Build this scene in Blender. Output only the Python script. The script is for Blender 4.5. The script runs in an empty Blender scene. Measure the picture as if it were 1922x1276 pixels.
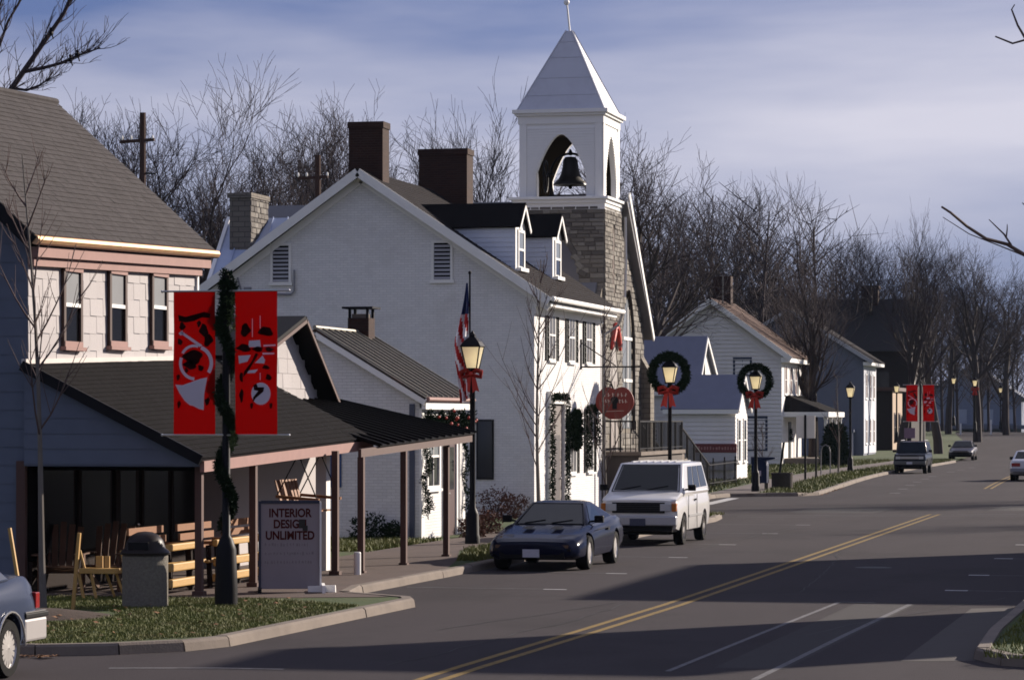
import bpy, bmesh, math, random
from mathutils import Vector, Matrix
R = math.radians
S = bpy.context.scene
COL = S.collection

# ---------------------------------------------------------------- camera, world, sun, exposure
YAW = math.atan((2270 - 961) / 5700.0)
cd = bpy.data.cameras.new('camera')
cd.sensor_width = 36.0
cd.lens = 36.0 * 5700 / 1922
cd.shift_y = 149 / 1922
cd.clip_start = 0.5
cd.clip_end = 6000
cam = bpy.data.objects.new('camera', cd)
cam.location = (0, 0, 2.85)
cam.rotation_euler = (R(90), 0, YAW)
COL.objects.link(cam)
S.camera = cam

SUN_EL, SUN_AZ = R(20), R(40)            # azimuth clockwise from +Y (the street)
w = bpy.data.worlds.new('World')
S.world = w
w.use_nodes = True
nt = w.node_tree
nt.nodes.clear()
N = nt.nodes.new
out = N('ShaderNodeOutputWorld')
bg = N('ShaderNodeBackground')
sky = N('ShaderNodeTexSky')
sky.sky_type = 'NISHITA'
sky.sun_disc = False
sky.sun_elevation = SUN_EL
sky.sun_rotation = SUN_AZ
sky.air_density = 1.0
sky.dust_density = 0.2
sky.ozone_density = 2.5
# streaky cloud cover all round: a broad grey-lilac stratus broken by blue
tc = N('ShaderNodeTexCoord')
mp = N('ShaderNodeMapping')
mp.inputs['Scale'].default_value = (1.6, 1.6, 8.0)
mp.inputs['Location'].default_value = (1.3, 4.9, 7.52)
nz = N('ShaderNodeTexNoise')
nz.inputs['Scale'].default_value = 1.25
nz.inputs['Detail'].default_value = 6
nz.inputs['Roughness'].default_value = 0.52
nz.inputs['Distortion'].default_value = 0.25
rp = N('ShaderNodeValToRGB')
rp.color_ramp.elements[0].position = 0.40
rp.color_ramp.elements[0].color = (0, 0, 0, 1)
rp.color_ramp.elements[1].position = 0.70
rp.color_ramp.elements[1].color = (1, 1, 1, 1)
cl = N('ShaderNodeMix'); cl.data_type = 'RGBA'
tint = N('ShaderNodeMix'); tint.data_type = 'RGBA'; tint.blend_type = 'MULTIPLY'
tint.inputs[0].default_value = 1.0
tint.inputs[7].default_value = (0.44, 0.49, 0.86, 1)
cl.inputs[7].default_value = (9.2, 8.9, 9.9, 1)
scl = N('ShaderNodeMath'); scl.operation = 'MULTIPLY'; scl.inputs[1].default_value = 0.8
L = nt.links.new
L(tc.outputs['Generated'], mp.inputs['Vector'])
L(mp.outputs['Vector'], nz.inputs['Vector'])
L(nz.outputs['Fac'], rp.inputs['Fac'])
L(rp.outputs['Color'], scl.inputs[0])
L(sky.outputs['Color'], tint.inputs[6])
L(scl.outputs[0], cl.inputs[0])
veil = N('ShaderNodeMix'); veil.data_type = 'RGBA'      # thin even high cloud
veil.inputs[0].default_value = 0.62
veil.inputs[7].default_value = (1.7, 2.25, 4.4, 1)
L(tint.outputs[2], veil.inputs[6])
L(veil.outputs[2], cl.inputs[6])
L(cl.outputs[2], bg.inputs['Color'])
bg.inputs['Strength'].default_value = 0.05
L(bg.outputs['Background'], out.inputs['Surface'])

sd = bpy.data.lights.new('sun', 'SUN')
sd.energy = 5.0
sd.angle = R(0.7)
sd.color = (1.0, 0.88, 0.76)
sun = bpy.data.objects.new('sun', sd)
sv = Vector((math.sin(SUN_AZ) * math.cos(SUN_EL), math.cos(SUN_AZ) * math.cos(SUN_EL), math.sin(SUN_EL)))
sun.rotation_euler = sv.to_track_quat('Z', 'Y').to_euler()
sun.location = sv * 80
COL.objects.link(sun)

S.view_settings.view_transform = 'Standard'
S.view_settings.look = 'None'
S.view_settings.exposure = 0.8
S.view_settings.gamma = 1.0
S.view_settings.use_curve_mapping = False
S.cycles.max_bounces = 5
S.cycles.diffuse_bounces = 2
S.cycles.glossy_bounces = 2
S.cycles.transparent_max_bounces = 6
S.cycles.transmission_bounces = 3
S.cycles.use_denoising = True
S.cycles.filter_width = 1.7

# ---------------------------------------------------------------- materials
MATS = {}

def P(name, c, rough=0.75, var=0.12, scale=3.0, bump=0.0, bscale=60.0, metal=0.0, coat=0.0, spec=0.35,
      dirt=None, dscale=0.6, damount=0.0, stretch=(1, 1, 1)):
    """Principled surface with noise variation, optional second tone (stains) and fine relief."""
    if name in MATS:
        return MATS[name]
    m = bpy.data.materials.new(name)
    m.use_nodes = True
    t = m.node_tree
    b = t.nodes['Principled BSDF']
    b.inputs['Roughness'].default_value = rough
    b.inputs['Metallic'].default_value = metal
    b.inputs['Specular IOR Level'].default_value = spec
    if coat:
        b.inputs['Coat Weight'].default_value = coat
        b.inputs['Coat Roughness'].default_value = 0.08
    co = t.nodes.new('ShaderNodeTexCoord')
    ma = t.nodes.new('ShaderNodeMapping')
    ma.inputs['Scale'].default_value = stretch
    t.links.new(co.outputs['Object'], ma.inputs['Vector'])
    n1 = t.nodes.new('ShaderNodeTexNoise')
    n1.inputs['Scale'].default_value = scale
    n1.inputs['Detail'].default_value = 5
    t.links.new(ma.outputs['Vector'], n1.inputs['Vector'])
    mx = t.nodes.new('ShaderNodeMix'); mx.data_type = 'RGBA'
    lo = [max(0, v * (1 - var)) for v in c]
    hi = [min(1, v * (1 + var)) for v in c]
    mx.inputs[6].default_value = (*lo, 1)
    mx.inputs[7].default_value = (*hi, 1)
    t.links.new(n1.outputs['Fac'], mx.inputs[0])
    last = mx.outputs[2]
    if dirt:
        n2 = t.nodes.new('ShaderNodeTexNoise')
        n2.inputs['Scale'].default_value = dscale
        n2.inputs['Detail'].default_value = 7
        n2.inputs['Roughness'].default_value = 0.65
        t.links.new(ma.outputs['Vector'], n2.inputs['Vector'])
        r2 = t.nodes.new('ShaderNodeValToRGB')
        r2.color_ramp.elements[0].position = 0.46
        r2.color_ramp.elements[1].position = 0.72
        t.links.new(n2.outputs['Fac'], r2.inputs['Fac'])
        am = t.nodes.new('ShaderNodeMath'); am.operation = 'MULTIPLY'; am.inputs[1].default_value = damount
        t.links.new(r2.outputs['Color'], am.inputs[0])
        m2 = t.nodes.new('ShaderNodeMix'); m2.data_type = 'RGBA'
        m2.inputs[7].default_value = (*dirt, 1)
        t.links.new(am.outputs[0], m2.inputs[0])
        t.links.new(last, m2.inputs[6])
        last = m2.outputs[2]
    t.links.new(last, b.inputs['Base Color'])
    if bump:
        n3 = t.nodes.new('ShaderNodeTexNoise')
        n3.inputs['Scale'].default_value = bscale
        n3.inputs['Detail'].default_value = 3
        t.links.new(ma.outputs['Vector'], n3.inputs['Vector'])
        bp = t.nodes.new('ShaderNodeBump')
        bp.inputs['Strength'].default_value = bump
        bp.inputs['Distance'].default_value = 0.02
        t.links.new(n3.outputs['Fac'], bp.inputs['Height'])
        t.links.new(bp.outputs['Normal'], b.inputs['Normal'])
    MATS[name] = m
    return m

def BRICK(name, c1, c2, mortar, bw=0.21, bh=0.07, rough=0.85, bump=0.5, dirt=None, damount=0.0, msize=0.09):
    """Coursed brick or block too small to pick apart; coordinates run along the wall and up."""
    m = bpy.data.materials.new(name)
    m.use_nodes = True
    t = m.node_tree
    b = t.nodes['Principled BSDF']
    b.inputs['Roughness'].default_value = rough
    b.inputs['Specular IOR Level'].default_value = 0.25
    co = t.nodes.new('ShaderNodeTexCoord')
    sp = t.nodes.new('ShaderNodeSeparateXYZ')
    t.links.new(co.outputs['Object'], sp.inputs[0])
    ad = t.nodes.new('ShaderNodeMath'); ad.operation = 'ADD'
    t.links.new(sp.outputs['X'], ad.inputs[0]); t.links.new(sp.outputs['Y'], ad.inputs[1])
    cb = t.nodes.new('ShaderNodeCombineXYZ')
    t.links.new(ad.outputs[0], cb.inputs['X']); t.links.new(sp.outputs['Z'], cb.inputs['Y'])
    br = t.nodes.new('ShaderNodeTexBrick')
    br.inputs['Scale'].default_value = 1.0
    br.inputs['Brick Width'].default_value = bw
    br.inputs['Row Height'].default_value = bh
    br.inputs['Mortar Size'].default_value = bh * msize
    br.inputs['Mortar Smooth'].default_value = 0.3
    br.inputs['Color1'].default_value = (*c1, 1)
    br.inputs['Color2'].default_value = (*c2, 1)
    br.inputs['Mortar'].default_value = (*mortar, 1)
    t.links.new(cb.outputs[0], br.inputs['Vector'])
    last = br.outputs['Color']
    n2 = t.nodes.new('ShaderNodeTexNoise')
    n2.inputs['Scale'].default_value = 0.9
    n2.inputs['Detail'].default_value = 8
    n2.inputs['Roughness'].default_value = 0.7
    t.links.new(co.outputs['Object'], n2.inputs['Vector'])
    if dirt:
        r2 = t.nodes.new('ShaderNodeValToRGB')
        r2.color_ramp.elements[0].position = 0.48
        r2.color_ramp.elements[1].position = 0.75
        t.links.new(n2.outputs['Fac'], r2.inputs['Fac'])
        am = t.nodes.new('ShaderNodeMath'); am.operation = 'MULTIPLY'; am.inputs[1].default_value = damount
        t.links.new(r2.outputs['Color'], am.inputs[0])
        m2 = t.nodes.new('ShaderNodeMix'); m2.data_type = 'RGBA'
        m2.inputs[7].default_value = (*dirt, 1)
        t.links.new(am.outputs[0], m2.inputs[0]); t.links.new(last, m2.inputs[6])
        last = m2.outputs[2]
    t.links.new(last, b.inputs['Base Color'])
    bp = t.nodes.new('ShaderNodeBump')
    bp.inputs['Strength'].default_value = bump
    bp.inputs['Distance'].default_value = 0.012
    iv = t.nodes.new('ShaderNodeMath'); iv.operation = 'SUBTRACT'; iv.inputs[0].default_value = 1.0
    t.links.new(br.outputs['Fac'], iv.inputs[1])
    ad2 = t.nodes.new('ShaderNodeMath'); ad2.operation = 'MULTIPLY_ADD'; ad2.inputs[1].default_value = 0.5
    n4 = t.nodes.new('ShaderNodeTexNoise'); n4.inputs['Scale'].default_value = 25
    t.links.new(co.outputs['Object'], n4.inputs['Vector'])
    t.links.new(n4.outputs['Fac'], ad2.inputs[0]); t.links.new(iv.outputs[0], ad2.inputs[2])
    t.links.new(ad2.outputs[0], bp.inputs['Height'])
    t.links.new(bp.outputs['Normal'], b.inputs['Normal'])
    MATS[name] = m
    return m

def GLASS(name, tint=(0.02, 0.025, 0.03), rough=0.06):
    m = bpy.data.materials.new(name)
    m.use_nodes = True
    b = m.node_tree.nodes['Principled BSDF']
    b.inputs['Base Color'].default_value = (*tint, 1)
    b.inputs['Roughness'].default_value = rough
    b.inputs['Specular IOR Level'].default_value = 0.6
    MATS[name] = m
    return m

def TRANSL(name, c, mixf=0.6, glow=0.0):
    m = bpy.data.materials.new(name)
    m.use_nodes = True
    t = m.node_tree
    b = t.nodes['Principled BSDF']
    b.inputs['Base Color'].default_value = (*c, 1)
    b.inputs['Roughness'].default_value = 0.5
    if glow:
        b.inputs['Emission Color'].default_value = (1.0, 0.78, 0.45, 1)
        b.inputs['Emission Strength'].default_value = glow
    if not glow: b.inputs['Specular IOR Level'].default_value = 0.0
    tr = t.nodes.new('ShaderNodeBsdfTranslucent')
    tr.inputs['Color'].default_value = (*c, 1)
    mx = t.nodes.new('ShaderNodeMixShader')
    mx.inputs[0].default_value = mixf
    t.links.new(b.outputs[0], mx.inputs[1]); t.links.new(tr.outputs[0], mx.inputs[2])
    t.links.new(mx.outputs[0], t.nodes['Material Output'].inputs['Surface'])
    MATS[name] = m
    return m

# ---------------------------------------------------------------- mesh helpers
class MB:
    def __init__(s):
        s.v = []; s.f = []; s.m = []
    def add(s, vs, fs, mi=0):
        o = len(s.v)
        s.v += [tuple(p) for p in vs]
        s.f += [tuple(o + i for i in f) for f in fs]
        s.m += [mi] * len(fs)
        return s
    def box(s, x0, x1, y0, y1, z0, z1, mi=0):
        vs = [(x0, y0, z0), (x1, y0, z0), (x1, y1, z0), (x0, y1, z0), (x0, y0, z1), (x1, y0, z1), (x1, y1, z1), (x0, y1, z1)]
        return s.add(vs, [(0, 3, 2, 1), (4, 5, 6, 7), (0, 1, 5, 4), (1, 2, 6, 5), (2, 3, 7, 6), (3, 0, 4, 7)], mi)
    def bar(s, a, b, w, h=None, mi=0, up=(0, 0, 1)):
        """square bar from a to b, w across and h along 'up'"""
        h = h or w
        a, b = Vector(a), Vector(b)
        d = (b - a).normalized()
        u = Vector(up)
        if abs(d.dot(u)) > 0.98:
            u = Vector((0, 1, 0))
        sd_ = d.cross(u).normalized()
        u = sd_.cross(d).normalized()
        vs = []
        for p in (a, b):
            for i, j in ((-1, -1), (1, -1), (1, 1), (-1, 1)):
                vs.append(p + sd_ * (i * w / 2) + u * (j * h / 2))
        return s.add(vs, [(3, 2, 1, 0), (4, 5, 6, 7), (0, 1, 5, 4), (1, 2, 6, 5), (2, 3, 7, 6), (3, 0, 4, 7)], mi)
    def prism(s, poly, axis, a, b, mi=0):
        """2D polygon extruded along axis from a to b. axis x: poly=(y,z); y: (x,z); z: (x,y)"""
        def pt(p, q):
            return {'x': (q, p[0], p[1]), 'y': (p[0], q, p[1]), 'z': (p[0], p[1], q)}[axis]
        n = len(poly)
        vs = [pt(p, a) for p in poly] + [pt(p, b) for p in poly]
        fs = [tuple(range(n))[::-1], tuple(range(n, 2 * n))] + [(i, (i + 1) % n, n + (i + 1) % n, n + i) for i in range(n)]
        return s.add(vs, fs, mi)
    def slab(s, quad, t, mi=0):
        """thick sheet: quad of 3D points, thickness t below along the normal"""
        q = [Vector(p) for p in quad]
        nrm = (q[1] - q[0]).cross(q[-1] - q[0]).normalized()
        n = len(q)
        vs = q + [p - nrm * t for p in q]
        fs = [tuple(range(n)), tuple(range(2 * n - 1, n - 1, -1))] + [((i + 1) % n, i, n + i, n + (i + 1) % n) for i in range(n)]
        return s.add(vs, fs, mi)
    def tube(s, pts, rad, n=8, mi=0, cap=True):
        pts = [Vector(p) for p in pts]
        if not hasattr(rad, '__len__'):
            rad = [rad] * len(pts)
        rings = []
        prev = None
        vs = []
        for i, p in enumerate(pts):
            d = (pts[min(i + 1, len(pts) - 1)] - pts[max(i - 1, 0)])
            if d.length < 1e-9:
                d = Vector((0, 0, 1))
            d.normalize()
            if prev is None:
                u = d.orthogonal().normalized()
            else:
                u = (prev - d * prev.dot(d))
                u = u.normalized() if u.length > 1e-6 else d.orthogonal().normalized()
            prev = u
            w_ = d.cross(u)
            for k in range(n):
                t = 2 * math.pi * k / n
                vs.append(p + (u * math.cos(t) + w_ * math.sin(t)) * rad[i])
        fs = []
        for i in range(len(pts) - 1):
            for k in range(n):
                a = i * n + k; b = i * n + (k + 1) % n
                fs.append((a, b, b + n, a + n))
        if cap:
            fs.append(tuple(range(n))[::-1])
            fs.append(tuple(range(len(vs) - n, len(vs))))
        return s.add(vs, fs, mi)
    def lathe(s, prof, n=16, c=(0, 0, 0), axis='z', mi=0, cap=True):
        vs = []; fs = []
        for (r, h) in prof:
            for k in range(n):
                t = 2 * math.pi * k / n
                a, b = r * math.cos(t), r * math.sin(t)
                if axis == 'z': vs.append((c[0] + a, c[1] + b, c[2] + h))
                elif axis == 'x': vs.append((c[0] + h, c[1] + a, c[2] + b))
                else: vs.append((c[0] + a, c[1] + h, c[2] - b))
        for i in range(len(prof) - 1):
            for k in range(n):
                a = i * n + k; b = i * n + (k + 1) % n
                fs.append((a, b, b + n, a + n))
        if cap:
            fs.append(tuple(range(n))[::-1]); fs.append(tuple(range(len(vs) - n, len(vs))))
        return s.add(vs, fs, mi)
    def sphere(s, c, r, n=8, mi=0, sq=(1, 1, 1)):
        vs = []; fs = []
        m_ = max(4, n // 2 + 1)
        for i in range(m_ + 1):
            ph = math.pi * i / m_
            for k in range(n):
                t = 2 * math.pi * k / n
                vs.append((c[0] + r * sq[0] * math.sin(ph) * math.cos(t), c[1] + r * sq[1] * math.sin(ph) * math.sin(t), c[2] + r * sq[2] * math.cos(ph)))
        for i in range(m_):
            for k in range(n):
                a = i * n + k; b = i * n + (k + 1) % n
                fs.append((a, a + n, b + n, b))
        return s.add(vs, fs, mi)
    def xf(s, fn):
        s.v = [tuple(fn(*p)) for p in s.v]
        return s
    def mesh(s, name, mats):
        me = bpy.data.meshes.new(name)
        me.from_pydata(s.v, [], s.f)
        for m_ in (mats if isinstance(mats, (list, tuple)) else [mats]):
            me.materials.append(m_)
        if any(s.m):
            me.polygons.foreach_set('material_index', s.m)
        me.update()
        return me

def smooth(o, angle=40):
    me = o.data
    me.polygons.foreach_set('use_smooth', [True] * len(me.polygons))
    try:
        me.set_sharp_from_angle(angle=R(angle))
    except Exception:
        pass
    return o

def bevel(o, wd=0.01, seg=2):
    b = o.modifiers.new('bevel', 'BEVEL')
    b.width = wd; b.segments = seg; b.limit_method = 'ANGLE'; b.angle_limit = R(35)
    return o

def put(o, parent):
    COL.objects.link(o)
    if parent is not None:
        o.parent = parent
        if parent.type == 'EMPTY':
            o.matrix_parent_inverse = Matrix.Translation(-parent.location)
    return o

def obj(name, mb, mats, parent=None, sm=False, bev=0):
    """ONE mesh object. Vertices are world coordinates while the parent is an unrotated Empty."""
    me = mb if isinstance(mb, bpy.types.Mesh) else mb.mesh(name, mats)
    o = bpy.data.objects.new(name, me)
    put(o, parent)
    if sm: smooth(o)
    if bev: bevel(o, bev)
    return o

def thing(name, label, cat, loc=(0, 0, 0), group=None):
    o = bpy.data.objects.new(name, None)
    o.empty_display_size = 0.3
    COL.objects.link(o)
    o.location = loc
    return tag(o, label, cat, group)

def tag(o, label, cat, group=None):
    o['label'] = label; o['category'] = cat
    if group: o['group'] = group
    return o

def struct(name, mb, mats, label=None):
    o = obj(name, mb, mats)
    o['kind'] = 'structure'
    if label: o['label'] = label
    return o

def dup(root, loc=None, rz=None, label=None, parent=None, scale=None):
    r = root.copy(); COL.objects.link(r)
    if loc is not None: r.location = loc
    if rz is not None: r.rotation_euler = (0, 0, rz)
    if scale is not None: r.scale = (scale, scale, scale)
    if label: r['label'] = label
    for ch in list(root.children):
        c = ch.copy(); COL.objects.link(c); c.parent = r
        for g in list(ch.children):
            d = g.copy(); COL.objects.link(d); d.parent = c
    return r

def boolean(o, cutters):
    """cut the given MBs out of o's mesh"""
    for mb in cutters:
        c = bpy.data.objects.new('cutter', mb.mesh('cutter', []))
        COL.objects.link(c)
        md = o.modifiers.new('cut', 'BOOLEAN')
        md.operation = 'DIFFERENCE'; md.object = c; md.solver = 'EXACT'
        bpy.context.view_layer.update()
        dg = bpy.context.evaluated_depsgraph_get()
        me = bpy.data.meshes.new_from_object(o.evaluated_get(dg))
        o.modifiers.remove(md)
        o.data = me
        bpy.data.objects.remove(c)
    return o

def rnd(a, b): return random.uniform(a, b)
def lerp(a, b, t): return a + (b - a) * t
def smst(a, b, t):
    t = max(0, min(1, (t - a) / (b - a)))
    return t * t * (3 - 2 * t)

# ---------------------------------------------------------------- palette
white = P('white_paint', (0.74, 0.73, 0.70), 0.6, 0.05, 2, dirt=(0.45, 0.42, 0.38), dscale=1.1, damount=0.25)
trimw = P('white_trim', (0.78, 0.77, 0.74), 0.55, 0.04, 3)
pbrick = BRICK('white_painted_brick', (0.71, 0.70, 0.69), (0.645, 0.64, 0.635), (0.54, 0.53, 0.52), dirt=(0.44, 0.41, 0.38), damount=0.32, bump=0.6)
redbrick = BRICK('dark_red_brick', (0.042, 0.018, 0.012), (0.028, 0.012, 0.009), (0.034, 0.024, 0.02), dirt=(0.03, 0.022, 0.02), damount=0.5)
stonebrick = BRICK('buff_stone_blocks', (0.20, 0.175, 0.14), (0.155, 0.135, 0.11), (0.09, 0.078, 0.066), bw=0.42, bh=0.17, dirt=(0.07, 0.058, 0.05), damount=0.45)
shakew = P('pale_shake_siding', (0.44, 0.41, 0.405), 0.85, 0.10, 5, bump=0.25, bscale=18, dirt=(0.44, 0.41, 0.40), dscale=2.0, damount=0.3, stretch=(6, 6, 0.6))
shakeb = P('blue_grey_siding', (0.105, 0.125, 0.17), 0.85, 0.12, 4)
shingle = P('grey_brown_shingle', (0.066, 0.060, 0.060), 0.92, 0.35, 4, spec=.08, bump=0.4, bscale=70, dirt=(0.045, 0.041, 0.040), dscale=1.2, damount=0.4)
shingled = P('dark_shingle', (0.012, 0.011, 0.0115), 0.92, 0.3, 3, spec=.04, bump=0.4, bscale=70, dirt=(0.009, 0.009, 0.009), dscale=1.0, damount=0.4)
shinglem = P('charcoal_shingle', (0.030, 0.027, 0.028), 0.92, 0.3, 3, spec=.05, bump=0.4, bscale=70)
shingleb = P('rust_brown_shingle', (0.085, 0.046, 0.032), 0.92, 0.3, 3, bump=0.4, bscale=70)
shinglegr = P('slate_grey_roof', (0.17, 0.18, 0.235), 0.85, 0.12, 2)
pink = P('faded_pink_trim', (0.26, 0.145, 0.125), 0.75, 0.15, 6, dirt=(0.22, 0.13, 0.11), dscale=2.2, damount=0.4)
brownw = P('brown_painted_wood', (0.075, 0.038, 0.030), 0.7, 0.18, 7)
dkwood = P('dark_brown_wood', (0.016, 0.010, 0.008), 0.75, 0.25, 6, stretch=(1, 1, 6), spec=.08)
pine = P('yellow_pine', (0.42, 0.25, 0.075), 0.6, 0.2, 7, stretch=(6, 1, 6))
cedar = P('cedar_wood', (0.20, 0.085, 0.03), 0.65, 0.25, 7, stretch=(6, 1, 6))
black = P('black_paint', (0.008, 0.008, 0.010), 0.5, 0.1, 5, spec=.10)
blackr = P('black_tin_roof', (0.006, 0.0055, 0.006), 0.6, 0.3, 2, spec=.08)
rusty = P('rusted_tin', (0.035, 0.029, 0.025), 0.55, 0.25, 4, metal=0.3, dirt=(0.10, 0.035, 0.022), dscale=1.3, damount=0.55)
tinlight = P('grey_tin_seam', (0.24, 0.225, 0.185), 0.5, 0.2, 6, metal=0.3)
metalblue = P('pale_metal_roof', (0.36, 0.42, 0.56), 0.5, 0.08, 2)
dark = P('shade_black', (0.004, 0.0035, 0.0035), 0.9, 0.2, 3, spec=.02)  # near-black standing in for shade under the porch and behind vents
glass = GLASS('window_glass', (0.018, 0.02, 0.024))
glassg = GLASS('pale_curtained_glass', (0.20, 0.22, 0.23), 0.15)
curtain = P('grey_curtain', (0.30, 0.31, 0.33), 0.9, 0.25, 9, stretch=(8, 8, 0.4))
shutter = P('dark_green_shutter', (0.012, 0.014, 0.013), 0.6, 0.2, 5, spec=.1)
shutbl = P('blue_shutter', (0.02, 0.06, 0.17), 0.6, 0.1, 5)
concrete = P('weathered_concrete', (0.17, 0.14, 0.115), 0.9, 0.16, 4, bump=0.3, bscale=40, dirt=(0.08, 0.064, 0.054), dscale=1.2, damount=0.5)
walkm = P('worn_pavement', (0.085, 0.058, 0.048), 0.9, 0.18, 3, bump=0.2, bscale=50, dirt=(0.045, 0.032, 0.028), dscale=0.8, damount=0.5)
grassm = P('lawn', (0.045, 0.07, 0.018), 0.95, 0.35, 6, bump=0.5, bscale=90, dirt=(0.10, 0.08, 0.035), dscale=0.9, damount=0.5)
bladem = P('grass_blade', (0.10, 0.115, 0.018), 0.7, 0.4, 5, dirt=(0.12, 0.085, 0.03), dscale=1.6, damount=0.6)
soil = P('soil', (0.045, 0.028, 0.02), 0.95, 0.35, 6, bump=0.5, bscale=30)
needle = P('evergreen_needles', (0.012, 0.026, 0.011), 0.85, 0.5, 10, spec=.08)
leafg = P('sunlit_leaf', (0.05, 0.085, 0.02), 0.5, 0.4, 9)
ribbon = P('red_ribbon', (0.42, 0.022, 0.012), 0.5, 0.15, 8)
bannerred = TRANSL('banner_red', (0.19, 0.0015, 0.0015), 0.3)
printw = P('banner_print_white', (0.50, 0.45, 0.52), 0.7, 0.04, 5, spec=.05)
printk = P('banner_print_black', (0.012, 0.002, 0.002), 0.8, 0.1, 5, spec=.02)
bark = P('bark', (0.046, 0.036, 0.034), 0.95, 0.3, 6, bump=0.6, bscale=20, stretch=(3, 3, 0.6))
twigm = P('twig', (0.050, 0.040, 0.043), 0.9, 0.25, 3, spec=.08)
barky = P('young_bark', (0.13, 0.115, 0.10), 0.85, 0.3, 9, stretch=(2, 2, 0.5))
yellowp = P('yellow_line_paint', (0.20, 0.125, 0.02), 0.8, 0.2, 6, dirt=(0.06, 0.045, 0.028), dscale=5, damount=0.7)
whitep = P('white_line_paint', (0.42, 0.42, 0.42), 0.8, 0.15, 6, dirt=(0.06, 0.056, 0.056), dscale=5, damount=0.55)
faintp = P('worn_white_line_paint', (0.13, 0.128, 0.135), 0.85, 0.2, 6, dirt=(0.040, 0.036, 0.038), dscale=9, damount=1.0)
rubber = P('tyre_rubber', (0.009, 0.009, 0.009), 0.8, 0.2, 9, spec=.08)
chrome = P('bright_metal', (0.62, 0.61, 0.60), 0.25, 0.05, 5, metal=0.9)
lampglass = TRANSL('lamp_pane', (0.92, 0.86, 0.66), 0.7, 0.35)
# ---------------------------------------------------------------- ground, road, kerbs, pavements
random.seed(4)

def gz(y):
    return 1.25 * smst(215, 360, y) - 2.6 * smst(385, 540, y)
def drift(y): return -2.9 * smst(85, 165, y) - 14 * smst(195, 400, y)
def cdrift(y): return -1.7 * smst(85, 165, y) - 14 * smst(195, 400, y)
def kerbL(y): return -13.45 + drift(y)
def kerbR(y): return -1.3 + cdrift(y)

def ASPHALT():
    m = bpy.data.materials.new('asphalt'); m.use_nodes = True
    t = m.node_tree; b = t.nodes['Principled BSDF']
    b.inputs['Roughness'].default_value = .9; b.inputs['Specular IOR Level'].default_value = .12
    co = t.nodes.new('ShaderNodeTexCoord')
    def noise(sc, st, det, rough=.55):
        mp_ = t.nodes.new('ShaderNodeMapping'); mp_.inputs['Scale'].default_value = st
        n = t.nodes.new('ShaderNodeTexNoise'); n.inputs['Scale'].default_value = sc; n.inputs['Detail'].default_value = det; n.inputs['Roughness'].default_value = rough
        t.links.new(co.outputs['Object'], mp_.inputs['Vector']); t.links.new(mp_.outputs['Vector'], n.inputs['Vector'])
        return n
    def ramp(n, p0, p1):
        r = t.nodes.new('ShaderNodeValToRGB'); r.color_ramp.elements[0].position = p0; r.color_ramp.elements[1].position = p1
        t.links.new(n.outputs['Fac'], r.inputs['Fac']); return r
    def mix(fac, a_, col, k):
        mu = t.nodes.new('ShaderNodeMath'); mu.operation = 'MULTIPLY'; mu.inputs[1].default_value = k
        t.links.new(fac, mu.inputs[0])
        x = t.nodes.new('ShaderNodeMix'); x.data_type = 'RGBA'; t.links.new(mu.outputs[0], x.inputs[0])
        if isinstance(a_, tuple): x.inputs[6].default_value = (*a_, 1)
        else: t.links.new(a_, x.inputs[6])
        x.inputs[7].default_value = (*col, 1); return x.outputs[2]
    c = mix(ramp(noise(.5, (1, .12, 1), 5), .35, .7).outputs['Color'], (.045, .038, .041), (.032, .027, .030), .8)     # long wheel-track streaks
    c = mix(ramp(noise(.35, (1, .5, 1), 6, .65), .52, .62).outputs['Color'], c, (.026, .0225, .0245), .55)             # old sealed areas
    c = mix(ramp(noise(1.6, (1, .5, 1), 7, .7), .6, .75).outputs['Color'], c, (.018, .016, .0165), .6)                 # oil spots
    c = mix(ramp(noise(60, (1, 1, 1), 2), .5, .72).outputs['Color'], c, (.085, .075, .075), .5)                        # pale aggregate
    t.links.new(c, b.inputs['Base Color'])
    bp = t.nodes.new('ShaderNodeBump'); bp.inputs['Strength'].default_value = .4; bp.inputs['Distance'].default_value = .012
    t.links.new(noise(110, (1, 1, 1), 2).outputs['Fac'], bp.inputs['Height']); t.links.new(bp.outputs['Normal'], b.inputs['Normal'])
    return m
asphalt = ASPHALT()
LEFT = [(-60, 34.2), (-30, 34.2), (-16, 34.2), (-13.8, 34.4), (-12.9, 34.85), (-12.3, 35.5), (-12.02, 36.4), (-11.93, 39.7), (-11.80, 44.7),
        (-12.0, 45.3), (-13.25, 46.3), (-13.55, 48), (-13.45, 53), (-13.45, 62), (-13.45, 74), (-13.45, 84), (-13.7, 86.6), (-14.7, 88.2), (-17.1, 89.0), (-17.45, 91),
        (-17.5, 100), (-17.45, 109), (-17.2, 110.8), (-16, 111.7), (-14.9, 112.3), (-14.35, 114)]
LEFT += [(kerbL(y), y) for y in range(119, 205, 6)]
RIGHT = [(60, 35.0), (20, 35.0), (0, 35.0), (-1.6, 35.15), (-2.35, 35.6), (-2.72, 36.5), (-2.8, 40), (-2.74, 46.6), (-2.4, 47.7), (-1.4, 49), (-1.3, 60), (-1.3, 75)]
RIGHT += [(kerbR(y), y) for y in range(83, 205, 8)]
ground_mb = MB()
ground_mb.add([(-1400, -300, -1.6), (1400, -300, -1.6), (1400, 1600, -1.6), (-1400, 1600, -1.6)], [(0, 1, 2, 3)])
struct('ground', ground_mb, grassm)

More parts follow.
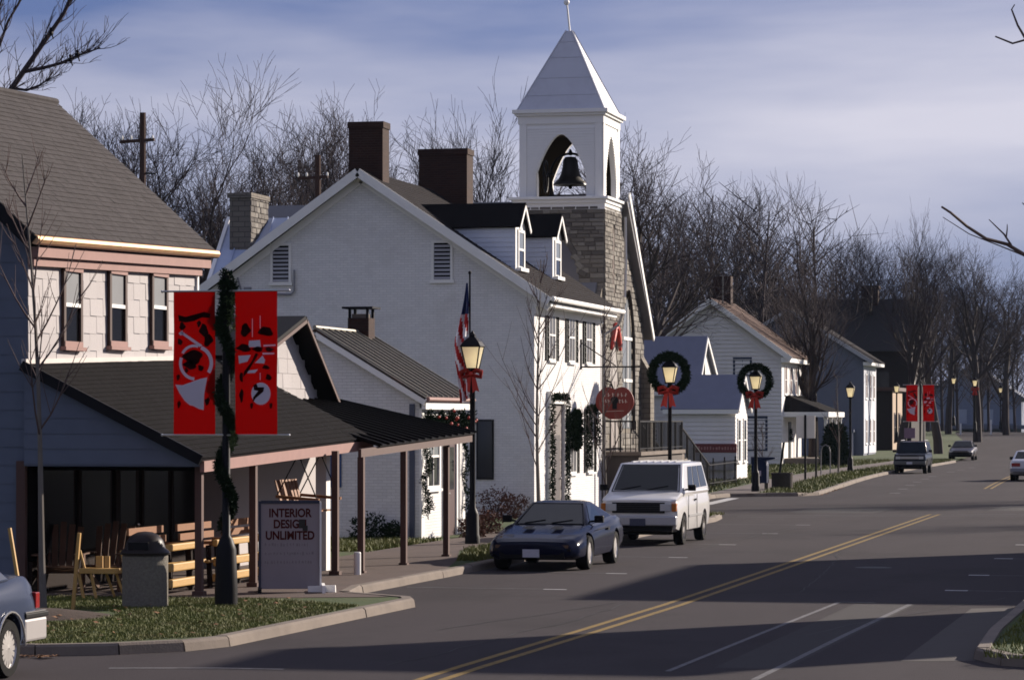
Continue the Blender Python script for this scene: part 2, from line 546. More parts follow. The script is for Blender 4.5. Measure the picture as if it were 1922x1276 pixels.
road = MB()
road.add([(-160, -60, 0), (160, -60, 0), (160, 34.1, 0), (-160, 34.1, 0)], [(0, 1, 2, 3)])
ys = [34.1, 36, 40, 45, 50, 60, 70, 80, 86, 88, 89, 100, 111, 113, 114] + list(range(120, 200, 8)) + list(range(200, 470, 10))
rows = []
for y in ys:
    lx = -18.2 if 86 < y < 114 else kerbL(y) - 0.4
    if y < 40: lx = -16
    rx = kerbR(y) + 0.4
    rows.append((lx, rx, y))
vs = []; fs = []
for (lx, rx, y) in rows:
    vs += [(lx, y, gz(y)), (rx, y, gz(y))]
for i in range(len(rows) - 1):
    fs.append((2 * i, 2 * i + 1, 2 * i + 3, 2 * i + 2))
road.add(vs, fs)
ROAD = struct('road', road, asphalt)

def strip(name, pts, wd, mat, z=0.004):
    """painted line along ground points"""
    mb = MB(); v = []
    for i, (x, y) in enumerate(pts):
        a = Vector(pts[max(0, i - 1)]); b = Vector(pts[min(len(pts) - 1, i + 1)])
        d = (b - a).normalized(); n = Vector((-d.y, d.x))
        v += [(x + n.x * wd / 2, y + n.y * wd / 2, gz(y) + z), (x - n.x * wd / 2, y - n.y * wd / 2, gz(y) + z)]
    mb.add(v, [(2 * i + 1, 2 * i + 3, 2 * i + 2, 2 * i) for i in range(len(pts) - 1)])
    return obj(name, mb, mat, ROAD)

for dx in (-0.13, 0.13):
    strip('yellow_line', [(-8.04 + dx + (-0.3 if y < 30 else -0.3 * (1 - smst(30, 48, y))), y) for y in [8, 20, 28, 34, 40, 46, 52, 60, 70, 80, 91.8]], 0.105, yellowp)
    strip('yellow_line', [(-8.0 + dx + cdrift(y), y) for y in range(126, 216, 8)], 0.11, yellowp)
for y in (49.8, 55.2, 61.9, 68.5, 75.4, 81.7):
    strip('stall_mark', [(-10.9, y + 0.02), (-10.5, y)], 0.13, whitep)
    strip('stall_line', [(-13.3, y + 0.1), (-10.93, y + 0.03)], 0.07, faintp, 0.006)
for y in (51.0, 56.1, 62.9, 69.9, 77.2):
    strip('stall_mark', [(-4.3, y), (-3.92, y)], 0.22, whitep)
    strip('stall_line', [(-3.9, y - 0.03), (-1.4, y - 0.25)], 0.08, faintp, 0.006)
for y in (118, 125, 132, 139, 146, 153, 166, 173, 181):
    strip('stall_mark', [(kerbL(y) + 2.45, y), (kerbL(y) + 2.85, y)], 0.22, whitep)
strip('lane_line', [(-5.98, 33.9), (-5.83, 40), (-5.63, 47.3)], 0.075, faintp)
strip('lane_line', [(-4.86, 33), (-4.7, 40), (-4.5, 47)], 0.085, faintp)
strip('lane_line', [(-5.6, 47.35), (-5.05, 47.2)], 0.12, faintp, 0.007)
strip('crossing_line', [(-13.6, 89.0), (-9.5, 91), (-5.4, 92.3), (-1.4, 92.8)], 0.13, faintp)
strip('crossing_line', [(-13.4, 87.6), (-9.5, 89.7), (-5.4, 91.0), (-1.4, 91.4)], 0.10, faintp)
strip('stop_bar', [(-16.45, 100.5), (-16.8, 109)], 0.42, whitep)
strip('lane_line', [(-12.3, 32.9), (-11.1, 33.2), (-10.3, 33.2)], 0.12, faintp)
tar = P('crack_tar', (0.010, 0.009, 0.009), 0.7, 0.2, 9)
pts = [(-10.15, 39.9)]
for i in range(14):
    pts.append((-10.15 + 0.16 * i * 0.45 + rnd(-.06, .06) * 1.0 + 0.02 * i, 39.9 + i * 0.5))
strip('tar_crack', pts, 0.022, tar, 0.005)
random.seed(17)
for (x, y, dx, dy, n) in ((-9.3, 34, .02, .55, 22), (-6.6, 50, -.05, .6, 26), (-11.0, 63, .01, .7, 24), (-12.2, 47.5, .30, .10, 20), (-9.9, 78, .28, .05, 24), (-7.0, 60, .30, -.04, 16), (-5.2, 40, .12, .5, 18), (-8.8, 96, .4, .12, 26), (-12.0, 118, .03, 1.2, 26)):
    q = [(x, y)]
    for i in range(n): q.append((q[-1][0] + dx + rnd(-.07, .07), q[-1][1] + dy + rnd(-.07, .07)))
    strip('tar_crack', q, rnd(.018, .035), tar, 0.0045)
mb = MB(); mb.lathe([(.36, .003), (.34, .008), (.02, .008)], 24, (-6.3, 58.5, 0), cap=False); obj('manhole_cover', mb, P('cast_iron', (.022, .02, .02), .6, .3, 20, spec=.2), ROAD)
patchm = P('patch_and_shade', (0.030, 0.026, 0.027), 0.9, 0.2, 3, bump=0.3, bscale=100)
for (x0, x1, y0, y1) in ((-5.55, -4.72, 34.5, 47.0), (-12.6, -10.0, 92.5, 97.5), (-6.8, -3.4, 96, 101)):  # first strip paints the shadow lying between the lane lines
    mb = MB(); mb.add([(x0, y0, .002), (x1, y0, .002), (x1 + .3, y1, .002), (x0 + .2, y1, .002)], [(0, 1, 2, 3)])
    obj('patch_and_shade', mb, patchm, ROAD)

def block(name, edge, far, side):
    """raised ground behind a kerb"""
    mb = MB()
    n = len(edge)
    vs = [(x - side * 0.12 * -1 if False else x, y, 0.115) for x, y in edge]
    # fan of quads to the far side
    v = []; f = []
    for (x, y) in edge:
        v += [(x + 0.06 * (1 if side > 0 else -1), y, 0.115), (far, y, 0.115)]
    for i in range(n - 1):
        if edge[i + 1][1] - edge[i][1] < 1e-6 and abs(edge[i][0]) > 3: 
            continue
        q = (2 * i, 2 * i + 1, 2 * i + 3, 2 * i + 2)
        f.append(q if side > 0 else q[::-1])
    mb.add(v, f)
    yl = edge[-1][1]
    v = []; f = []
    yy = [yl] + list(range(int(yl) + 6, 470, 10))
    for y in yy:
        e = kerbL(y) if side < 0 else kerbR(y)
        v += [(e + 0.06 * side, y, 0.115 + gz(y)), (far, y, 0.115 + gz(y))]
    for i in range(len(yy) - 1):
        q = (2 * i, 2 * i + 1, 2 * i + 3, 2 * i + 2)
        f.append(q if side > 0 else q[::-1])
    mb.add(v, f)
    return struct(name, mb, grassm)
block('lawn_ground', LEFT, -420, -1)
block('verge_ground', RIGHT, 420, 1)

def kerb(name, edge, side, ymax):
    k = bpy.data.objects.new(name, None); COL.objects.link(k); k['kind'] = 'structure'
    # resample into stones
    pts = [Vector(p) for p in edge]
    i = 0
    segs = []
    for a, b in zip(pts[:-1], pts[1:]):
        Ls = (b - a).length
        want = 2.4 if a.y < 70 else 3.2
        n = max(1, round(Ls / want))
        for j in range(n):
            segs.append((a.lerp(b, j / n), a.lerp(b, (j + 1) / n)))
    for a, b in segs:
        if a.x < -24 or a.x > 6 or a.y > ymax: continue
        d = (b - a).normalized()
        nn = Vector((-d.y, d.x)) * (1 if side < 0 else -1)      # away from the road
        g = 0.008
        a2, b2 = a + d * g, b - d * g
        h = 0.135 + rnd(-.006, .008)
        t = rnd(-.008, .008)
        def sec(p):
            return [(p.x + nn.x * (-0.03 + t), p.y + nn.y * (-0.03 + t), -0.03), (p.x + nn.x * (-.005 + t), p.y + nn.y * (-.005 + t), h - .03), (p.x + nn.x * (.025 + t), p.y + nn.y * (.025 + t), h),
                    (p.x + nn.x * .17, p.y + nn.y * .17, h), (p.x + nn.x * .17, p.y + nn.y * .17, -.03)]
        mb = MB()
        mb.add(sec(a2) + sec(b2), [(0, 1, 6, 5), (1, 2, 7, 6), (2, 3, 8, 7), (3, 4, 9, 8), (0, 4, 3, 2, 1), (5, 6, 7, 8, 9)])
        if side > 0:
            mb.f = [f[::-1] for f in mb.f]
        obj('kerb_stone', mb, concrete, k)
    return k
kerb('kerb_left', LEFT, -1, 205)
kerb('kerb_right', RIGHT, 1, 120)
# gutter pan along the near right corner
mb = MB(); mb.add([(-3.55, 35.9, .003), (-2.7, 36.2, .003), (-2.74, 46.6, .003), (-3.5, 46.2, .003)], [(0, 1, 2, 3)])
obj('gutter_pan', mb, P('gutter_concrete', (0.056, 0.048, 0.045), 0.9, 0.15, 3, dirt=(0.05, 0.04, 0.035), dscale=1, damount=.5), ROAD)

def walk(name, polys, z, mat):
    mb = MB()
    for p in polys:
        mb.add([(x, y, z + gz(y)) for x, y in p], [tuple(range(len(p)))])
    return struct(name, mb, mat)
walk('sidewalk', [
    [(-23, 44.3), (-14.75, 44.3), (-12.3, 45.15), (-13.35, 46.5), (-13.62, 48.2), (-13.62, 54), (-14.3, 57.5), (-23, 57.5)],
    [(-16.9, 57.5), (-14.3, 57.5), (-15.25, 61.5), (-15.3, 87.5), (-17.0, 88.5)],
    [(-18.38, 84.2), (-17.05, 84.2), (-17.05, 87.2), (-18.38, 87.2)],
    [(-18.9, 88.7), (-17.6, 89.1), (-17.66, 100), (-17.6, 110.5), (-18.9, 111.0)]], 0.122, walkm)
nb = []
yy = [111.2, 116, 122, 130, 140, 150, 160, 175, 190, 205]
for a, b in zip(yy[:-1], yy[1:]):
    nb.append([(kerbL(a) - 3.9, a), (kerbL(a) - 2.2, a), (kerbL(b) - 2.2, b), (kerbL(b) - 3.9, b)])
nb.append([(kerbL(120) - 3.9 - 4, 139.2), (kerbL(138) - 3.85, 137.3), (kerbL(140) - 3.85, 138.6), (kerbL(140) - 8, 140.2)])
nb.append([(-25, 184.5), (kerbL(185) - 3.85, 184.5), (kerbL(185) - 3.85, 186), (-25, 186)])
walk('sidewalk_far', nb, 0.122, P('pale_pavement', (0.11, 0.088, 0.08), 0.9, 0.14, 3, dirt=(0.065, .052, .047), dscale=.8, damount=.5))

def grass(name, label, areas, h, seed):
    """blades scattered over polygons given as (x0,x1,y0,y1,count,test)"""
    random.seed(seed)
    v = []; f = []
    for (x0, x1, y0, y1, n, test) in areas:
        for i in range(n):
            x, y = rnd(x0, x1), rnd(y0, y1)
            if not test(x, y): continue
            a = rnd(0, 6.283); wd = rnd(.006, .014) * h / .06; hh = h * rnd(.4, 1.25)
            lx, ly = rnd(-.6, .6) * hh, rnd(-.6, .6) * hh
            b = len(v)
            v += [(x - math.cos(a) * wd, y - math.sin(a) * wd, .11), (x + math.cos(a) * wd, y + math.sin(a) * wd, .11), (x + lx, y + ly, .115 + hh)]
            f.append((b, b + 1, b + 2))
    mb = MB(); mb.add(v, f)
    o = obj(name, mb, bladem)
    o['kind'] = 'stuff'; o['label'] = label; o['category'] = 'grass'
    return o
def in_left(x, y):
    if y < 34.45 or y > 44.25: return False
    if y < 36.5 and x > -12.3 - (36.5 - y) * 0.75: return False
    if (x + 15.9) ** 2 + (y - 39.7) ** 2 * .5 < 1.1: return False
    return x < -12.17 + max(0, y - 43) * -1.5
grass('grass', 'short winter grass on the corner verge by the litter bin', [(-18.2, -12.1, 34.4, 44.3, 90000, in_left)], .042, 1)
grass('grass', 'short grass on the verge at the right-hand corner', [(-2.6, -.5, 35.2, 56, 9000, lambda x, y: x > -2.55 or False)], .07, 2)
grass('grass', 'grass strip in front of the small painted brick house and lamp post',
      [(-21, -16.95, 60.5, 66.6, 9000, lambda x, y: True), (-15.2, -13.65, 57, 87, 14000, lambda x, y: y > 61.5 or x > -14.3 - (y - 57.5) * .2)], .10, 3)
grass('grass', 'grass verge and front lawns beyond the church bay',
      [(-19, -14, 112.5, 205, 26000, lambda x, y: kerbL(y) - 2.15 < x < kerbL(y) - .2), (-27, -17, 113, 205, 26000, lambda x, y: x < kerbL(y) - 4.0)], .14, 5)
# soil around the young tree on the corner
mb = MB()
mb.lathe([(1.05, 0), (0.8, .04), (.4, .09), (.05, .1)], 18, (-15.9, 39.7, .118))
struct('soil_mound', mb, soil)
# fallen leaves in the gutter
mb = MB(); random.seed(8)
for i in range(260):
    if i < 120: x, y = rnd(-15, -13.4), 34.2 - abs(random.gauss(0, .12))
    elif i < 190: x, y = rnd(-14.4, -14.2) + random.gauss(0, .1), rnd(113, 126)
    else: x, y = rnd(-16, -12.3), rnd(35.5, 44)
    z = .012 if i < 190 else .16
    if 120 <= i < 190: x = kerbL(y) + abs(random.gauss(0, .1)) + .05
    a = rnd(0, 6.28); s_ = rnd(.025, .05)
    mb.add([(x + math.cos(a + k * 1.57) * s_, y + math.sin(a + k * 1.57) * s_, z + rnd(0, .03)) for k in range(4)], [(0, 1, 2, 3)])
o = obj('leaf_litter', mb, P('dead_leaf', (0.20, 0.10, 0.045), 0.9, 0.4, 9)); o['kind'] = 'stuff'
o['label'] = 'fallen brown leaves lying along the kerb and verge'; o['category'] = 'leaves'
# ---------------------------------------------------------------- building kit
def face(mb, axis, plane, h0, h1, z0, z1, o0, o1, mi=0):
    """box on a wall: axis 'x' = wall facing +X at x=plane (h is y); axis 'y' = wall facing -Y at y=plane (h is x)"""
    if axis == 'x':
        mb.box(plane + o0, plane + o1, h0, h1, z0, z1, mi)
    else:
        mb.box(h0, h1, plane - o1, plane - o0, z0, z1, mi)
    return mb

def span(poly, z):
    xs = []
    n = len(poly)
    for i in range(n):
        (a, za), (b, zb) = poly[i], poly[(i + 1) % n]
        if (za - z) * (zb - z) <= 0 and abs(za - zb) > 1e-9:
            xs.append(a + (b - a) * (z - za) / (zb - za))
    return (min(xs), max(xs)) if len(xs) >= 2 else None

def boards(root, axis, plane, poly, course, mat, name='clapboard', thick=0.022, zs=None):
    """each lapped board of a wall is its own piece"""
    z = min(p[1] for p in poly)
    top = max(p[1] for p in poly)
    while z < top - 0.02:
        z1 = min(z + course, top - 0.004)
        a = span(poly, z + 0.002); b = span(poly, z1 - 0.002)
        if a and b and a[1] - a[0] > .05:
            mb = MB()
            o = []
            for (h, zz, t) in ((a[0], z, thick), (a[1], z, thick), (b[1], z1, .004), (b[0], z1, .004)):
                o.append((h, zz, t))
            def pt(h, zz, t): return (plane + t, h, zz) if axis == 'x' else (h, plane - t, zz)
            vs = [pt(h, zz, t) for h, zz, t in o] + [pt(h, zz, 0) for h, zz, t in o]
            fs = [(0, 1, 2, 3), (0, 4, 5, 1), (1, 5, 6, 2), (2, 6, 7, 3), (3, 7, 4, 0)]
            mb.add(vs, fs)
            obj(name, mb, mat, root)
        z += course

def shingles(root, a, b, c, d, tw, th, mat, name='shingles', lift=0.014, seed=1, wob=0.0):
    """roof covering of lapped tabs between eave a-b and ridge d-c (one joined part: too many to pick apart)"""
    random.seed(seed)
    a, b, c, d = map(Vector, (a, b, c, d))
    nrm = (b - a).cross(d - a).normalized()
    H = ((d - a).length + (c - b).length) / 2
    nr = max(1, int(H / th))
    v = []; f = []
    for r in range(nr):
        t0, t1 = r / nr, min(1, (r + 1.25) / nr)
        e0, e1 = a.lerp(d, t0), b.lerp(c, t0)
        g0, g1 = a.lerp(d, t1), b.lerp(c, t1)
        Lr = (e1 - e0).length
        n = max(1, int(Lr / tw))
        off = (0.5 if r % 2 else 0.0) + rnd(-.1, .1)
        for k in range(-1, n + 1):
            u0 = max(0, (k + off) / n); u1 = min(1, (k + 1 + off) / n)
            if u1 - u0 < 0.004: continue
            gap = 0.004 / max(Lr, .1)
            j = rnd(0, .006)
            p0 = e0.lerp(e1, u0 + gap) + nrm * (lift + j); p1 = e0.lerp(e1, u1 - gap) + nrm * (lift + j + rnd(-.002, .003))
            p2 = g0.lerp(g1, u1 - gap) + nrm * .003; p3 = g0.lerp(g1, u0 + gap) + nrm * .003
            q0, q1 = e0.lerp(e1, u0 + gap), e0.lerp(e1, u1 - gap)
            s = len(v)
            v += [p0, p1, p2, p3, q0, q1]
            f += [(s, s + 1, s + 2, s + 3), (s + 4, s + 5, s + 1, s)]
    mb = MB(); mb.add(v, f)
    o = obj(name, mb, mat, root)
    o['kind'] = 'stuff'
    return o

def window(root, axis, plane, h0, h1, z0, z1, fr, upper=None, lower=None, fw=0.07, out=0.045, sill=True, mull=False, name='window', head=0.0, sillm=None):
    """double-hung window: frame > pane (two), meeting_rail, sill"""
    upper = upper or glass; lower = lower or glass
    mb = MB()
    face(mb, axis, plane, h0, h0 + fw, z0, z1, 0, out)
    face(mb, axis, plane, h1 - fw, h1, z0, z1, 0, out)
    face(mb, axis, plane, h0 + fw, h1 - fw, z1 - fw - head, z1, 0, out + .002)
    face(mb, axis, plane, h0 + fw, h1 - fw, z0, z0 + fw * .8, 0, out + .002)
    W = obj(name, mb, fr, root)
    zm = (z0 + z1) / 2
    for (a, b, m_, o_) in ((zm, z1 - fw - head, upper, .018), (z0 + fw * .8, zm, lower, .010)):
        m2 = MB(); face(m2, axis, plane, h0 + fw, h1 - fw, a, b, .002, o_)
        obj('pane', m2, m_, W)
    m3 = MB(); face(m3, axis, plane, h0 + fw, h1 - fw, zm - .025, zm + .025, .002, .034)
    obj('meeting_rail', m3, fr, W)
    if mull:
        hm = (h0 + h1) / 2
        m4 = MB(); face(m4, axis, plane, hm - .014, hm + .014, z0 + fw * .8, z1 - fw - head, .003, .030)
        obj('glazing_bar', m4, fr, W)
    if sill:
        m5 = MB(); face(m5, axis, plane, h0 - .05, h1 + .05, z0 - .06, z0, 0, out + .05)
        obj('sill', m5, sillm or fr, W)
    return W

def shutter_pair(root, axis, plane, h0, h1, z0, z1, wd, mat):
    for (a, b) in ((h0 - wd - .01, h0 - .01), (h1 + .01, h1 + wd + .01)):
        mb = MB()
        face(mb, axis, plane, a, a + .05, z0, z1, .005, .04)
        face(mb, axis, plane, b - .05, b, z0, z1, .005, .04)
        n = 9
        for i in range(n + 1):
            zz = z0 + (z1 - z0 - .05) * i / n
            face(mb, axis, plane, a + .05, b - .05, zz, zz + (.05 if i in (0, n, n // 2) else .035), .008, .034)
        face(mb, axis, plane, a + .05, b - .05, z0, z1, .003, .012)
        obj('shutter', mb, mat, root)

def louvre(root, axis, plane, h0, h1, z0, z1, n=9):
    mb = MB()
    fw = .07
    face(mb, axis, plane, h0, h0 + fw, z0, z1, 0, .05)
    face(mb, axis, plane, h1 - fw, h1, z0, z1, 0, .05)
    face(mb, axis, plane, h0 + fw, h1 - fw, z1 - fw, z1, 0, .052)
    face(mb, axis, plane, h0 - .04, h1 + .04, z0 - .06, z0 + .04, 0, .07)
    W = obj('louvred_vent', mb, white, root)
    mb = MB(); face(mb, axis, plane, h0 + fw, h1 - fw, z0 + .04, z1 - fw, .002, .006)
    obj('backing', mb, dark, W)
    zz0, zz1 = z0 + .05, z1 - fw - .01
    for i in range(n):
        za = lerp(zz0, zz1, i / n); zb = za + (zz1 - zz0) / n * .62
        mb = MB()
        if axis == 'y':
            mb.add([(h0 + fw, plane - .045, za), (h1 - fw, plane - .045, za), (h1 - fw, plane - .012, zb), (h0 + fw, plane - .012, zb)], [(0, 1, 2, 3)])
        obj('slat', mb, P('vent_grey', (.34, .34, .36), .7), W)

_BL = []
def block_meshes():
    """irregular unit stones shared by all masonry pieces"""
    if _BL: return _BL
    random.seed(77)
    mats = [P('stone_a', (0.175, 0.158, 0.135), .9, .25, 6, bump=.5, bscale=14), P('stone_b', (0.135, 0.122, 0.106), .9, .25, 6, bump=.5, bscale=14),
            P('stone_c', (0.205, 0.19, 0.165), .9, .2, 6, bump=.5, bscale=14), P('stone_d', (0.10, 0.09, 0.08), .9, .25, 6, bump=.5, bscale=14)]
    for k in range(12):
        mb = MB()
        j = lambda: rnd(-.045, .045)
        fr = [(-.5, -.5), (.5, -.5), (.5, .5), (-.5, .5)]
        base = [(a, 0, b) for a, b in fr]
        mid = [(a * .99, -.6, b * .99) for a, b in fr]
        top = [(a * .86 + j(), -1 + rnd(-.15, .15), b * .80 + j()) for a, b in fr]
        vs = base + mid + top
        fs = [(8, 9, 10, 11)]
        for q in range(4):
            fs += [(q, (q + 1) % 4, 4 + (q + 1) % 4, 4 + q), (4 + q, 4 + (q + 1) % 4, 8 + (q + 1) % 4, 8 + q)]
        mb.add(vs, fs)
        _BL.append(mb.mesh('stone', mats[k % 4]))
    return _BL

def stones(root, axis, plane, h0, h1, z0, z1, course, ln, skip=None, seed=1, depth=.035, only=None, joined=False):
    random.seed(seed)
    bl = block_meshes()
    J = MB() if joined else None
    z = z0
    while z < z1 - .05:
        ch = min(course * rnd(.8, 1.2), z1 - z)
        h = h0
        while h < h1 - .02:
            w_ = ln * rnd(.55, 1.4)
            if h1 - (h + w_) < ln * .4: w_ = h1 - h
            hc, zc = h + w_ / 2, z + ch / 2
            if not (skip and skip(hc, zc)) and (only is None or only(hc, zc)):
                me = random.choice(bl)
                if joined:
                    dd = depth * rnd(.7, 1.3)
                    q = [v.co for v in me.vertices]
                    if axis == 'y': vs = [(hc + c.x * (w_ - .012), plane + c.y * dd, zc + c.z * (ch - .012)) for c in q]
                    else: vs = [(plane - c.y * dd, hc + c.x * (w_ - .012), zc + c.z * (ch - .012)) for c in q]
                    J.add(vs, [tuple(p.vertices) for p in me.polygons], bl.index(me) % 4)
                    h += w_
                    continue
                o = bpy.data.objects.new('stone', me)
                put(o, root)
                if axis == 'y':
                    o.location = (hc, plane, zc)
                else:
                    o.location = (plane, hc, zc); o.rotation_euler = (0, 0, R(90))
                o.scale = (w_ - .012, depth * rnd(.7, 1.3), ch - .012)
            h += w_
        z += ch
    if joined:
        o = obj('stonework', J, [bl[k].materials[0] for k in range(4)], root); o['kind'] = 'stuff'

def garland(mb, pts, rad, n, leaf=.06, seed=1, mi=0):
    """needle tufts along a path"""
    random.seed(seed)
    pts = [Vector(p) for p in pts]
    Ls = [(b - a).length for a, b in zip(pts[:-1], pts[1:])]
    tot = sum(Ls)
    for i in range(n):
        t = rnd(0, tot); k = 0
        while k < len(Ls) - 1 and t > Ls[k]:
            t -= Ls[k]; k += 1
        p = pts[k].lerp(pts[k + 1], t / max(Ls[k], 1e-6))
        d = Vector((random.gauss(0, 1), random.gauss(0, 1), random.gauss(0, 1))).normalized()
        q = p + d * rad * rnd(.25, 1.0)
        e = (d + Vector((rnd(-1, 1), rnd(-1, 1), rnd(-1, 1))) * .8).normalized()
        s = e.orthogonal().normalized() * leaf * .28
        m_ = q + e * leaf * rnd(.6, 1.3)
        mb.add([q - s, q + s, m_], [(0, 1, 2)], mi)
        s2 = e.cross(s).normalized() * leaf * .25
        mb.add([q - s2, q + s2, m_ + s * .3], [(0, 1, 2)], mi)
    return mb

def text(name, body, size, loc, rot, mat, parent, ext=.004, align='CENTER', sx=1.0, bold=0.0):
    c = bpy.data.curves.new(name, 'FONT')
    c.body = body; c.size = size; c.align_x = align; c.extrude = ext
    c.offset = bold
    c.materials.append(mat)
    o = bpy.data.objects.new(name, c)
    put(o, parent)
    o.location = loc; o.rotation_euler = rot; o.scale = (sx, 1, 1)
    bpy.context.view_layer.update()
    me = bpy.data.meshes.new_from_object(o.evaluated_get(bpy.context.evaluated_depsgraph_get()))
    bpy.data.objects.remove(o)
    o = bpy.data.objects.new(name, me); put(o, parent)
    o.location = loc; o.rotation_euler = rot; o.scale = (sx, 1, 1)
    return o
# ---------------------------------------------------------------- the shop with the porch (left)
SK = 0.027
def sh(x, y, z): return (x, y, z + SK * (y - 44.8))
def sobj(name, mb, mats, parent, sm=False):
    mb.xf(sh); return obj(name, mb, mats, parent, sm)
store = thing('shop_building', 'two-storey shop with pale siding, grey shingled roof and a long porch', 'building', (-18.1, 44.8, 0))
Y0, Y1 = 44.8, 52.9
mb = MB(); mb.box(-24, -18.1, Y0, Y1, -.3, 5.62)
mb.prism([(-24.0, 5.62), (-18.1, 5.62), (-20.95, 8.12)], 'y', Y0, Y1)
sobj('wall', mb, shakeb, store)
# pale shake panels of the lit upper front, piece by piece
random.seed(3)
pm = []
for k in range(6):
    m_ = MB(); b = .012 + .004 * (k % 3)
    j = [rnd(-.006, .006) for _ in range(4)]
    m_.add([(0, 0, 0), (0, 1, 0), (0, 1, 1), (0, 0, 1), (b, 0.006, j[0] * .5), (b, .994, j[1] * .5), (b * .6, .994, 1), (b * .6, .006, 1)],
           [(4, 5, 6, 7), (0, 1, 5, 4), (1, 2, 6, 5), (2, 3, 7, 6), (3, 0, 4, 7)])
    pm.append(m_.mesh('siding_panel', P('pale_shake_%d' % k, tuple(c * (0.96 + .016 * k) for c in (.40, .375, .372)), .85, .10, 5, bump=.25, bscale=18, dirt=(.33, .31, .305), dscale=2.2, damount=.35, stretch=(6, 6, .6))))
shopdark = GLASS('black_glass', (.004, .004, .005), .15); shopdark.node_tree.nodes['Principled BSDF'].inputs['Specular IOR Level'].default_value = .10
wins = [(46.18, 47.02), (48.28, 49.12), (50.38, 51.22)]
z = 3.62
r = 0
while z < 5.45:
    hh = min(.29, 5.50 - z)
    y = Y0 - (0.3 if r % 2 else 0)
    while y < Y1:
        ya, yb = max(y, Y0), min(y + .6, Y1)
        if yb - ya > .03:
            inside = any(ya > a and yb < b and 4.0 < z + hh / 2 < 5.2 for a, b in wins)
            if not inside:
                o = bpy.data.objects.new('siding_panel', random.choice(pm)); put(o, store)
                o.location = (-18.098, ya + .002, z + SK * ((ya + yb) / 2 - 44.8))
                o.scale = (1, yb - ya - .004, hh - .004)
        y += .6
    z += .29; r += 1
# blue-grey siding courses of the gable facing us
boards(store, 'y', Y0, [(-19.4, 0.1), (-18.1, 0.1), (-18.1, 5.6), (-19.4, 6.7)], .29, shakeb, 'siding_course', .014)
for a, b in wins:
    sy = SK * ((a + b) / 2 - 44.8)
    W = window(store, 'x', -18.072, a, b, 3.98 + sy, 5.34 + sy, P('umber_frame', (.05, .025, .02), .7), P('blind_grey', (.17, .175, .18), .4), shopdark, fw=.09, out=.05, sillm=pink)
    m3 = MB(); face(m3, 'x', -18.072, a + .02, b - .02, 5.20 + sy, 5.35 + sy, .0, .065); obj('head_board', m3, pink, W)
    m3 = MB(); face(m3, 'x', -18.072, a + .02, b - .02, 3.97 + sy, 4.07 + sy, .0, .062); obj('lower_board', m3, pink, W)
    m3 = MB(); face(m3, 'x', -18.072, a + .09, b - .09, 4.63 + sy, 4.69 + sy, .0, .045); obj('white_rail', m3, trimw, W)
    for hh in (a, b - .1):
        pass
# roof
ov0, ov1 = Y0 - .35, Y1 + .35
mb = MB()
mb.slab([(-17.86, ov0, 5.72), (-17.86, ov1, 5.72), (-20.95, ov1, 8.50), (-20.95, ov0, 8.50)], .10)
mb.slab([(-20.95, ov0, 8.50), (-20.95, ov1, 8.50), (-24.2, ov1, 5.70), (-24.2, ov0, 5.70)], .10)
roof = sobj('roof', mb, shingled, store)
mb = MB()
s = shingles(roof, sh(-17.85, ov0, 5.735), sh(-17.85, ov1, 5.735), sh(-20.93, ov1, 8.515), sh(-20.93, ov0, 8.515), .30, .135, shingle, seed=5)
mb = MB(); mb.tube([(-20.95, ov0, 8.53), (-20.95, ov1, 8.53)], .07, 8)
sobj('ridge_cap', mb, shingle, roof)
mb = MB(); mb.box(-18.05, -17.90, Y0 - .05, ov1 - .03, 5.40, 5.56)
sobj('fascia', mb, pink, store)
mb = MB(); mb.box(-18.08, -17.98, Y0 - .02, Y1 + .05, 5.26, 5.40)
sobj('frieze', mb, pink, store)
mb = MB()
mb.tube([(-17.84, ov0, 5.66), (-17.84, ov1 + .1, 5.66)], .075, 8)
sobj('gutter', mb, P('copper_gutter', (.42, .25, .13), .4, .25, 4, metal=.5), store, True)
mb = MB(); mb.bar((-17.88, ov0, 5.62), (-20.95, ov0, 8.42), .04, .22); sobj('bargeboard', mb, black, store)
mb = MB(); mb.box(-18.12, -18.04, 52.86, 52.94, 3.3, 5.4); sobj('corner_board', mb, trimw, store)
# porch
PY0, PY1 = 44.55, 54.4
EX, EZ = -15.15, 2.24
mb = MB()
mb.slab([(EX, PY0, EZ), (EX, PY1, EZ), (-18.1, PY1, 3.74), (-18.1, PY0, 3.74)], .07)
pr = sobj('porch_roof', mb, black, store)
shingles(pr, sh(EX + .02, PY0, EZ + .012), sh(EX + .02, PY1, EZ + .012), sh(-18.1, PY1, 3.752), sh(-18.1, PY0, 3.752), .30, .135, shingled, seed=6)
mb = MB(); mb.box(-18.1, -18.02, PY0, Y1, 3.70, 3.80); sobj('flashing', mb, P('flashing_pale', (.55, .5, .46), .6), store)
mb = MB(); mb.box(EX - .05, EX + .02, PY0 + .1, PY1, EZ - .20, EZ - .03); sobj('porch_fascia', mb, pink, store)
mb = MB(); mb.bar((EX, PY0, EZ - .01), (-18.1, PY0, 3.70), .05, .16); sobj('porch_bargeboard', mb, black, store)
boards(store, 'y', PY0 + .12, [(-18.1, 2.15), (EX - .02, 2.15), (EX - .02, EZ - .06), (-18.1, 3.62)], .24, shakeb, 'gable_board', .014)
mb = MB(); mb.prism([(-18.1, 2.12), (EX - .04, 2.12), (EX - .04, EZ - .07), (-18.1, 3.6)], 'y', PY0 + .125, PY0 + .2); obj('porch_gable', mb, shakeb, store)
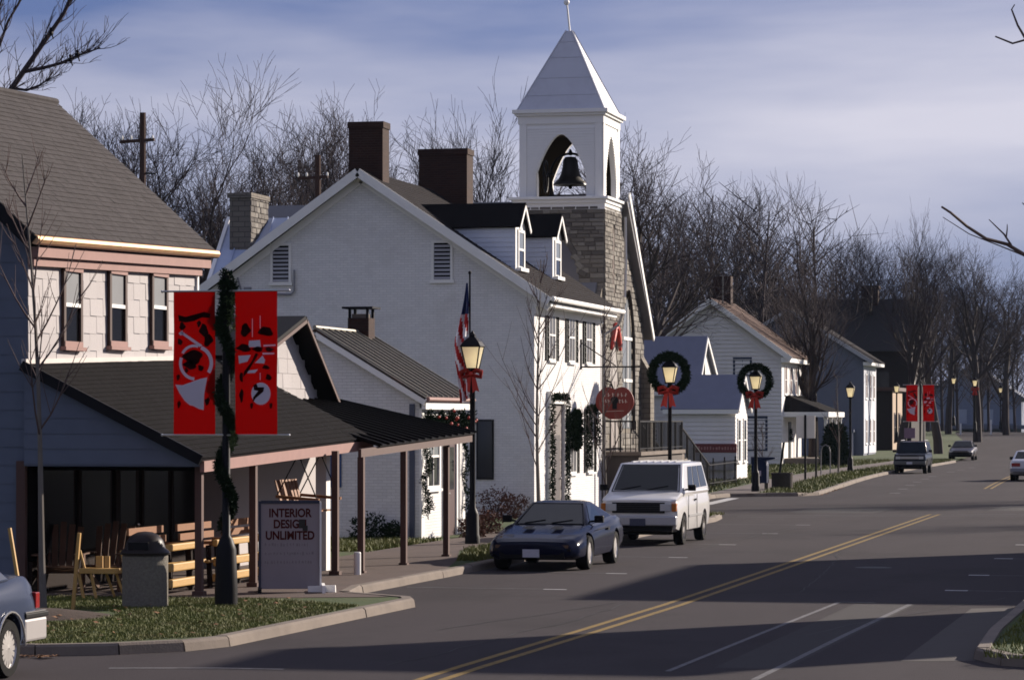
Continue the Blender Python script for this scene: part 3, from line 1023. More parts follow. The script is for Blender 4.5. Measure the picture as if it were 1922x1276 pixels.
for (x, y) in ((-15.28, 44.85), (-15.22, 47.4), (-14.98, 51.35)):
    mb = MB(); mb.box(x - .055, x + .055, y - .055, y + .055, .1, 2.12 + SK * (y - 44.8))
    mb.box(x - .09, x + .09, y - .09, y + .09, .1, .19)
    obj('porch_post', mb, brownw, store)
mb = MB(); mb.box(-18.25, -18.1, Y0 - .1, Y0 + .06, .1, 2.2); obj('corner_post', mb, brownw, store)
# shop front, its porch shade painted in as near-black materials
shopglass = GLASS('dim_shop_glass', (.006, .006, .007), .25); shopglass.node_tree.nodes['Principled BSDF'].inputs['Specular IOR Level'].default_value = .02
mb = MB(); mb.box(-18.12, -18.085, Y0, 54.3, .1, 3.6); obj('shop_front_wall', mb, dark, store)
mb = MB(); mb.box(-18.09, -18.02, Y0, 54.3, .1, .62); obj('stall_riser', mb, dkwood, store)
for (a, b) in ((45.2, 46.7), (46.9, 48.4), (49.9, 51.3), (51.45, 52.8)):
    mb = MB(); face(mb, 'x', -18.1, a, b, .62, 2.35, 0, .06)
    o = obj('display_window', mb, dkwood, store)
    m2 = MB(); face(m2, 'x', -18.1, a + .09, b - .09, .72, 2.26, .05, .068); obj('pane', m2, shopglass, o)
mb = MB(); face(mb, 'x', -18.1, 48.6, 49.7, .1, 2.3, 0, .07); o = obj('shop_door', mb, dkwood, store)
m2 = MB(); face(m2, 'x', -18.1, 48.78, 49.52, 1.0, 2.15, .06, .078); obj('pane', m2, shopglass, o)
m2 = MB(); m2.sphere((-18.0, 49.6, 1.05), .035, 8); obj('door_knob', m2, chrome, o)
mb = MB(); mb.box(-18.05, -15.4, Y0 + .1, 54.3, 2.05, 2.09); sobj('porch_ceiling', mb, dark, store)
mb = MB(); mb.box(-15.75, -15.55, 52.72, 52.98, .1, 2.35); obj('pale_pillar', mb, white, store)
# front-gabled wing behind the porch
wing = thing('shop_wing', 'low front-gabled shop wing with black roof behind the porch', 'building', (-17.6, 57, 0))
prof = [(53.0, .1), (59.25, .1), (59.25, 3.2), (57.1, 4.68), (54.2, 3.95), (53.0, 3.65)]
mb = MB(); mb.prism(prof, 'x', -24, -17.62); obj('wall', mb, shakew, wing)
z = 2.3; r = 0; random.seed(9)
while z < 4.6:
    s_ = span([(54.3, 2.2), (59.2, 2.2), (59.2, 3.2), (57.1, 4.66), (54.3, 3.95)], z + .14)
    if s_:
        y = s_[0] - (.3 if r % 2 else 0)
        while y < s_[1]:
            ya, yb = max(y, s_[0]), min(y + .6, s_[1])
            if yb - ya > .05:
                o = bpy.data.objects.new('siding_panel', random.choice(pm)); put(o, wing)
                o.location = (-17.618, ya, z); o.scale = (1, yb - ya - .006, .284)
            y += .6
    z += .29; r += 1
mb = MB()
mb.slab([(-17.25, 54.0, 3.97), (-17.25, 57.1, 4.80), (-24.2, 57.1, 4.80), (-24.2, 54.0, 3.97)][::-1], .08)
mb.slab([(-17.25, 57.1, 4.80), (-17.25, 59.45, 3.18), (-24.2, 59.45, 3.18), (-24.2, 57.1, 4.80)][::-1], .08)
obj('roof', mb, blackr, wing)
mb = MB(); mb.bar((-17.24, 54.0, 3.95), (-17.24, 57.08, 4.77), .03, .07); mb.bar((-17.24, 57.12, 4.77), (-17.24, 59.45, 3.15), .03, .07)
obj('bargeboard', mb, brownw, wing)
mb = MB(); mb.box(-20, -17.3, 53.96, 54.04, 3.84, 3.94); obj('eave_board', mb, trimw, wing)
# second porch, dark tin over posts
tin = thing('tin_roofed_porch', 'open porch with black standing-seam tin roof on brown posts', 'porch', (-14.8, 56, 0))
A = [(-14.64, 53.1, 2.38), (-14.64, 60.4, 2.58), (-17.6, 60.0, 3.28), (-17.6, 54.6, 3.16)]
mb = MB(); mb.slab(A, .03); tr_ = obj('tin_roof', mb, blackr, tin)
for i in range(15):
    t = i / 14
    a = Vector(A[0]).lerp(Vector(A[1]), t); b = Vector(A[3]).lerp(Vector(A[2]), t)
    mb = MB(); mb.bar(a + Vector((.03, 0, .015)), b + Vector((0, 0, .015)), .035, .045); obj('seam', mb, blackr, tr_)
mb = MB(); mb.bar((-14.72, 52.0, 2.25), (-14.72, 60.35, 2.47), .06, .15); obj('beam', mb, brownw, tin)
mb = MB(); mb.bar((-14.70, 60.32, 2.49), (-17.6, 59.95, 3.18), .05, .12); obj('side_rafter', mb, brownw, tin)
for (x, y) in ((-14.72, 52.1), (-14.75, 55.15), (-14.85, 58.8)):
    mb = MB(); mb.box(x - .055, x + .055, y - .055, y + .055, .1, 2.18 + .024 * (y - 52))
    mb.box(x - .08, x + .08, y - .08, y + .08, .1, .16)
    obj('post', mb, brownw, tin)
mb = MB(); mb.lathe([(.065, .1), (.065, .5), (.055, .52)], 12, (-14.62, 51.5, 0)); tag(obj('white_bollard', mb, white), 'short white pipe bollard beside the paired porch posts', 'bollard')

# ---------------------------------------------------------------- small painted brick house
sm = thing('small_brick_house', 'small white painted brick house with rusty standing-seam tin roof and garlands', 'house', (-17.5, 66.8, 0))
SY0, SY1, SX = 66.77, 70.9, -17.49
mb = MB(); mb.prism([(-22.3, .05), (SX, .05), (SX, 3.42), (-19.9, 4.76), (-22.3, 3.42)], 'y', SY0, SY1)
obj('wall', mb, pbrick, sm)
mb = MB()
mb.slab([(-17.28, SY0 - .22, 3.34), (-17.28, SY1 + .1, 3.34), (-19.9, SY1 + .1, 4.92), (-19.9, SY0 - .22, 4.92)], .05)
mb.slab([(-19.9, SY0 - .22, 4.92), (-19.9, SY1 + .1, 4.92), (-22.8, SY1 + .1, 3.3), (-22.8, SY0 - .22, 3.3)], .05)
rf = obj('tin_roof', mb, rusty, sm)
for i in range(10):
    y = lerp(SY0 - .2, SY1 + .08, i / 9)
    mb = MB(); mb.bar((-17.26, y, 3.375), (-19.9, y, 4.955), .035, .05); obj('seam', mb, tinlight, rf)
mb = MB(); mb.tube([(-19.9, SY0 - .24, 4.95), (-19.9, SY1 + .1, 4.95)], .05, 8); obj('ridge_cap', mb, tinlight, rf)
mb = MB(); mb.bar((-17.3, SY0 - .2, 3.24), (-19.9, SY0 - .2, 4.80), .03, .16); mb.bar((-19.9, SY0 - .2, 4.80), (-22.75, SY0 - .2, 3.20), .03, .16)
obj('bargeboard', mb, trimw, sm)
mb = MB(); mb.box(-17.40, -17.30, SY0 - .15, SY1 + .08, 3.08, 3.25); obj('cornice', mb, trimw, sm)
mb = MB(); mb.tube([(-17.24, SY0 - .2, 3.31), (-17.24, SY1 + .1, 3.31)], .05, 6); obj('gutter', mb, pink, sm)
mb = MB(); mb.box(-20.14, -19.62, 70.1, 70.65, 4.3, 5.28); ch = obj('chimney', mb, redbrick, sm)
mb = MB(); mb.box(-20.26, -19.5, 70.0, 70.75, 5.50, 5.55); obj('chimney_cap', mb, black, ch)
for (x, y) in ((-20.1, 70.14), (-19.66, 70.14), (-20.1, 70.61), (-19.66, 70.61)):
    mb = MB(); mb.box(x - .03, x + .03, y - .03, y + .03, 5.28, 5.5); obj('cap_leg', mb, black, ch)
mb = MB(); mb.box(-20.06, -19.7, 70.18, 70.57, 5.28, 5.38); obj('flue', mb, concrete, ch)
# lit front: corner pilasters, window, door with side lights
for (a, b) in ((66.77, 67.03), (68.85, 69.03), (70.64, 70.9)):
    mb = MB(); face(mb, 'x', SX, a, b, .1, 3.1, .0, .05); obj('pilaster', mb, trimw, sm)
window(sm, 'x', SX, 67.35, 68.55, 1.25, 2.75, trimw, glassg, glass, fw=.09, mull=True)
mb = MB(); face(mb, 'x', SX, 69.2, 70.0, .12, 2.45, .0, .03); dr = obj('door', mb, P('burgundy_door', (.05, .018, .018), .5), sm)
m2 = MB(); face(m2, 'x', SX, 69.33, 69.87, 1.2, 2.2, .03, .036); obj('pane', m2, glass, dr)
m2 = MB(); m2.sphere((SX + .06, 69.28, 1.1), .035, 8); obj('door_knob', m2, chrome, dr)
for (a, b) in ((69.1, 69.19), (70.01, 70.12), (70.36, 70.46)):
    mb = MB(); face(mb, 'x', SX, a, b, .12, 2.6, .0, .07); obj('door_trim', mb, trimw, sm)
window(sm, 'y', SY0, -20.35, -19.72, 1.35, 2.5, trimw, curtain, glass, fw=.06)
mb = MB(); face(mb, 'y', SY0, -19.70, -19.33, 1.3, 2.52, .003, .04); obj('shutter', mb, shutbl, sm)
mb = MB(); face(mb, 'y', SY0, -17.72, -17.60, .1, 3.2, .0, .04); obj('downpipe', mb, P('dark_pipe', (.07, .08, .12), .6), sm)
mb = MB()
sw = [(SX + .25, SY0 + .1, 2.3)]
for k in range(4):
    for t in range(9):
        u = t / 8
        sw.append((SX + .22, lerp(SY0 + .1 + k * 1.0, SY0 + .1 + (k + 1) * 1.0, u), 2.98 - .38 * math.sin(math.pi * u)))
garland(mb, sw, .14, 2600, .07, 5)
gl = obj('eave_garland', mb, [needle], None); tag(gl, 'evergreen garland swagged under the small brick house eave', 'garland')
for k in range(22):
    p = random.choice(sw[1:]); mb = MB()
    mb.sphere((p[0] + rnd(.05, .2), p[1] + rnd(-.1, .1), p[2] + rnd(-.15, .1)), rnd(.03, .055), 6)
    obj('ornament', mb, ribbon, gl)
for (yy, nm) in ((66.9, 'near the corner'), (70.75, 'at the far end')):
    mb = MB()
    garland(mb, [(SX + .12 + .1 * math.sin(i * 1.3), yy + .12 * math.cos(i * 1.3), 2.95 - i * .19) for i in range(13)], .10, 900, .065, int(yy))
    tag(obj('hanging_garland', mb, [needle]), 'evergreen garland hanging down the small brick house front ' + nm, 'garland', 'hanging garlands on the brick house')
for i, (x, y, s_, lb) in enumerate(((-18.55, 66.2, .55, 'dark leafy shrub against the side of the small brick house'), (-18.0, 66.35, .36, 'smaller dark shrub beside the brick house corner'),
        (-16.7, 68.6, .42, 'low russet shrub by the small house front step'), (-16.9, 70.9, .5, 'russet shrub at the far end of the small house front'),
        (-19.3, 81.9, .75, 'broad russet bush below the side window of the white house'), (-18.7, 81.7, .6, 'reddish bush at the white house corner behind the dark coupe'))):
    t = thing('shrub', lb, 'shrub', (x, y, .1), 'shrubs along the house walls')
    m2 = MB(); random.seed(i + 40)
    for k in range(9):
        a = rnd(0, 6.28); m2.tube([(x, y, .1), (x + math.cos(a) * s_ * .5, y + math.sin(a) * s_ * .5, .1 + s_ * rnd(.7, 1.3))], [.014, .004], 4)
    obj('stems', m2, bark, t)
    m2 = MB()
    for k in range(420):
        a = rnd(0, 6.28); rr = s_ * math.sqrt(rnd(0, 1)) * .75; zz = .12 + s_ * 1.25 * rnd(0, 1) * (1 - .4 * rr / s_)
        garland(m2, [(x + math.cos(a) * rr, y + math.sin(a) * rr, zz), (x + math.cos(a) * rr + .01, y + math.sin(a) * rr, zz)], .03, 1, .085, 100 + k + i * 500)
    obj('leaves', m2, needle if i < 2 else P('russet_leaf', (.10, .04, .025), .8, .4, 9), t)
# ---------------------------------------------------------------- main white house
hs = thing('white_brick_house', 'large white painted brick house with two dormers and paired red brick chimneys', 'house', (-18.4, 82.8, 0))
HY0, HY1, HX, HB = 82.82, 92.5, -18.38, -27.9
RZ, RX = 9.86, -23.4
mb = MB(); mb.prism([(HB, 0), (HX, 0), (HX, 6.25), (RX, RZ - .22), (HB, 6.55)], 'y', HY0, HY1)
obj('wall', mb, pbrick, hs)
e0, e1 = HY0 - .38, HY1 + .25
FE, BE = -17.85, -28.35
fz = 6.22
mb = MB()
mb.slab([(FE, e0, fz), (FE, e1, fz), (RX, e1, RZ + .06), (RX, e0, RZ + .06)], .09)
mb.slab([(RX, e0, RZ + .06), (RX, e1, RZ + .06), (BE, e1, 6.45), (BE, e0, 6.45)], .09)
rf = obj('roof', mb, shinglem, hs)
shingles(rf, (FE + .01, e0, fz + .012), (FE + .01, e1, fz + .012), (RX, e1, RZ + .075), (RX, e0, RZ + .075), .33, .16, shinglem, seed=8)
mb = MB(); mb.bar((FE - .02, e0 - .01, fz - .10), (RX, e0 - .01, RZ - .05), .035, .24); mb.bar((RX, e0 - .01, RZ - .05), (BE + .02, e0 - .01, 6.34), .035, .24)
obj('bargeboard', mb, white, hs)
mb = MB(); mb.bar((FE - .1, HY0 - .02, fz - .26), (RX, HY0 - .02, RZ - .24), .05, .20); mb.bar((RX, HY0 - .02, RZ - .24), (BE + .1, HY0 - .02, 6.16), .05, .20)
obj('rake_frieze', mb, trimw, hs)
mb = MB(); mb.tube([(FE + .05, e0 + .1, fz - .02), (FE + .05, e1 + .25, fz - .03)], .075, 8); obj('gutter', mb, trimw, hs, True)
mb = MB(); mb.box(HX, FE - .05, HY0 - .02, HY1, fz - .22, fz - .12); mb.box(HX, HX + .06, HY0, HY1, fz - .42, fz - .22); obj('cornice', mb, trimw, hs)
mb = MB(); mb.tube([(FE + .03, e1 + .18, fz - .08), (FE - .1, e1 + .15, fz - .45), (HX + .08, HY1 - .05, fz - .75), (HX + .08, HY1 - .05, .2)], .045, 6); obj('downpipe', mb, P('grey_pipe', (.30, .29, .29), .6), hs)
# chimneys
for nm, (x0, x1, y0, y1, z0, z1) in (('near', (-23.86, -22.86, 83.15, 83.85, 9.2, 11.28)), ('far', (-23.78, -22.25, 90.7, 91.5, 8.6, 11.16))):
    mb = MB(); mb.box(x0, x1, y0, y1, z0, z1); c = obj('chimney', mb, redbrick, hs)
    mb = MB(); mb.box(x0 - .03, x1 + .03, y0 - .03, y1 + .03, z1 - .16, z1 + .02); obj('chimney_cap', mb, redbrick, c)
# gable vents, side window, conduit
louvre(hs, 'y', HY0, -26.08, -25.46, 6.72, 7.86)
louvre(hs, 'y', HY0, -21.34, -20.72, 6.74, 7.88)
mb = MB(); face(mb, 'y', HY0, -20.04, -19.54, 1.17, 2.85, .0, .04); o = obj('side_window', mb, black, hs)
m2 = MB(); face(m2, 'y', HY0, -19.99, -19.59, 1.22, 2.80, .03, .045); obj('pane', m2, glass, o)
mb = MB(); mb.tube([(-25.36, HY0 - .05, 7.1), (-25.36, HY0 - .05, 6.5), (-25.45, HY0 - .06, 6.40), (-26.7, HY0 - .05, 6.42), (-26.95, HY0 - .05, 6.55), (-27.05, HY0 - .05, 6.9)], .03, 6)
mb.box(-26.85, -26.65, HY0 - .1, HY0, 6.4, 6.62)
obj('conduit', mb, P('conduit_grey', (.22, .22, .24), .5), hs)
# front: windows with shutters, candles on the sills
cand = P('candle_bulb', (.85, .8, .7), .4)
def front_window(a, b, z0, z1):
    W = window(hs, 'x', HX, a, b, z0, z1, trimw, P('sash_grey', (.10, .10, .105), .3), P('sash_grey', (.10, .10, .105), .3), fw=.07, out=.03, mull=True)
    shutter_pair(hs, 'x', HX, a, b, z0, z1, .40, shutter)
    m2 = MB(); m2.tube([(HX + .05, (a + b) / 2 - .2, z0 + .1), (HX + .05, (a + b) / 2 - .2, z0 + .32)], .02, 6); obj('window_candle', m2, cand, W)
for yc in (85.1, 87.85, 90.4):
    front_window(yc - .46, yc + .46, 4.53, 6.0)
for yc in (88.05, 90.6):
    front_window(yc - .46, yc + .46, 1.25, 3.15)
mb = MB(); face(mb, 'x', HX, 84.45, 84.65, .12, 3.3, 0, .10); face(mb, 'x', HX, 86.45, 86.65, .12, 3.3, 0, .10); face(mb, 'x', HX, 84.45, 86.65, 3.3, 3.65, 0, .13); obj('door_surround', mb, trimw, hs)
mb = MB(); face(mb, 'x', HX, 84.66, 86.44, .14, 3.28, .0, .02); obj('porch_recess', mb, P('recess_taupe', (.17, .15, .14), .8), hs)
mb = MB(); face(mb, 'x', HX, 85.05, 86.05, .16, 2.4, .021, .05); d_ = obj('front_door', mb, P('dark_door', (.06, .05, .05), .5), hs)
m2 = MB(); m2.sphere((HX + .09, 85.95, 1.15), .035, 8); obj('door_knob', m2, chrome, d_)
mb = MB(); mb.box(HX, HX + .95, 84.4, 86.7, .1, .28); mb.box(HX, HX + .6, 84.5, 86.6, .28, .44); obj('doorstep', mb, concrete, hs)
for i, (pts, lb) in enumerate((([(HX + .15, 84.5, .3), (HX + .15, 84.5, 3.3), (HX + .15, 84.55, 3.5), (HX + .15, 86.55, 3.5), (HX + .15, 86.6, 3.3), (HX + .15, 86.6, .3)], 'thick evergreen garland framing the white house front door'),
        ([(HX + .12, 89.98, 1.4), (HX + .12, 90.0, 3.2), (HX + .12, 91.15, 3.2), (HX + .12, 91.2, 2.1)], 'evergreen garland round the far ground-floor window of the white house'))):
    mb = MB(); garland(mb, pts, .10, 2600 if i == 0 else 1400, .075, 30 + i)
    tag(obj('door_garland' if i == 0 else 'window_garland', mb, [needle]), lb, 'garland')
mb = MB(); random.seed(2)
garland(mb, [(HX + .15, 87.95 + .42 * math.cos(t / 12 * 6.283), 2.55 + .5 * math.sin(t / 12 * 6.283)) for t in range(13)], .13, 2400, .08, 61)
wr = obj('wall_wreath', mb, [needle]); tag(wr, 'large dark wreath hung over the near ground-floor window of the white house', 'wreath')
# dormers
for i, (yc, xr) in enumerate(((83.98, -19.04), (88.75, -19.0))):
    dm = MB()
    w_ = .62
    zf = fz + (FE - xr) / (FE - RX) * (RZ + .06 - fz)      # roof height at the dormer face
    zt = 8.30
    za = 8.95
    back = RX + .55
    dm.prism([(yc - w_, zf - .05), (yc + w_, zf - .05), (yc + w_, zt), (yc, za - .1), (yc - w_, zt)], 'x', back, xr)
    D = obj('dormer', dm, trimw, hs)
    # cheek boards
    z = zf + .02
    sl = (RZ + .06 - fz) / (FE - RX)
    k = 0
    while z < zt - .02:
        z1 = min(z + .135, zt)
        xb = lambda zz: FE - (zz - fz) / sl
        m2 = MB()
        m2.add([(xb(z), yc - w_ - .022, z), (xr, yc - w_ - .022, z), (xr, yc - w_ - .005, z1), (xb(z1), yc - w_ - .005, z1), (xb(z), yc - w_, z), (xr, yc - w_, z)], [(0, 1, 2, 3), (4, 5, 1, 0)])
        obj('cheek_board', m2, P('dormer_blue_white', (.58, .62, .70), .6, .06), D)
        z = z1
    m2 = MB()
    m2.slab([(xr + .16, yc - w_ - .12, zt - .06), (xr + .16, yc, za), (back - .3, yc, za), (back - .3, yc - w_ - .12, zt - .06)][::-1], .05)
    m2.slab([(xr + .16, yc, za), (xr + .16, yc + w_ + .12, zt - .06), (back - .3, yc + w_ + .12, zt - .06), (back - .3, yc, za)][::-1], .05)
    obj('dormer_roof', m2, shingled, D)
    m2 = MB(); m2.bar((xr + .15, yc - w_ - .1, zt - .12), (xr + .15, yc, za - .07), .03, .10); m2.bar((xr + .15, yc, za - .07), (xr + .15, yc + w_ + .1, zt - .12), .03, .10); obj('dormer_trim', m2, trimw, D)
    for (a, b, c_, e_) in ((zf + .18, zf + .62, yc, 0), (zf + .66, zf + 1.12, yc, 1)):
        m2 = MB(); face(m2, 'x', xr, yc - .32, yc + .32, a, b, .0, .02); obj('pane', m2, glass if e_ == 0 else glassg, D)
    m2 = MB()
    for (h0, h1, a, b) in ((yc - .40, yc - .32, zf + .1, zf + 1.2), (yc + .32, yc + .40, zf + .1, zf + 1.2), (yc - .32, yc + .32, zf + .61, zf + .67), (yc - .32, yc + .32, zf + 1.12, zf + 1.2)):
        face(m2, 'x', xr, h0, h1, a, b, 0, .04)
    obj('dormer_frame', m2, trimw, D)
    m2 = MB(); face(m2, 'x', xr, yc - .5, yc + .5, zf + .02, zf + .12, 0, .14); obj('sill', m2, trimw, D)
# rear wing with metal roof and stone chimney
wg = thing('rear_wing', 'rear wing with pale blue metal roof and buff stone chimney behind the white house', 'building', (-29, 92, 0))
mb = MB(); mb.box(-31.1, -27.0, 92.7, 101, 0, 6.6); obj('wall', mb, white, wg)
mb = MB(); mb.slab([(-31.3, 92.3, 6.7), (-26.0, 92.3, 6.7), (-27.0, 97.5, 9.6), (-32.15, 97.5, 9.6)], .1); rf = obj('metal_roof', mb, metalblue, wg)
for i in range(11):
    t = i / 10
    a = Vector((-31.3, 92.3, 6.7)).lerp(Vector((-26.0, 92.3, 6.7)), t); b = Vector((-32.15, 97.5, 9.6)).lerp(Vector((-27.0, 97.5, 9.6)), t)
    m2 = MB(); m2.bar(a + Vector((0, 0, .03)), b + Vector((0, 0, .03)), .03, .045); obj('seam', m2, metalblue, rf)
mb = MB(); mb.bar((-31.32, 92.3, 6.72), (-32.17, 97.5, 9.63), .12, .08); obj('bargeboard', mb, trimw, wg)
mb = MB(); mb.box(-31.45, -30.75, 95.4, 97.3, 7.4, 10.28); c = obj('chimney', mb, stonebrick, wg)
stones(c, 'x', -30.75, 95.4, 97.3, 8.6, 10.2, .17, .36, seed=4)
mb = MB(); mb.box(-31.52, -30.68, 95.33, 97.37, 10.14, 10.3); obj('chimney_cap', mb, stonebrick, c)
# hanging apple sign on its wall bracket
ap = thing('apple_sign', 'red apple-shaped shop sign hanging from an iron bracket on the white house', 'sign', (-17.3, 89.2, 2.9))
mb = MB(); mb.bar((HX + .02, 89.2, 4.35), (HX + .02, 89.2, 5.25), .05); mb.bar((HX, 89.2, 4.42), (-16.55, 89.2, 4.42), .045); mb.bar((HX + .02, 89.2, 5.15), (-17.3, 89.2, 4.45), .03)
obj('bracket', mb, black, ap)
cx, cz = -17.33, 3.36
pl = []
for i in range(48):
    t = 2 * math.pi * i / 48
    x = math.sin(t); z = math.cos(t)
    rr = .52 * (1 + .10 * abs(math.sin(t)) - .24 * math.exp(-(min(t, 6.283 - t) / .38) ** 2))
    zz = z * rr
    if z < 0: x *= 1 - .34 * (-z) ** 1.6; zz = max(zz, -.50)
    pl.append((cx + x * rr * 1.02, cz + zz))
mb = MB(); mb.prism(pl, 'y', 89.17, 89.24); obj('apple_board', mb, P('apple_red', (.16, .012, .008), .45, .2, 6), ap)
mb = MB(); mb.tube([(cx - .05, 89.2, cz + .40), (cx - .12, 89.2, cz + .60), (cx - .26, 89.2, cz + .66)], [.03, .025, .03], 6); obj('stalk', mb, black, ap)
for dx in (-.3, .32):
    mb = MB(); mb.tube([(cx + dx, 89.2, cz + .42), (cx + dx, 89.2, 4.42)], .012, 5); obj('chain', mb, black, ap)
pale = P('sign_lettering_pale', (.55, .46, .42), .6)
mb = MB(); random.seed(12)
for row, z, xs in ((0, cz + .22, (-.30, -.18, -.05, .1, .22, .33)), (1, cz + .03, (-.36, -.27, -.18, .16, .25, .34))):
    for x in xs:
        mb.bar((cx + x, 89.163, z - .05), (cx + x + rnd(-.02, .02), 89.163, z + .06), .018, .01)
        mb.bar((cx + x - .03, 89.163, z + rnd(-.03, .04)), (cx + x + .045, 89.163, z + rnd(-.03, .04)), .018, .01)
mb.bar((cx - .26, 89.163, cz - .27), (cx + .28, 89.163, cz - .25), .03, .01)
obj('worn_lettering', mb, pale, ap)
mb = MB(); mb.box(cx - .07, cx + .07, 89.155, 89.17, cz - .2, cz + .1); mb.lathe([(.0, -.01), (.12, 0), (.12, .012), (0, .02)], 12, (cx, 89.155, cz + .06), 'y'); obj('painted_motif', mb, black, ap)
# ---------------------------------------------------------------- stone church with bell tower
chh = thing('stone_church', 'buff stone church with white wooden belfry and steep white spire', 'church', (-19, 96, 0))
TX0, TX1, TY0, TY1 = -21.85, -18.98, 95.95, 98.85
mb = MB(); mb.box(TX0, TX1, TY0, TY1, 0, 9.75); TW = obj('tower', mb, stonebrick, chh)
def arch_hole(hc, hw, z0, zs, za):
    """pointed arch test"""
    def t(h, z):
        d = abs(h - hc)
        if z < z0 or d > hw: return False
        if z <= zs: return True
        return z < za - (za - zs) * (d / hw) ** 1.6
    return t
big = arch_hole(-20.4, .72, 6.5, 7.5, 8.75)
stones(TW, 'y', TY0, TX0, TX1, 6.4, 9.72, .145, .34, skip=big, seed=21)
slit = lambda h, z: abs(h - 97.45) < .17 and 6.95 < z < 9.2
door = arch_hole(97.4, .75, 1.7, 4.4, 5.6)
stones(TW, 'x', TX1, TY0, TY1, 7.6, 9.72, .145, .36, skip=slit, seed=22)
stones(TW, 'x', TX1, TY0, TY1, 5.2, 7.6, .145, .34, skip=lambda h, z: slit(h, z) or door(h, z), seed=26, joined=True)
stones(TW, 'x', TX1, TY0, TY1, 1.9, 5.2, .2, .45, skip=door, seed=23, joined=True)
mb = MB()
mb.prism([(97.28, 6.95), (97.62, 6.95), (97.62, 8.7), (97.45, 9.2), (97.28, 8.7)], 'x', TX1, TX1 + .012); obj('slit_window', mb, P('slit_brown', (.06, .03, .02), .7), TW)
def arch_poly(hc, hw, z0, zs, za, n=8):
    p = [(hc - hw, z0), (hc + hw, z0)]
    for i in range(n + 1):
        d = hw * (1 - i / n)
        p.append((hc + d, za - (za - zs) * (d / hw) ** 1.6))
    for i in range(1, n + 1):
        d = hw * i / n
        p.append((hc - d, za - (za - zs) * (d / hw) ** 1.6))
    return p
mb = MB(); mb.prism(arch_poly(-20.4, .62, 6.5, 7.5, 8.6), 'y', TY0 - .012, TY0); obj('arched_window', mb, P('arch_glass', (.10, .10, .12), .3), TW)
random.seed(31)
for i in range(15):        # voussoirs round the tower arch
    t = -1 + 2 * i / 14
    h = -20.4 + .70 * t; z = 8.72 - 1.22 * abs(t) ** 1.6
    o = bpy.data.objects.new('stone', random.choice(block_meshes())); put(o, TW)
    o.location = (h, TY0, z + .05); o.scale = (.17, .06, .30); o.rotation_euler = (0, -t * 1.0, 0)
mb = MB(); mb.prism(arch_poly(97.4, .62, 1.75, 4.4, 5.45), 'x', TX1, TX1 + .02); dr = obj('doorway', mb, P('doorway_grey', (.28, .26, .245), .7), TW)
for yy in (97.1, 97.7):
    mb = MB(); mb.box(TX1 + .02, TX1 + .05, yy - .27, yy + .27, 1.8, 4.1); obj('door_leaf', mb, P('door_taupe', (.22, .19, .175), .6), dr)
# belfry
BX0, BX1, BY0, BY1 = -21.80, -19.05, 96.0, 98.75
bz0, bz1 = 10.0, 12.72
mb = MB(); mb.box(BX0 - .30, BX1 + .22, BY0 - .25, BY1 + .25, 9.95, 10.03); mb.box(BX0 - .2, BX1 + .14, BY0 - .15, BY1 + .15, 9.83, 9.95); mb.box(BX0 - .09, BX1 + .09, BY0 - .08, BY1 + .08, 9.62, 9.83)
obj('cornice', mb, trimw, chh)
def arch_wall(mb, fn, w, z0, z1, hw, zs, za, th, n=10):
    """wall with a pointed opening: fn(h, depth, z) -> 3D"""
    pts = []
    for i in range(n + 1):
        d = hw * (1 - i / n); pts.append((d, za - (za - zs) * (d / hw) ** 1.75))
    for s_ in (-1, 1):
        prof = [(s_ * w / 2, z0), (s_ * hw, z0)] + [(s_ * d, z) for d, z in pts] + [(0, z1), (s_ * w / 2, z1)]
        for dep in (0, th):
            mb.add([fn(h, dep, z) for h, z in prof], [tuple(range(len(prof))) if (s_ > 0) == (dep == 0) else tuple(range(len(prof)))[::-1]], 0 if dep == 0 else 1)
        edge = [(s_ * hw, z0)] + [(s_ * d, z) for d, z in pts]
        v = []
        for h, z in edge: v += [fn(h, 0, z), fn(h, th, z)]
        mb.add(v, [(2 * i, 2 * i + 1, 2 * i + 3, 2 * i + 2) if s_ > 0 else (2 * i + 2, 2 * i + 3, 2 * i + 1, 2 * i) for i in range(len(edge) - 1)])
cxm, cym = (BX0 + BX1) / 2, (BY0 + BY1) / 2
W_ = BX1 - BX0
inner = P('belfry_shade', (.035, .026, .017), .85, spec=.05)  # inner faces dark brown, belfry shade put into the colour
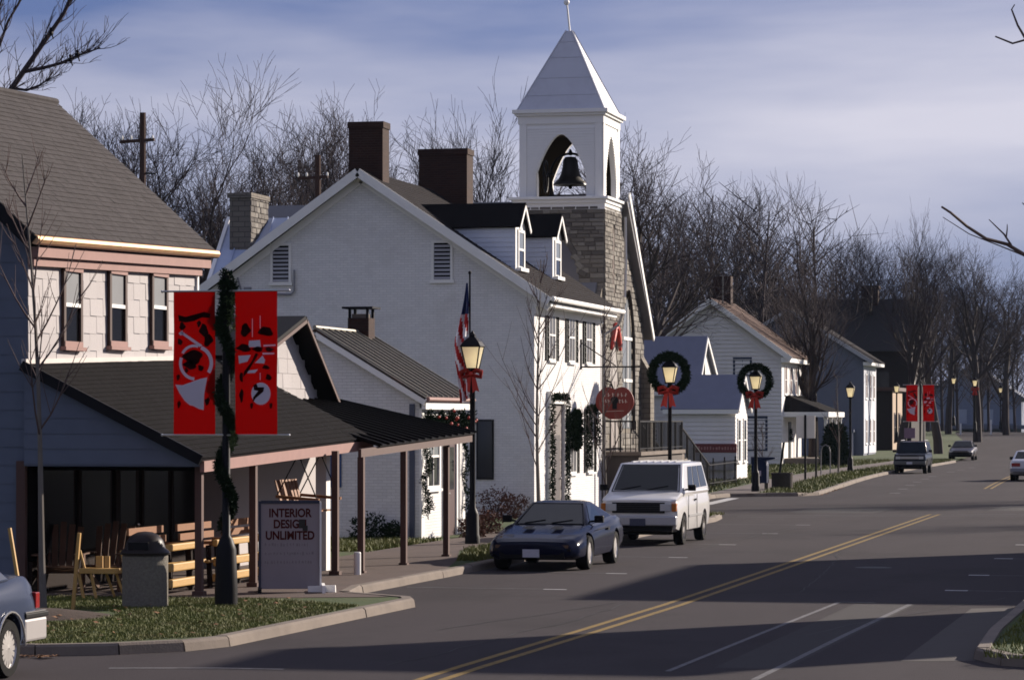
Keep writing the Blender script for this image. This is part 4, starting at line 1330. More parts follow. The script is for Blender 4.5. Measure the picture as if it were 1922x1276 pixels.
for nm, fn in (('front', lambda h, d, z: (cxm + h, BY0 + d, z)), ('street', lambda h, d, z: (BX1 - d, cym + h, z)), ('back', lambda h, d, z: (cxm - h, BY1 - d, z)), ('rear', lambda h, d, z: (BX0 + d, cym - h, z))):
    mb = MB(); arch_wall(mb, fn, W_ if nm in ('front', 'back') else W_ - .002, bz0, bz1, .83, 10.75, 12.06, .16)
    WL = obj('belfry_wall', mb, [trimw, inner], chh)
    if nm in ('front', 'street'):
        z = bz0 + .03
        while z < 12.28:           # narrow lap boards either side of the arch
            z1 = z + .088
            d = 0
            zz = z + .044
            if zz <= 10.75: d = .86
            elif zz < 12.06: d = .86 * ((12.06 - zz) / 1.31) ** (1 / 1.75) + .03
            for s_ in (-1, 1):
                if d <= 0.04 and s_ > 0: continue
                a, b = (s_ * d, s_ * 1.12) if d > .04 else (-1.12, 1.12)
                a, b = min(a, b), max(a, b)
                m2 = MB()
                m2.add([fn(a, -.028, z), fn(b, -.028, z), fn(b, -.003, z1), fn(a, -.003, z1), fn(a, 0, z), fn(b, 0, z)], [(0, 1, 2, 3), (4, 5, 1, 0)])
                obj('lap_board', m2, trimw, WL)
            z = z1
        for s_ in (-1, 1):
            m2 = MB(); a, b = sorted((s_ * 1.13, s_ * 1.355))
            m2.add([fn(a, -.03, bz0 + .02), fn(b, -.03, bz0 + .02), fn(b, -.03, bz1 - .3), fn(a, -.03, bz1 - .3), fn(a, 0, bz0 + .02), fn(b, 0, bz0 + .02), fn(b, 0, bz1 - .3), fn(a, 0, bz1 - .3)],
                   [(0, 1, 2, 3), (0, 3, 7, 4), (1, 5, 6, 2)])
            obj('corner_board', m2, trimw, WL)
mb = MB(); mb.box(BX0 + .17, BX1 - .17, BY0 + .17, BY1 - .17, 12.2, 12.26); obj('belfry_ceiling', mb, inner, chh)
mb = MB(); mb.box(BX0 - .04, BX1 + .04, BY0 - .04, BY1 + .04, 12.40, 12.66); mb.box(BX0 - .12, BX1 + .12, BY0 - .12, BY1 + .12, 12.66, 12.74); mb.box(BX0 - .20, BX1 + .20, BY0 - .20, BY1 + .20, 12.74, 12.86)
obj('eaves_cornice', mb, trimw, chh)
ap_ = (cxm + .02, cym, 15.62)
b_ = [(BX0 - .06, BY0 - .06, 12.86), (BX1 + .06, BY0 - .06, 12.86), (BX1 + .06, BY1 + .06, 12.86), (BX0 - .06, BY1 + .06, 12.86)]
mb = MB(); mb.add(b_ + [(cxm - .1, cym - .1, 15.55), (cxm + .1, cym - .1, 15.55), (cxm + .1, cym + .1, 15.55), (cxm - .1, cym + .1, 15.55)], [(0, 1, 5, 4), (1, 2, 6, 5), (2, 3, 7, 6), (3, 0, 4, 7), (4, 5, 6, 7)])
spm = P('spire_metal', (.50, .51, .56), .5, .06, 3, dirt=(.36, .36, .40), dscale=1.4, damount=.4)
SP = obj('spire', mb, spm, chh)
for k, t in enumerate((.18, .40, .66, .86)):     # horizontal sheet laps
    p = [Vector(b_[i]).lerp(Vector((cxm + (-.1 if i in (0, 3) else .1), cym + (-.1 if i < 2 else .1), 15.55)), t) for i in range(4)]
    m2 = MB()
    for i in range(4):
        a, b = p[i], p[(i + 1) % 4]
        o_ = Vector(((a + b) / 2 - Vector((cxm, cym, (a.z)))).to_tuple()).normalized() * .006
        m2.bar(a + o_, b + o_, .012, .018)
    obj('sheet_lap', m2, spm, SP)
for i in range(4):
    m2 = MB(); m2.bar(Vector(b_[i]), Vector((cxm + (-.1 if i in (0, 3) else .1), cym + (-.1 if i < 2 else .1), 15.56)), .04); obj('hip_strip', m2, spm, SP)
mb = MB(); mb.tube([(cxm + .01, cym, 15.5), (cxm - .10, cym, 16.55)], [.035, .028], 8); fi = obj('finial_rod', mb, trimw, chh)
mb = MB(); mb.sphere((cxm - .10, cym, 16.5), .10, 10); obj('finial_ball', mb, trimw, fi)
# bell
bl = thing('church_bell', 'dark cast bell in its iron yoke inside the belfry', 'bell', (cxm + .1, cym - .35, bz0 + .03))
bx, by = cxm + .10, cym - .35
mb = MB(); mb.lathe([(.02, 1.42), (.17, 1.40), (.24, 1.30), (.26, 1.08), (.31, .86), (.40, .67), (.555, .54), (.57, .48), (.50, .48), (.12, .8)], 20, (bx, by, bz0)); obj('bell_body', mb, P('bell_bronze', (.02, .018, .016), .45, .2, 4, metal=.4), bl, True)
mb = MB(); mb.tube([(bx, by, bz0 + .8), (bx, by, bz0 + .42)], .03, 6); mb.sphere((bx, by, bz0 + .42), .065, 8); obj('clapper', mb, black, bl)
mb = MB(); mb.tube([(bx + .66 * math.cos(t), by, bz0 + .86 + .66 * math.sin(t)) for t in [math.pi * i / 12 for i in range(13)]], .04, 6); mb.lathe([(.06, 1.46), (.07, 1.56), (.02, 1.66)], 8, (bx, by, bz0)); obj('yoke', mb, black, bl)
for s_ in (-1, 1):
    mb = MB(); mb.tube([(bx + s_ * .60, by - .25, bz0 + .05), (bx + s_ * .70, by, bz0 + .86), (bx + s_ * .60, by + .25, bz0 + .05)], .032, 6); mb.bar((bx + s_ * .56, by, bz0 + .86), (bx + s_ * .76, by, bz0 + .86), .07); obj('bell_stand', mb, black, bl)
mb = MB(); mb.box(bx - .7, bx + .7, by - .3, by - .2, bz0 + .04, bz0 + .16); mb.box(bx - .7, bx + .7, by + .2, by + .3, bz0 + .04, bz0 + .16); obj('base_beam', mb, black, bl)
mb = MB(); mb.tube([(bx - .82 + .0, by + .34 * math.cos(t), bz0 + .78 + .52 * math.sin(t)) for t in [6.283 * i / 20 for i in range(21)]], .025, 5)
for k in range(3):
    t = k * 2.094 + .4; mb.bar((bx - .82, by, bz0 + .78), (bx - .82, by + .34 * math.cos(t), bz0 + .78 + .52 * math.sin(t)), .03)
obj('rope_wheel', mb, black, bl)
# nave with gable to the street
NY0, NY1, NX = 92.75, 103.15, -19.02
mb = MB(); mb.prism([(NY0, 0), (NY1, 0), (NY1, 5.95), (98.75, 9.95), (NY0 + .6, 4.6)], 'x', -32, NX - .02); NV = obj('nave', mb, stonebrick, chh)
lanc = arch_poly(100.05, .80, 2.55, 5.6, 6.9)
inl = arch_hole(100.05, .98, 2.4, 5.6, 7.1)
stones(NV, 'x', NX - .02, 98.86, 103.1, .9, 9.6, .19, .42, skip=inl, seed=25, joined=True, only=lambda h, z: z < 5.95 + (103.15 - h) * 1.02 - .1)
mb = MB(); mb.prism(lanc, 'x', NX - .02, NX); LW = obj('lancet_window', mb, P('storm_glass', (.20, .215, .225), .25), NV)
for z in (4.15, 5.55):
    mb = MB(); mb.box(NX, NX + .04, 99.28, 100.82, z - .05, z + .05); obj('transom', mb, trimw, LW)
mb = MB(); mb.box(NX, NX + .03, 100.02, 100.10, 2.6, 6.6); obj('mullion', mb, trimw, LW)
mb = MB(); mb.tube([(NX + .06, h, z) for h, z in [(100.95, 2.5), (100.95, 5.4), (100.75, 6.1), (100.4, 6.8), (100.05, 7.15)]], .06, 6); obj('hood_mould', mb, P('dark_mould', (.05, .04, .035), .8), LW)
mb = MB(); mb.slab([(NX + .28, 103.5, 5.68), (-32, 103.5, 5.68), (-32, 98.7, 10.1), (NX + .28, 98.7, 10.1)], .12); rf = obj('nave_roof', mb, P('nave_slate', (.17, .17, .18), .8, .15, 3), chh)
mb = MB(); mb.slab([(NX - .2, 98.7, 10.1), (-32, 98.7, 10.1), (-32, 93.2, 4.5), (NX - .2, 93.2, 4.5)], .12); obj('nave_roof_near', mb, P('nave_slate', (.17, .17, .18)), chh)
mb = MB(); mb.bar((NX + .29, 103.48, 5.62), (NX + .29, 98.9, 10.3), .05, .2); obj('bargeboard', mb, trimw, chh)
mb = MB(); mb.box(NX, NX + .35, 102.5, 103.2, 0, 4.4); mb.prism([(NX, 4.4), (NX + .35, 4.4), (NX, 5.0)], 'y', 102.5, 103.2); obj('buttress', mb, stonebrick, chh)
mb = MB(); mb.tube([(TX1 + .12, 98.9, 9.55), (TX1 + .12, 99.0, 8.1), (TX1 + .06, 99.1, 6.9)], .05, 6); obj('downpipe', mb, trimw, chh)
# red bow-shaped garland over the doorway
mb = MB()
pts = [(TX1 + .10, 97.4 + d, 5.92 - .80 * (abs(d) / .72) ** 1.5) for d in [-.72, -.6, -.45, -.25, 0, .25, .45, .6, .72]]
mb.tube(pts, [.05, .08, .095, .10, .10, .10, .095, .08, .05], 8)
tag(obj('red_arch_garland', mb, P('red_garland', (.55, .05, .035), .6, .25, 8)), 'bright red garland arched over the church doorway', 'garland')
for k in (1, 3, 5, 7):
    p = pts[k]; m2 = MB(); m2.sphere(p, .115, 8, sq=(1, .45, 1)); obj('pale_band', m2, P('pale_pink_band', (.55, .30, .26), .6), bpy.data.objects['red_arch_garland'])
# raised landing, railing and steps
ld = thing('church_landing', 'raised concrete landing with iron railing and steps before the church door', 'steps', (-17.5, 95, 0))
mb = MB(); mb.box(NX, -17.35, 93.2, 101.2, .0, 1.72); obj('landing_wall', mb, P('landing_dark', (.10, .085, .075), .9, .2, 2), ld)
mb = MB(); mb.box(NX, -17.25, 93.1, 101.3, 1.72, 1.84); obj('landing_slab', mb, concrete, ld)
n = 10
for i in range(n):
    mb = MB(); mb.box(-18.8, -17.4, 101.3 + i * .62, 101.3 + (i + 1) * .62 + .05, 0, 1.68 - i * .165); obj('step', mb, concrete, ld)
def railing(name, a, b, h, nb):
    a, b = Vector(a), Vector(b)
    mb = MB(); up = Vector((0, 0, h))
    mb.bar(a + up, b + up, .05); mb.bar(a + Vector((0, 0, .1)), b + Vector((0, 0, .1)), .03)
    rl = obj(name, mb, black, ld)
    for i in range(nb + 1):
        p = a.lerp(b, i / nb)
        m2 = MB(); m2.bar(p, p + up, .05 if i % 6 == 0 else .024); obj('baluster', m2, black, rl)
railing('railing', (-17.35, 93.3, 1.84), (-17.35, 101.2, 1.84), .95, 36)
railing('railing', (NX + .1, 93.25, 1.84), (-17.45, 93.25, 1.84), .95, 9)
railing('stair_railing', (-17.45, 101.4, 1.7), (-17.45, 107.6, .25), .95, 26)
railing('stair_railing', (-18.75, 101.4, 1.7), (-18.75, 107.6, .25), .95, 26)
mb = MB(); mb.box(-19.7, -18.9, 104.3, 112, .1, .55); obj('planter_wall', mb, stonebrick, ld)

# ---------------------------------------------------------------- white church hall with two small gables
an = thing('white_hall', 'low white clapboard hall with slate grey roofs beside the church', 'building', (-21, 137, 0))
wclap = P('white_clapboard', (.70, .685, .665), .65, .05, 2, dirt=(.52, .49, .46), dscale=.9, damount=.3)
VX, VY0, VY1 = -21.0, 136.75, 140.35
mb = MB(); mb.box(-24.2, VX, VY0, VY1, 0, 3.40); mb.prism([(VY0, 3.40), (VY1, 3.40), ((VY0 + VY1) / 2, 4.72)], 'x', -24.2, VX); obj('porch_wall', mb, wclap, an)
boards(an, 'y', VY0, [(-24.2, .15), (VX, .15), (VX, 3.35), (-24.2, 3.35)], .2, wclap, thick=.04)
boards(an, 'x', VX, [(VY0, .15), (VY1, .15), (VY1, 3.35), ((VY0 + VY1) / 2, 4.66), (VY0, 3.35)], .17, wclap)
mb = MB(); m0 = (VY0 + VY1) / 2
mb.slab([(VX + .2, VY0 - .2, 3.27), (VX + .2, m0, 4.86), (-24.4, m0, 4.86), (-24.4, VY0 - .2, 3.27)][::-1], .07)
mb.slab([(VX + .2, m0, 4.86), (VX + .2, VY1 + .2, 3.27), (-24.4, VY1 + .2, 3.27), (-24.4, m0, 4.86)][::-1], .07)
obj('porch_roof', mb, shinglegr, an)
mb = MB(); mb.box(-24.3, VX + .18, VY0 - .24, VY0 - .19, 3.1, 3.3); obj('eave_board', mb, trimw, an)
mb = MB(); mb.bar((VX + .21, VY0 - .2, 3.2), (VX + .21, m0, 4.8), .04, .16); mb.bar((VX + .21, m0, 4.8), (VX + .21, VY1 + .2, 3.2), .04, .16); obj('bargeboard', mb, trimw, an)
for (a, b) in ((137.3, 138.1), (139.0, 139.85)):
    window(an, 'x', VX + .02, a, b, .9, 2.9, trimw, glass, glass, fw=.08)
GX, GY0, GY1 = -23.3, 139.6, 145.2
mb = MB(); mb.box(-33, GX, GY0, GY1, 0, 3.99); mb.prism([(GY0, 4.0), (GY1, 4.0), (GY1, 4.5), ((GY0 + GY1) / 2 - .5, 6.56), (GY0, 4.22)], 'x', -33, GX); obj('hall_wall', mb, wclap, an)
boards(an, 'y', GY0, [(-31.5, .15), (GX, .15), (GX, 4.1), (-31.5, 4.1)], .2, wclap, thick=.04)
m0 = (GY0 + GY1) / 2 - .5
mb = MB()
mb.slab([(GX + .2, GY0 - .25, 4.15), (GX + .2, m0, 6.72), (-33, m0, 6.72), (-33, GY0 - .25, 4.15)][::-1], .08)
mb.slab([(GX + .2, m0, 6.72), (GX + .2, GY1 + .2, 4.6), (-33, GY1 + .2, 4.6), (-33, m0, 6.72)][::-1], .08)
obj('hall_roof', mb, shinglegr, an)
mb = MB(); mb.box(-33, GX + .15, GY0 - .30, GY0 - .24, 3.95, 4.17); obj('eave_board', mb, trimw, an)
mb = MB(); mb.bar((GX + .21, GY0 - .25, 4.1), (GX + .21, m0, 6.65), .04, .16); mb.bar((GX + .21, m0, 6.65), (GX + .21, GY1 + .2, 4.55), .04, .16); obj('bargeboard', mb, trimw, an)
mb = MB(); face(mb, 'x', GX, 141.7, 142.2, 4.75, 5.7, 0, .03); obj('attic_vent', mb, dark, an)
window(an, 'y', GY0, -25.9, -25.05, 1.2, 2.8, trimw, curtain, glass, fw=.06)
mb = MB(); mb.box(-22.9, -20.9, 136.5, 136.62, 1.35, 1.75); sg = obj('sign_board', mb, P('sign_maroon', (.13, .03, .03), .7, .25, 6), an)
mb = MB(); mb.box(-22.9, -20.9, 136.52, 136.6, .55, 1.35); obj('notice_board', mb, P('board_grey', (.42, .41, .43), .7), an)
random.seed(14); mb = MB()
for i in range(14):
    x = -22.8 + i * .135; mb.box(x, x + rnd(.05, .09), 136.488, 136.5, 1.47, 1.47 + rnd(.1, .17))
obj('worn_lettering', mb, P('pale_red', (.32, .16, .15), .7), sg)
# dark iron fence in front of the hall
fe = thing('iron_fence', 'black iron picket fence in front of the white hall', 'fence', (-20, 115, 0))
mb = MB(); mb.bar((-19.3, 108.2, 1.0), (-19.6, 128, 1.05), .045); mb.bar((-19.3, 108.2, .3), (-19.6, 128, .3), .035); obj('rail', mb, black, fe)
for i in range(56):
    t = i / 55
    x, y = lerp(-19.3, -19.6, t), lerp(108.2, 128, t)
    mb = MB(); mb.bar((x, y, .1), (x, y, 1.15 if i % 9 else 1.3), .028 if i % 9 else .055); obj('picket', mb, black, fe)

# ---------------------------------------------------------------- white clapboard house with brown roof
wh = thing('clapboard_house', 'two-storey white clapboard house with rust brown roof and columned porch', 'house', (-25, 181.5, 0))
WY0, WY1, WX, WB = 181.5, 190.5, -25.05, -33.6
mb = MB(); mb.prism([(WB, 0), (WX, 0), (WX, 6.85), ((WX + WB) / 2, 9.95), (WB, 6.85)], 'y', WY0, WY1); obj('wall', mb, wclap, wh)
boards(wh, 'y', WY0, [(WB, .2), (WX, .2), (WX, 6.8), ((WX + WB) / 2, 9.85), (WB, 6.8)], .24, wclap, thick=.05)
rx = (WX + WB) / 2
mb = MB()
mb.slab([(WX + .6, WY0 - .4, 6.6), (WX + .6, WY1 + .4, 6.6), (rx, WY1 + .4, 10.15), (rx, WY0 - .4, 10.15)], .12)
mb.slab([(rx, WY0 - .4, 10.15), (rx, WY1 + .4, 10.15), (WB - .6, WY1 + .4, 6.6), (WB - .6, WY0 - .4, 6.6)], .12)
rf = obj('roof', mb, shingleb, wh)
shingles(rf, (WX + .6, WY0 - .4, 6.615), (WX + .6, WY1 + .4, 6.615), (rx, WY1 + .4, 10.165), (rx, WY0 - .4, 10.165), .5, .25, shingleb, seed=11, lift=.02)
mb = MB(); mb.bar((WX + .62, WY0 - .42, 6.45), (rx, WY0 - .42, 10.0), .05, .30); mb.bar((rx, WY0 - .42, 10.0), (WB - .6, WY0 - .42, 6.45), .05, .30); obj('bargeboard', mb, trimw, wh)
mb = MB(); mb.box(WX, WX + .55, WY0 - .35, WY1 + .3, 6.28, 6.58); obj('cornice', mb, trimw, wh)
blue = P('navy_trim', (.025, .04, .075), .6)
window(wh, 'y', WY0, -28.0, -26.85, 5.45, 6.6, blue, curtain, curtain, fw=.13, sill=False, mull=True)
window(wh, 'y', WY0, -27.4, -25.9, .95, 3.05, blue, curtain, curtain, fw=.14, sill=False, mull=True)
for yc in (183.2, 185.6, 187.8):
    window(wh, 'x', WX, yc - .5, yc + .5, 4.35, 6.15, trimw, P('blind_dark', (.10, .05, .045), .6), P('blind_dark', (.10, .05, .045), .6), fw=.1)
mb = MB(); mb.box(-25.04, -22.55, 182.6, 190.2, .0, .5); obj('porch_floor', mb, concrete, wh)
px0, px1, py0, py1 = -25.05, -22.35, 182.3, 190.4
mb = MB()
mb.add([(px1, py0, 3.30), (px1, py1, 3.30), (px0, py1, 4.35), (px0, py0 + 1.0, 4.35), (px0, py0, 3.30)], [(0, 1, 2, 3), (0, 3, 4)])
mb.add([(px1, py0, 3.18), (px1, py1, 3.18), (px0, py1, 3.18), (px0, py0, 3.18)], [(0, 3, 2, 1)])
prr = obj('porch_roof', mb, shingled, wh)
mb = MB(); mb.box(px0, px1, py0 - .03, py0 + .02, 3.0, 3.3); mb.box(px1 - .04, px1 + .03, py0, py1, 3.0, 3.3); obj('porch_beam', mb, trimw, wh)
for (x, y) in ((-22.55, 182.7), (-22.55, 185.2), (-22.55, 187.6), (-22.55, 190.0)):
    mb = MB(); mb.lathe([(.15, .5), (.15, .6), (.11, .68), (.10, 2.8), (.14, 2.9), (.15, 3.0)], 12, (x, y, 0)); obj('column', mb, trimw, wh, True)
mb = MB(); face(mb, 'x', WX, 184.4, 185.5, .5, 2.7, 0, .04); d_ = obj('front_door', mb, P('green_black_door', (.02, .03, .03), .5), wh)
m2 = MB(); garland(m2, [(WX + .1, 184.95 + .3 * math.cos(t), 1.9 + .3 * math.sin(t)) for t in [6.283 * i / 10 for i in range(11)]], .08, 160, .1, 5); obj('door_wreath', m2, needle, d_)
mb = MB(); mb.box(-30.1, -29.0, 187.0, 187.9, 9.0, 11.75); obj('chimney', mb, redbrick, wh)
mb = MB(); mb.tube([(-29.0, 183.9, 9.5), (-29.0, 183.9, 11.6)], .05, 6); obj('vent_pipe', mb, tinlight, wh)
# ---------------------------------------------------------------- blue-grey house
bgm = P('blue_grey_clapboard', (.13, .145, .19), .75, .08, 2)
gh = thing('blue_grey_house', 'tall blue-grey house with sun painted paler on its street front behind the vase-shaped tree', 'house', (-25.3, 228, .1))
GY0, GY1, GX, GB = 228, 236.5, -25.3, -36.5
mb = MB(); mb.prism([(GB, 0), (GX, 0), (GX, 7.5), (-31, 11.0), (GB, 7.5)], 'y', GY0, GY1); obj('wall', mb, bgm, gh)
boards(gh, 'y', GY0, [(GB, .3), (GX, .3), (GX, 7.4), (-31, 10.9), (GB, 7.4)], .26, bgm)
mb = MB(); mb.slab([(GX + .7, GY0 - .4, 7.2), (GX + .7, GY1 + .4, 7.2), (-31, GY1 + .4, 11.25), (-31, GY0 - .4, 11.25)], .14); mb.slab([(-31, GY0 - .4, 11.25), (-31, GY1 + .4, 11.25), (GB - .6, GY1 + .4, 7.2), (GB - .6, GY0 - .4, 7.2)], .14)
obj('roof', mb, shinglem, gh)
mb = MB(); mb.bar((GX + .72, GY0 - .42, 7.1), (-31, GY0 - .42, 11.12), .05, .28); mb.bar((-31, GY0 - .42, 11.12), (GB - .6, GY0 - .42, 7.1), .05, .28); obj('bargeboard', mb, P('grey_trim', (.36, .37, .40), .6), gh)
mb = MB(); mb.box(GX, GX + .65, GY0 - .3, GY1 + .3, 6.9, 7.15); obj('cornice', mb, trimw, gh)
mb = MB(); mb.box(GX, GX + .04, GY0, GY1, .3, 6.9); obj('street_front', mb, P('sunlit_front_tone', (.48, .50, .55), .7, .1, 2), gh)  # paler copy of the wall colour paints in sun on this face
for yc in (229.6, 232.2, 234.8):
    for z0 in (1.0, 4.4):
        window(gh, 'x', GX + .04, yc - .55, yc + .55, z0, z0 + 1.9, trimw, P('blind_dark', (.1, .05, .045)), P('blind_dark', (.1, .05, .045)), fw=.12)
mb = MB(); mb.box(-27.2, -26.0, 227.0, 227.9, .1, 1.9); mb.box(-27.3, -25.9, 226.9, 227.95, 1.9, 2.1); obj('side_hatch', mb, P('hatch_blue', (.12, .14, .2), .7), gh)
# ---------------------------------------------------------------- large dark building behind
bd = thing('dark_brick_building', 'long dark brick building with black roof and two chimneys behind the houses', 'building', (-45, 275, .2))
mb = MB(); mb.box(-43.5, -26.2, 275, 289, 0, 9.2); obj('wall', mb, P('dark_brick', (.016, .011, .011), .85, .2, 3), bd)
mb = MB(); mb.prism([(274.4, 9.0), (289.6, 9.0), (282, 14.0)], 'x', -43.8, -26.0); obj('roof', mb, P('black_slate', (.012, .011, .013), .8, .2, 2), bd)
for x in (-41.2, -30.6):
    mb = MB(); mb.box(x - .75, x + .75, 281, 282.6, 12.8, 15.2); mb.box(x - .85, x + .85, 280.9, 282.7, 14.9, 15.2); obj('chimney', mb, redbrick, bd)
for i in range(4):
    x = -41.5 + i * 4.2
    mb = MB(); mb.box(x - .7, x + .7, 274.94, 275, 4.9, 7.2); obj('window', mb, glass, bd)
mb = MB(); mb.box(-26.2, -26.1, 275.2, 277.6, 4.6, 8.0); obj('street_front', mb, P('painted_sun_strip', (.34, .30, .25), .8), bd)  # cream strip paints in a sunlit sliver of the dark end wall
# far-off houses closing the street
fh = thing('far_blue_house', 'distant blue-grey gabled house closing the street', 'house', (-38, 470, 0))
fb = P('hazy_blue_wall', (.16, .19, .26), .8)
mb = MB(); mb.prism([(-43.5, -1.5), (-28, -1.5), (-28, 6.2), (-35.5, 11.0), (-43.5, 6.2)], 'y', 470, 482); obj('wall', mb, fb, fh)
mb = MB(); mb.slab([(-27.3, 469, 6.0), (-27.3, 483, 6.0), (-35.5, 483, 11.4), (-35.5, 469, 11.4)], .2); mb.slab([(-35.5, 469, 11.4), (-35.5, 483, 11.4), (-44.2, 483, 6.0), (-44.2, 469, 6.0)], .2); obj('roof', mb, P('hazy_slate', (.12, .135, .18), .8), fh)
for x in (-40.5, -37, -33, -30):
    mb = MB(); mb.box(x - .7, x + .7, 469.9, 470, 2.2, 4.4); obj('window', mb, P('pale_blue_pane', (.3, .34, .42), .3), fh)
mb = MB(); mb.box(-44.5, -27, 467, 470, 1.4, 2.0); obj('verandah_roof', mb, P('hazy_slate', (.12, .135, .18)), fh)
ts = thing('tan_shop_front', 'narrow building with tan sunlit front beyond the blue-grey house', 'building', (-24.4, 252, .2))
mb = MB(); mb.box(-30, -25.45, 250.5, 258.5, 0, 5.2); obj('wall', mb, P('side_shade_brick', (.022, .016, .014), .9, .2), ts)  # near-black walls paint in the shaded side; only the front is tan
mb = MB(); mb.box(-25.45, -25.4, 250.5, 258.5, .1, 5.2); obj('street_front', mb, P('tan_wall', (.36, .27, .19), .8, .15), ts)
mb = MB(); mb.box(-30.2, -25.1, 250.2, 258.8, 5.2, 5.5); obj('parapet', mb, brownw, ts)
for yc in (252.3, 255.8):
    window(ts, 'x', -25.4, yc - .8, yc + .8, 1.0, 3.4, brownw, glass, glass, fw=.15)
# ---------------------------------------------------------------- bare trees
def grow(seed, H, style='round', dens=1.0, twig_r=.0072, lean=0.0):
    """returns limb and twig meshes of a leafless tree of height ~H at the origin"""
    random.seed(seed)
    limbs, twigs = MB(), MB()
    up = Vector((0, 0, 1))
    def poly(p, d, Ls, r0, r1, ns, wob, trop):
        pts = [p.copy()]; q = p.copy(); d = d.copy()
        for i in range(ns):
            d = (d + Vector((rnd(-1, 1), rnd(-1, 1), rnd(-.6, .8))) * wob + up * trop).normalized()
            q = q + d * (Ls / ns); pts.append(q.copy())
        rs = [lerp(r0, r1, i / ns) for i in range(ns + 1)]
        return pts, rs, d
    def branch(p, d, Ls, r, lev):
        ns = (6, 5, 4, 3, 2, 2)[lev]
        pts, rs, _ = poly(p, d, Ls, r, r * (.45 if lev < 2 else .3), ns, (.10, .20, .24, .28, .30, .3)[lev], (.05, .09, .10, .08, .05, .04)[lev] * (1.6 if style in ('vase', 'broom') else 1))
        (limbs if lev < 3 else twigs).tube(pts, [max(x, twig_r * .55) for x in rs], (8, 6, 4, 3, 3, 3)[lev], cap=False)
        if lev >= 5: return
        nb = (7, 6, 6, 4, 3)[lev]
        nb = max(2, int(nb * dens + rnd(0, 1)))
        for k in range(nb):
            t = rnd(.28 if lev else .35, 1.0) if k < nb - 1 else 1.0
            if style == 'vase' and lev == 0: t = rnd(.22, .5) if k < nb - 1 else .9
            i = min(int(t * ns), ns - 1); u = t * ns - i
            q = pts[i].lerp(pts[i + 1], u)
            ax = (pts[i + 1] - pts[i]).normalized()
            side = ax.orthogonal().normalized()
            side.rotate(Matrix.Rotation(rnd(0, 6.283), 3, ax))
            ang = R(rnd(24, 52)) if style == 'round' else (R(rnd(30, 52) if lev == 0 else rnd(20, 42)) if style == 'vase' else R(rnd(10, 26)))
            if k == nb - 1: ang *= .4
            nd = (ax * math.cos(ang) + side * math.sin(ang)).normalized()
            ll = Ls * (rnd(.48, .72) if lev else rnd(.45, .68)) * (1.0 - .25 * t * (lev == 0))
            rr = max(rs[i] * rnd(.5, .68), twig_r * .6)
            if lev >= 3: rr = twig_r * (1.0 if lev == 3 else .7)
            branch(q, nd, ll, rr, lev + 1)
    d0 = Vector((lean, 0, 1)).normalized()
    branch(Vector((0, 0, -.2)), d0, H * (.52 if style == 'round' else .5), H * .021, 0)
    return limbs, twigs
TREES = {}
def tree_kind(key, *a, **k):
    l, t = grow(*a, **k)
    TREES[key] = (l.mesh('trunk', bark), t.mesh('crown', twigm))
tree_kind('A', 11, 10, 'round', 1.0)
tree_kind('B', 23, 10, 'round', .92)
tree_kind('C', 37, 10, 'vase', .95)
tree_kind('D', 58, 10, 'broom', .82)
tree_kind('E', 64, 10, 'round', .85)
for k in TREES: TREES[k] = TREES[k] + (max(v.co.z for v in TREES[k][1].vertices),)

def tree(key, x, y, H, rz, label, group='bare trees behind the houses', z=0.0):
    l, t, h0 = TREES[key]
    s_ = H / h0
    T = thing('bare_tree', label, 'tree', (x, y, z), group)
    for nm, me in (('trunk', l), ('crown', t)):
        o = bpy.data.objects.new(nm, me); COL.objects.link(o); o.parent = T
    T.scale = (s_, s_, s_); T.rotation_euler = (0, 0, rz)
    return T
random.seed(90)
row = [
    (-44.76, 121.05, 16.88, 'A', 'bare tree rising just past the grey shop roof, left of the utility pole'),
    (-47.16, 132.81, 18.56, 'B', 'bare tree right behind the taller utility pole'),
    (-42.32, 125.72, 18.71, 'C', 'tallest bare tree of the row behind the shop and stone chimney'),
    (-44.63, 138.53, 18.72, 'E', 'bare tree directly behind the buff stone chimney'),
    (-40.35, 132.33, 18.08, 'A', 'bare tree above the left slope of the white house roof'),
    (-41.81, 144.3, 19.54, 'D', 'bare tree just left of the near red brick chimney'),
    (-38.93, 144.96, 19.86, 'E', 'bare tree between the two red brick chimneys'),
    (-40.06, 160.09, 20.27, 'B', 'bare tree behind the far red brick chimney'),
    (-34.37, 146.01, 20.37, 'D', 'tall bare tree close left of the belfry'),
    (-50.87, 162.74, 20.47, 'B', 'more distant bare tree seen over the pale metal roof'),
    (-55.36, 166.84, 21.15, 'E', 'distant bare tree seen between the taller pole and the stone chimney'),
    (-48.63, 173.52, 21.33, 'A', 'distant bare tree seen past the near red chimney'),
    (-61.37, 175.72, 22.02, 'D', 'distant bare tree low behind the taller utility pole'),
    (-30.96, 167.32, 20.25, 'A', 'bare tree close right of the belfry above the nave roof'),
    (-36.39, 186.59, 20.22, 'E', 'bare tree hidden mostly behind the belfry'),
    (-41.89, 246.89, 23.25, 'B', 'bare tree behind the ridge of the white clapboard house'),
    (-40.78, 262.53, 24.8, 'A', 'bare tree above the brown roof of the clapboard house'),
    (-42.27, 236.54, 20.52, 'E', 'bare tree left of the clapboard house gable'),
    (-42.58, 298.03, 24.61, 'E', 'distant bare tree left of the vase-shaped tree'),
    (-36.66, 319.91, 24.26, 'B', 'distant bare tree over the dark brick building'),
    (-51.43, 316.52, 24.86, 'D', 'distant bare tree behind the brick chimney of the clapboard house'),
]
for (x, y, H, k, lb) in row:
    tree(k, x, y, H, rnd(0, 6.28), lb)
tree('C', -24.2, 189.39, 18.46, 2.1, 'large vase-shaped bare tree standing before the blue-grey house')
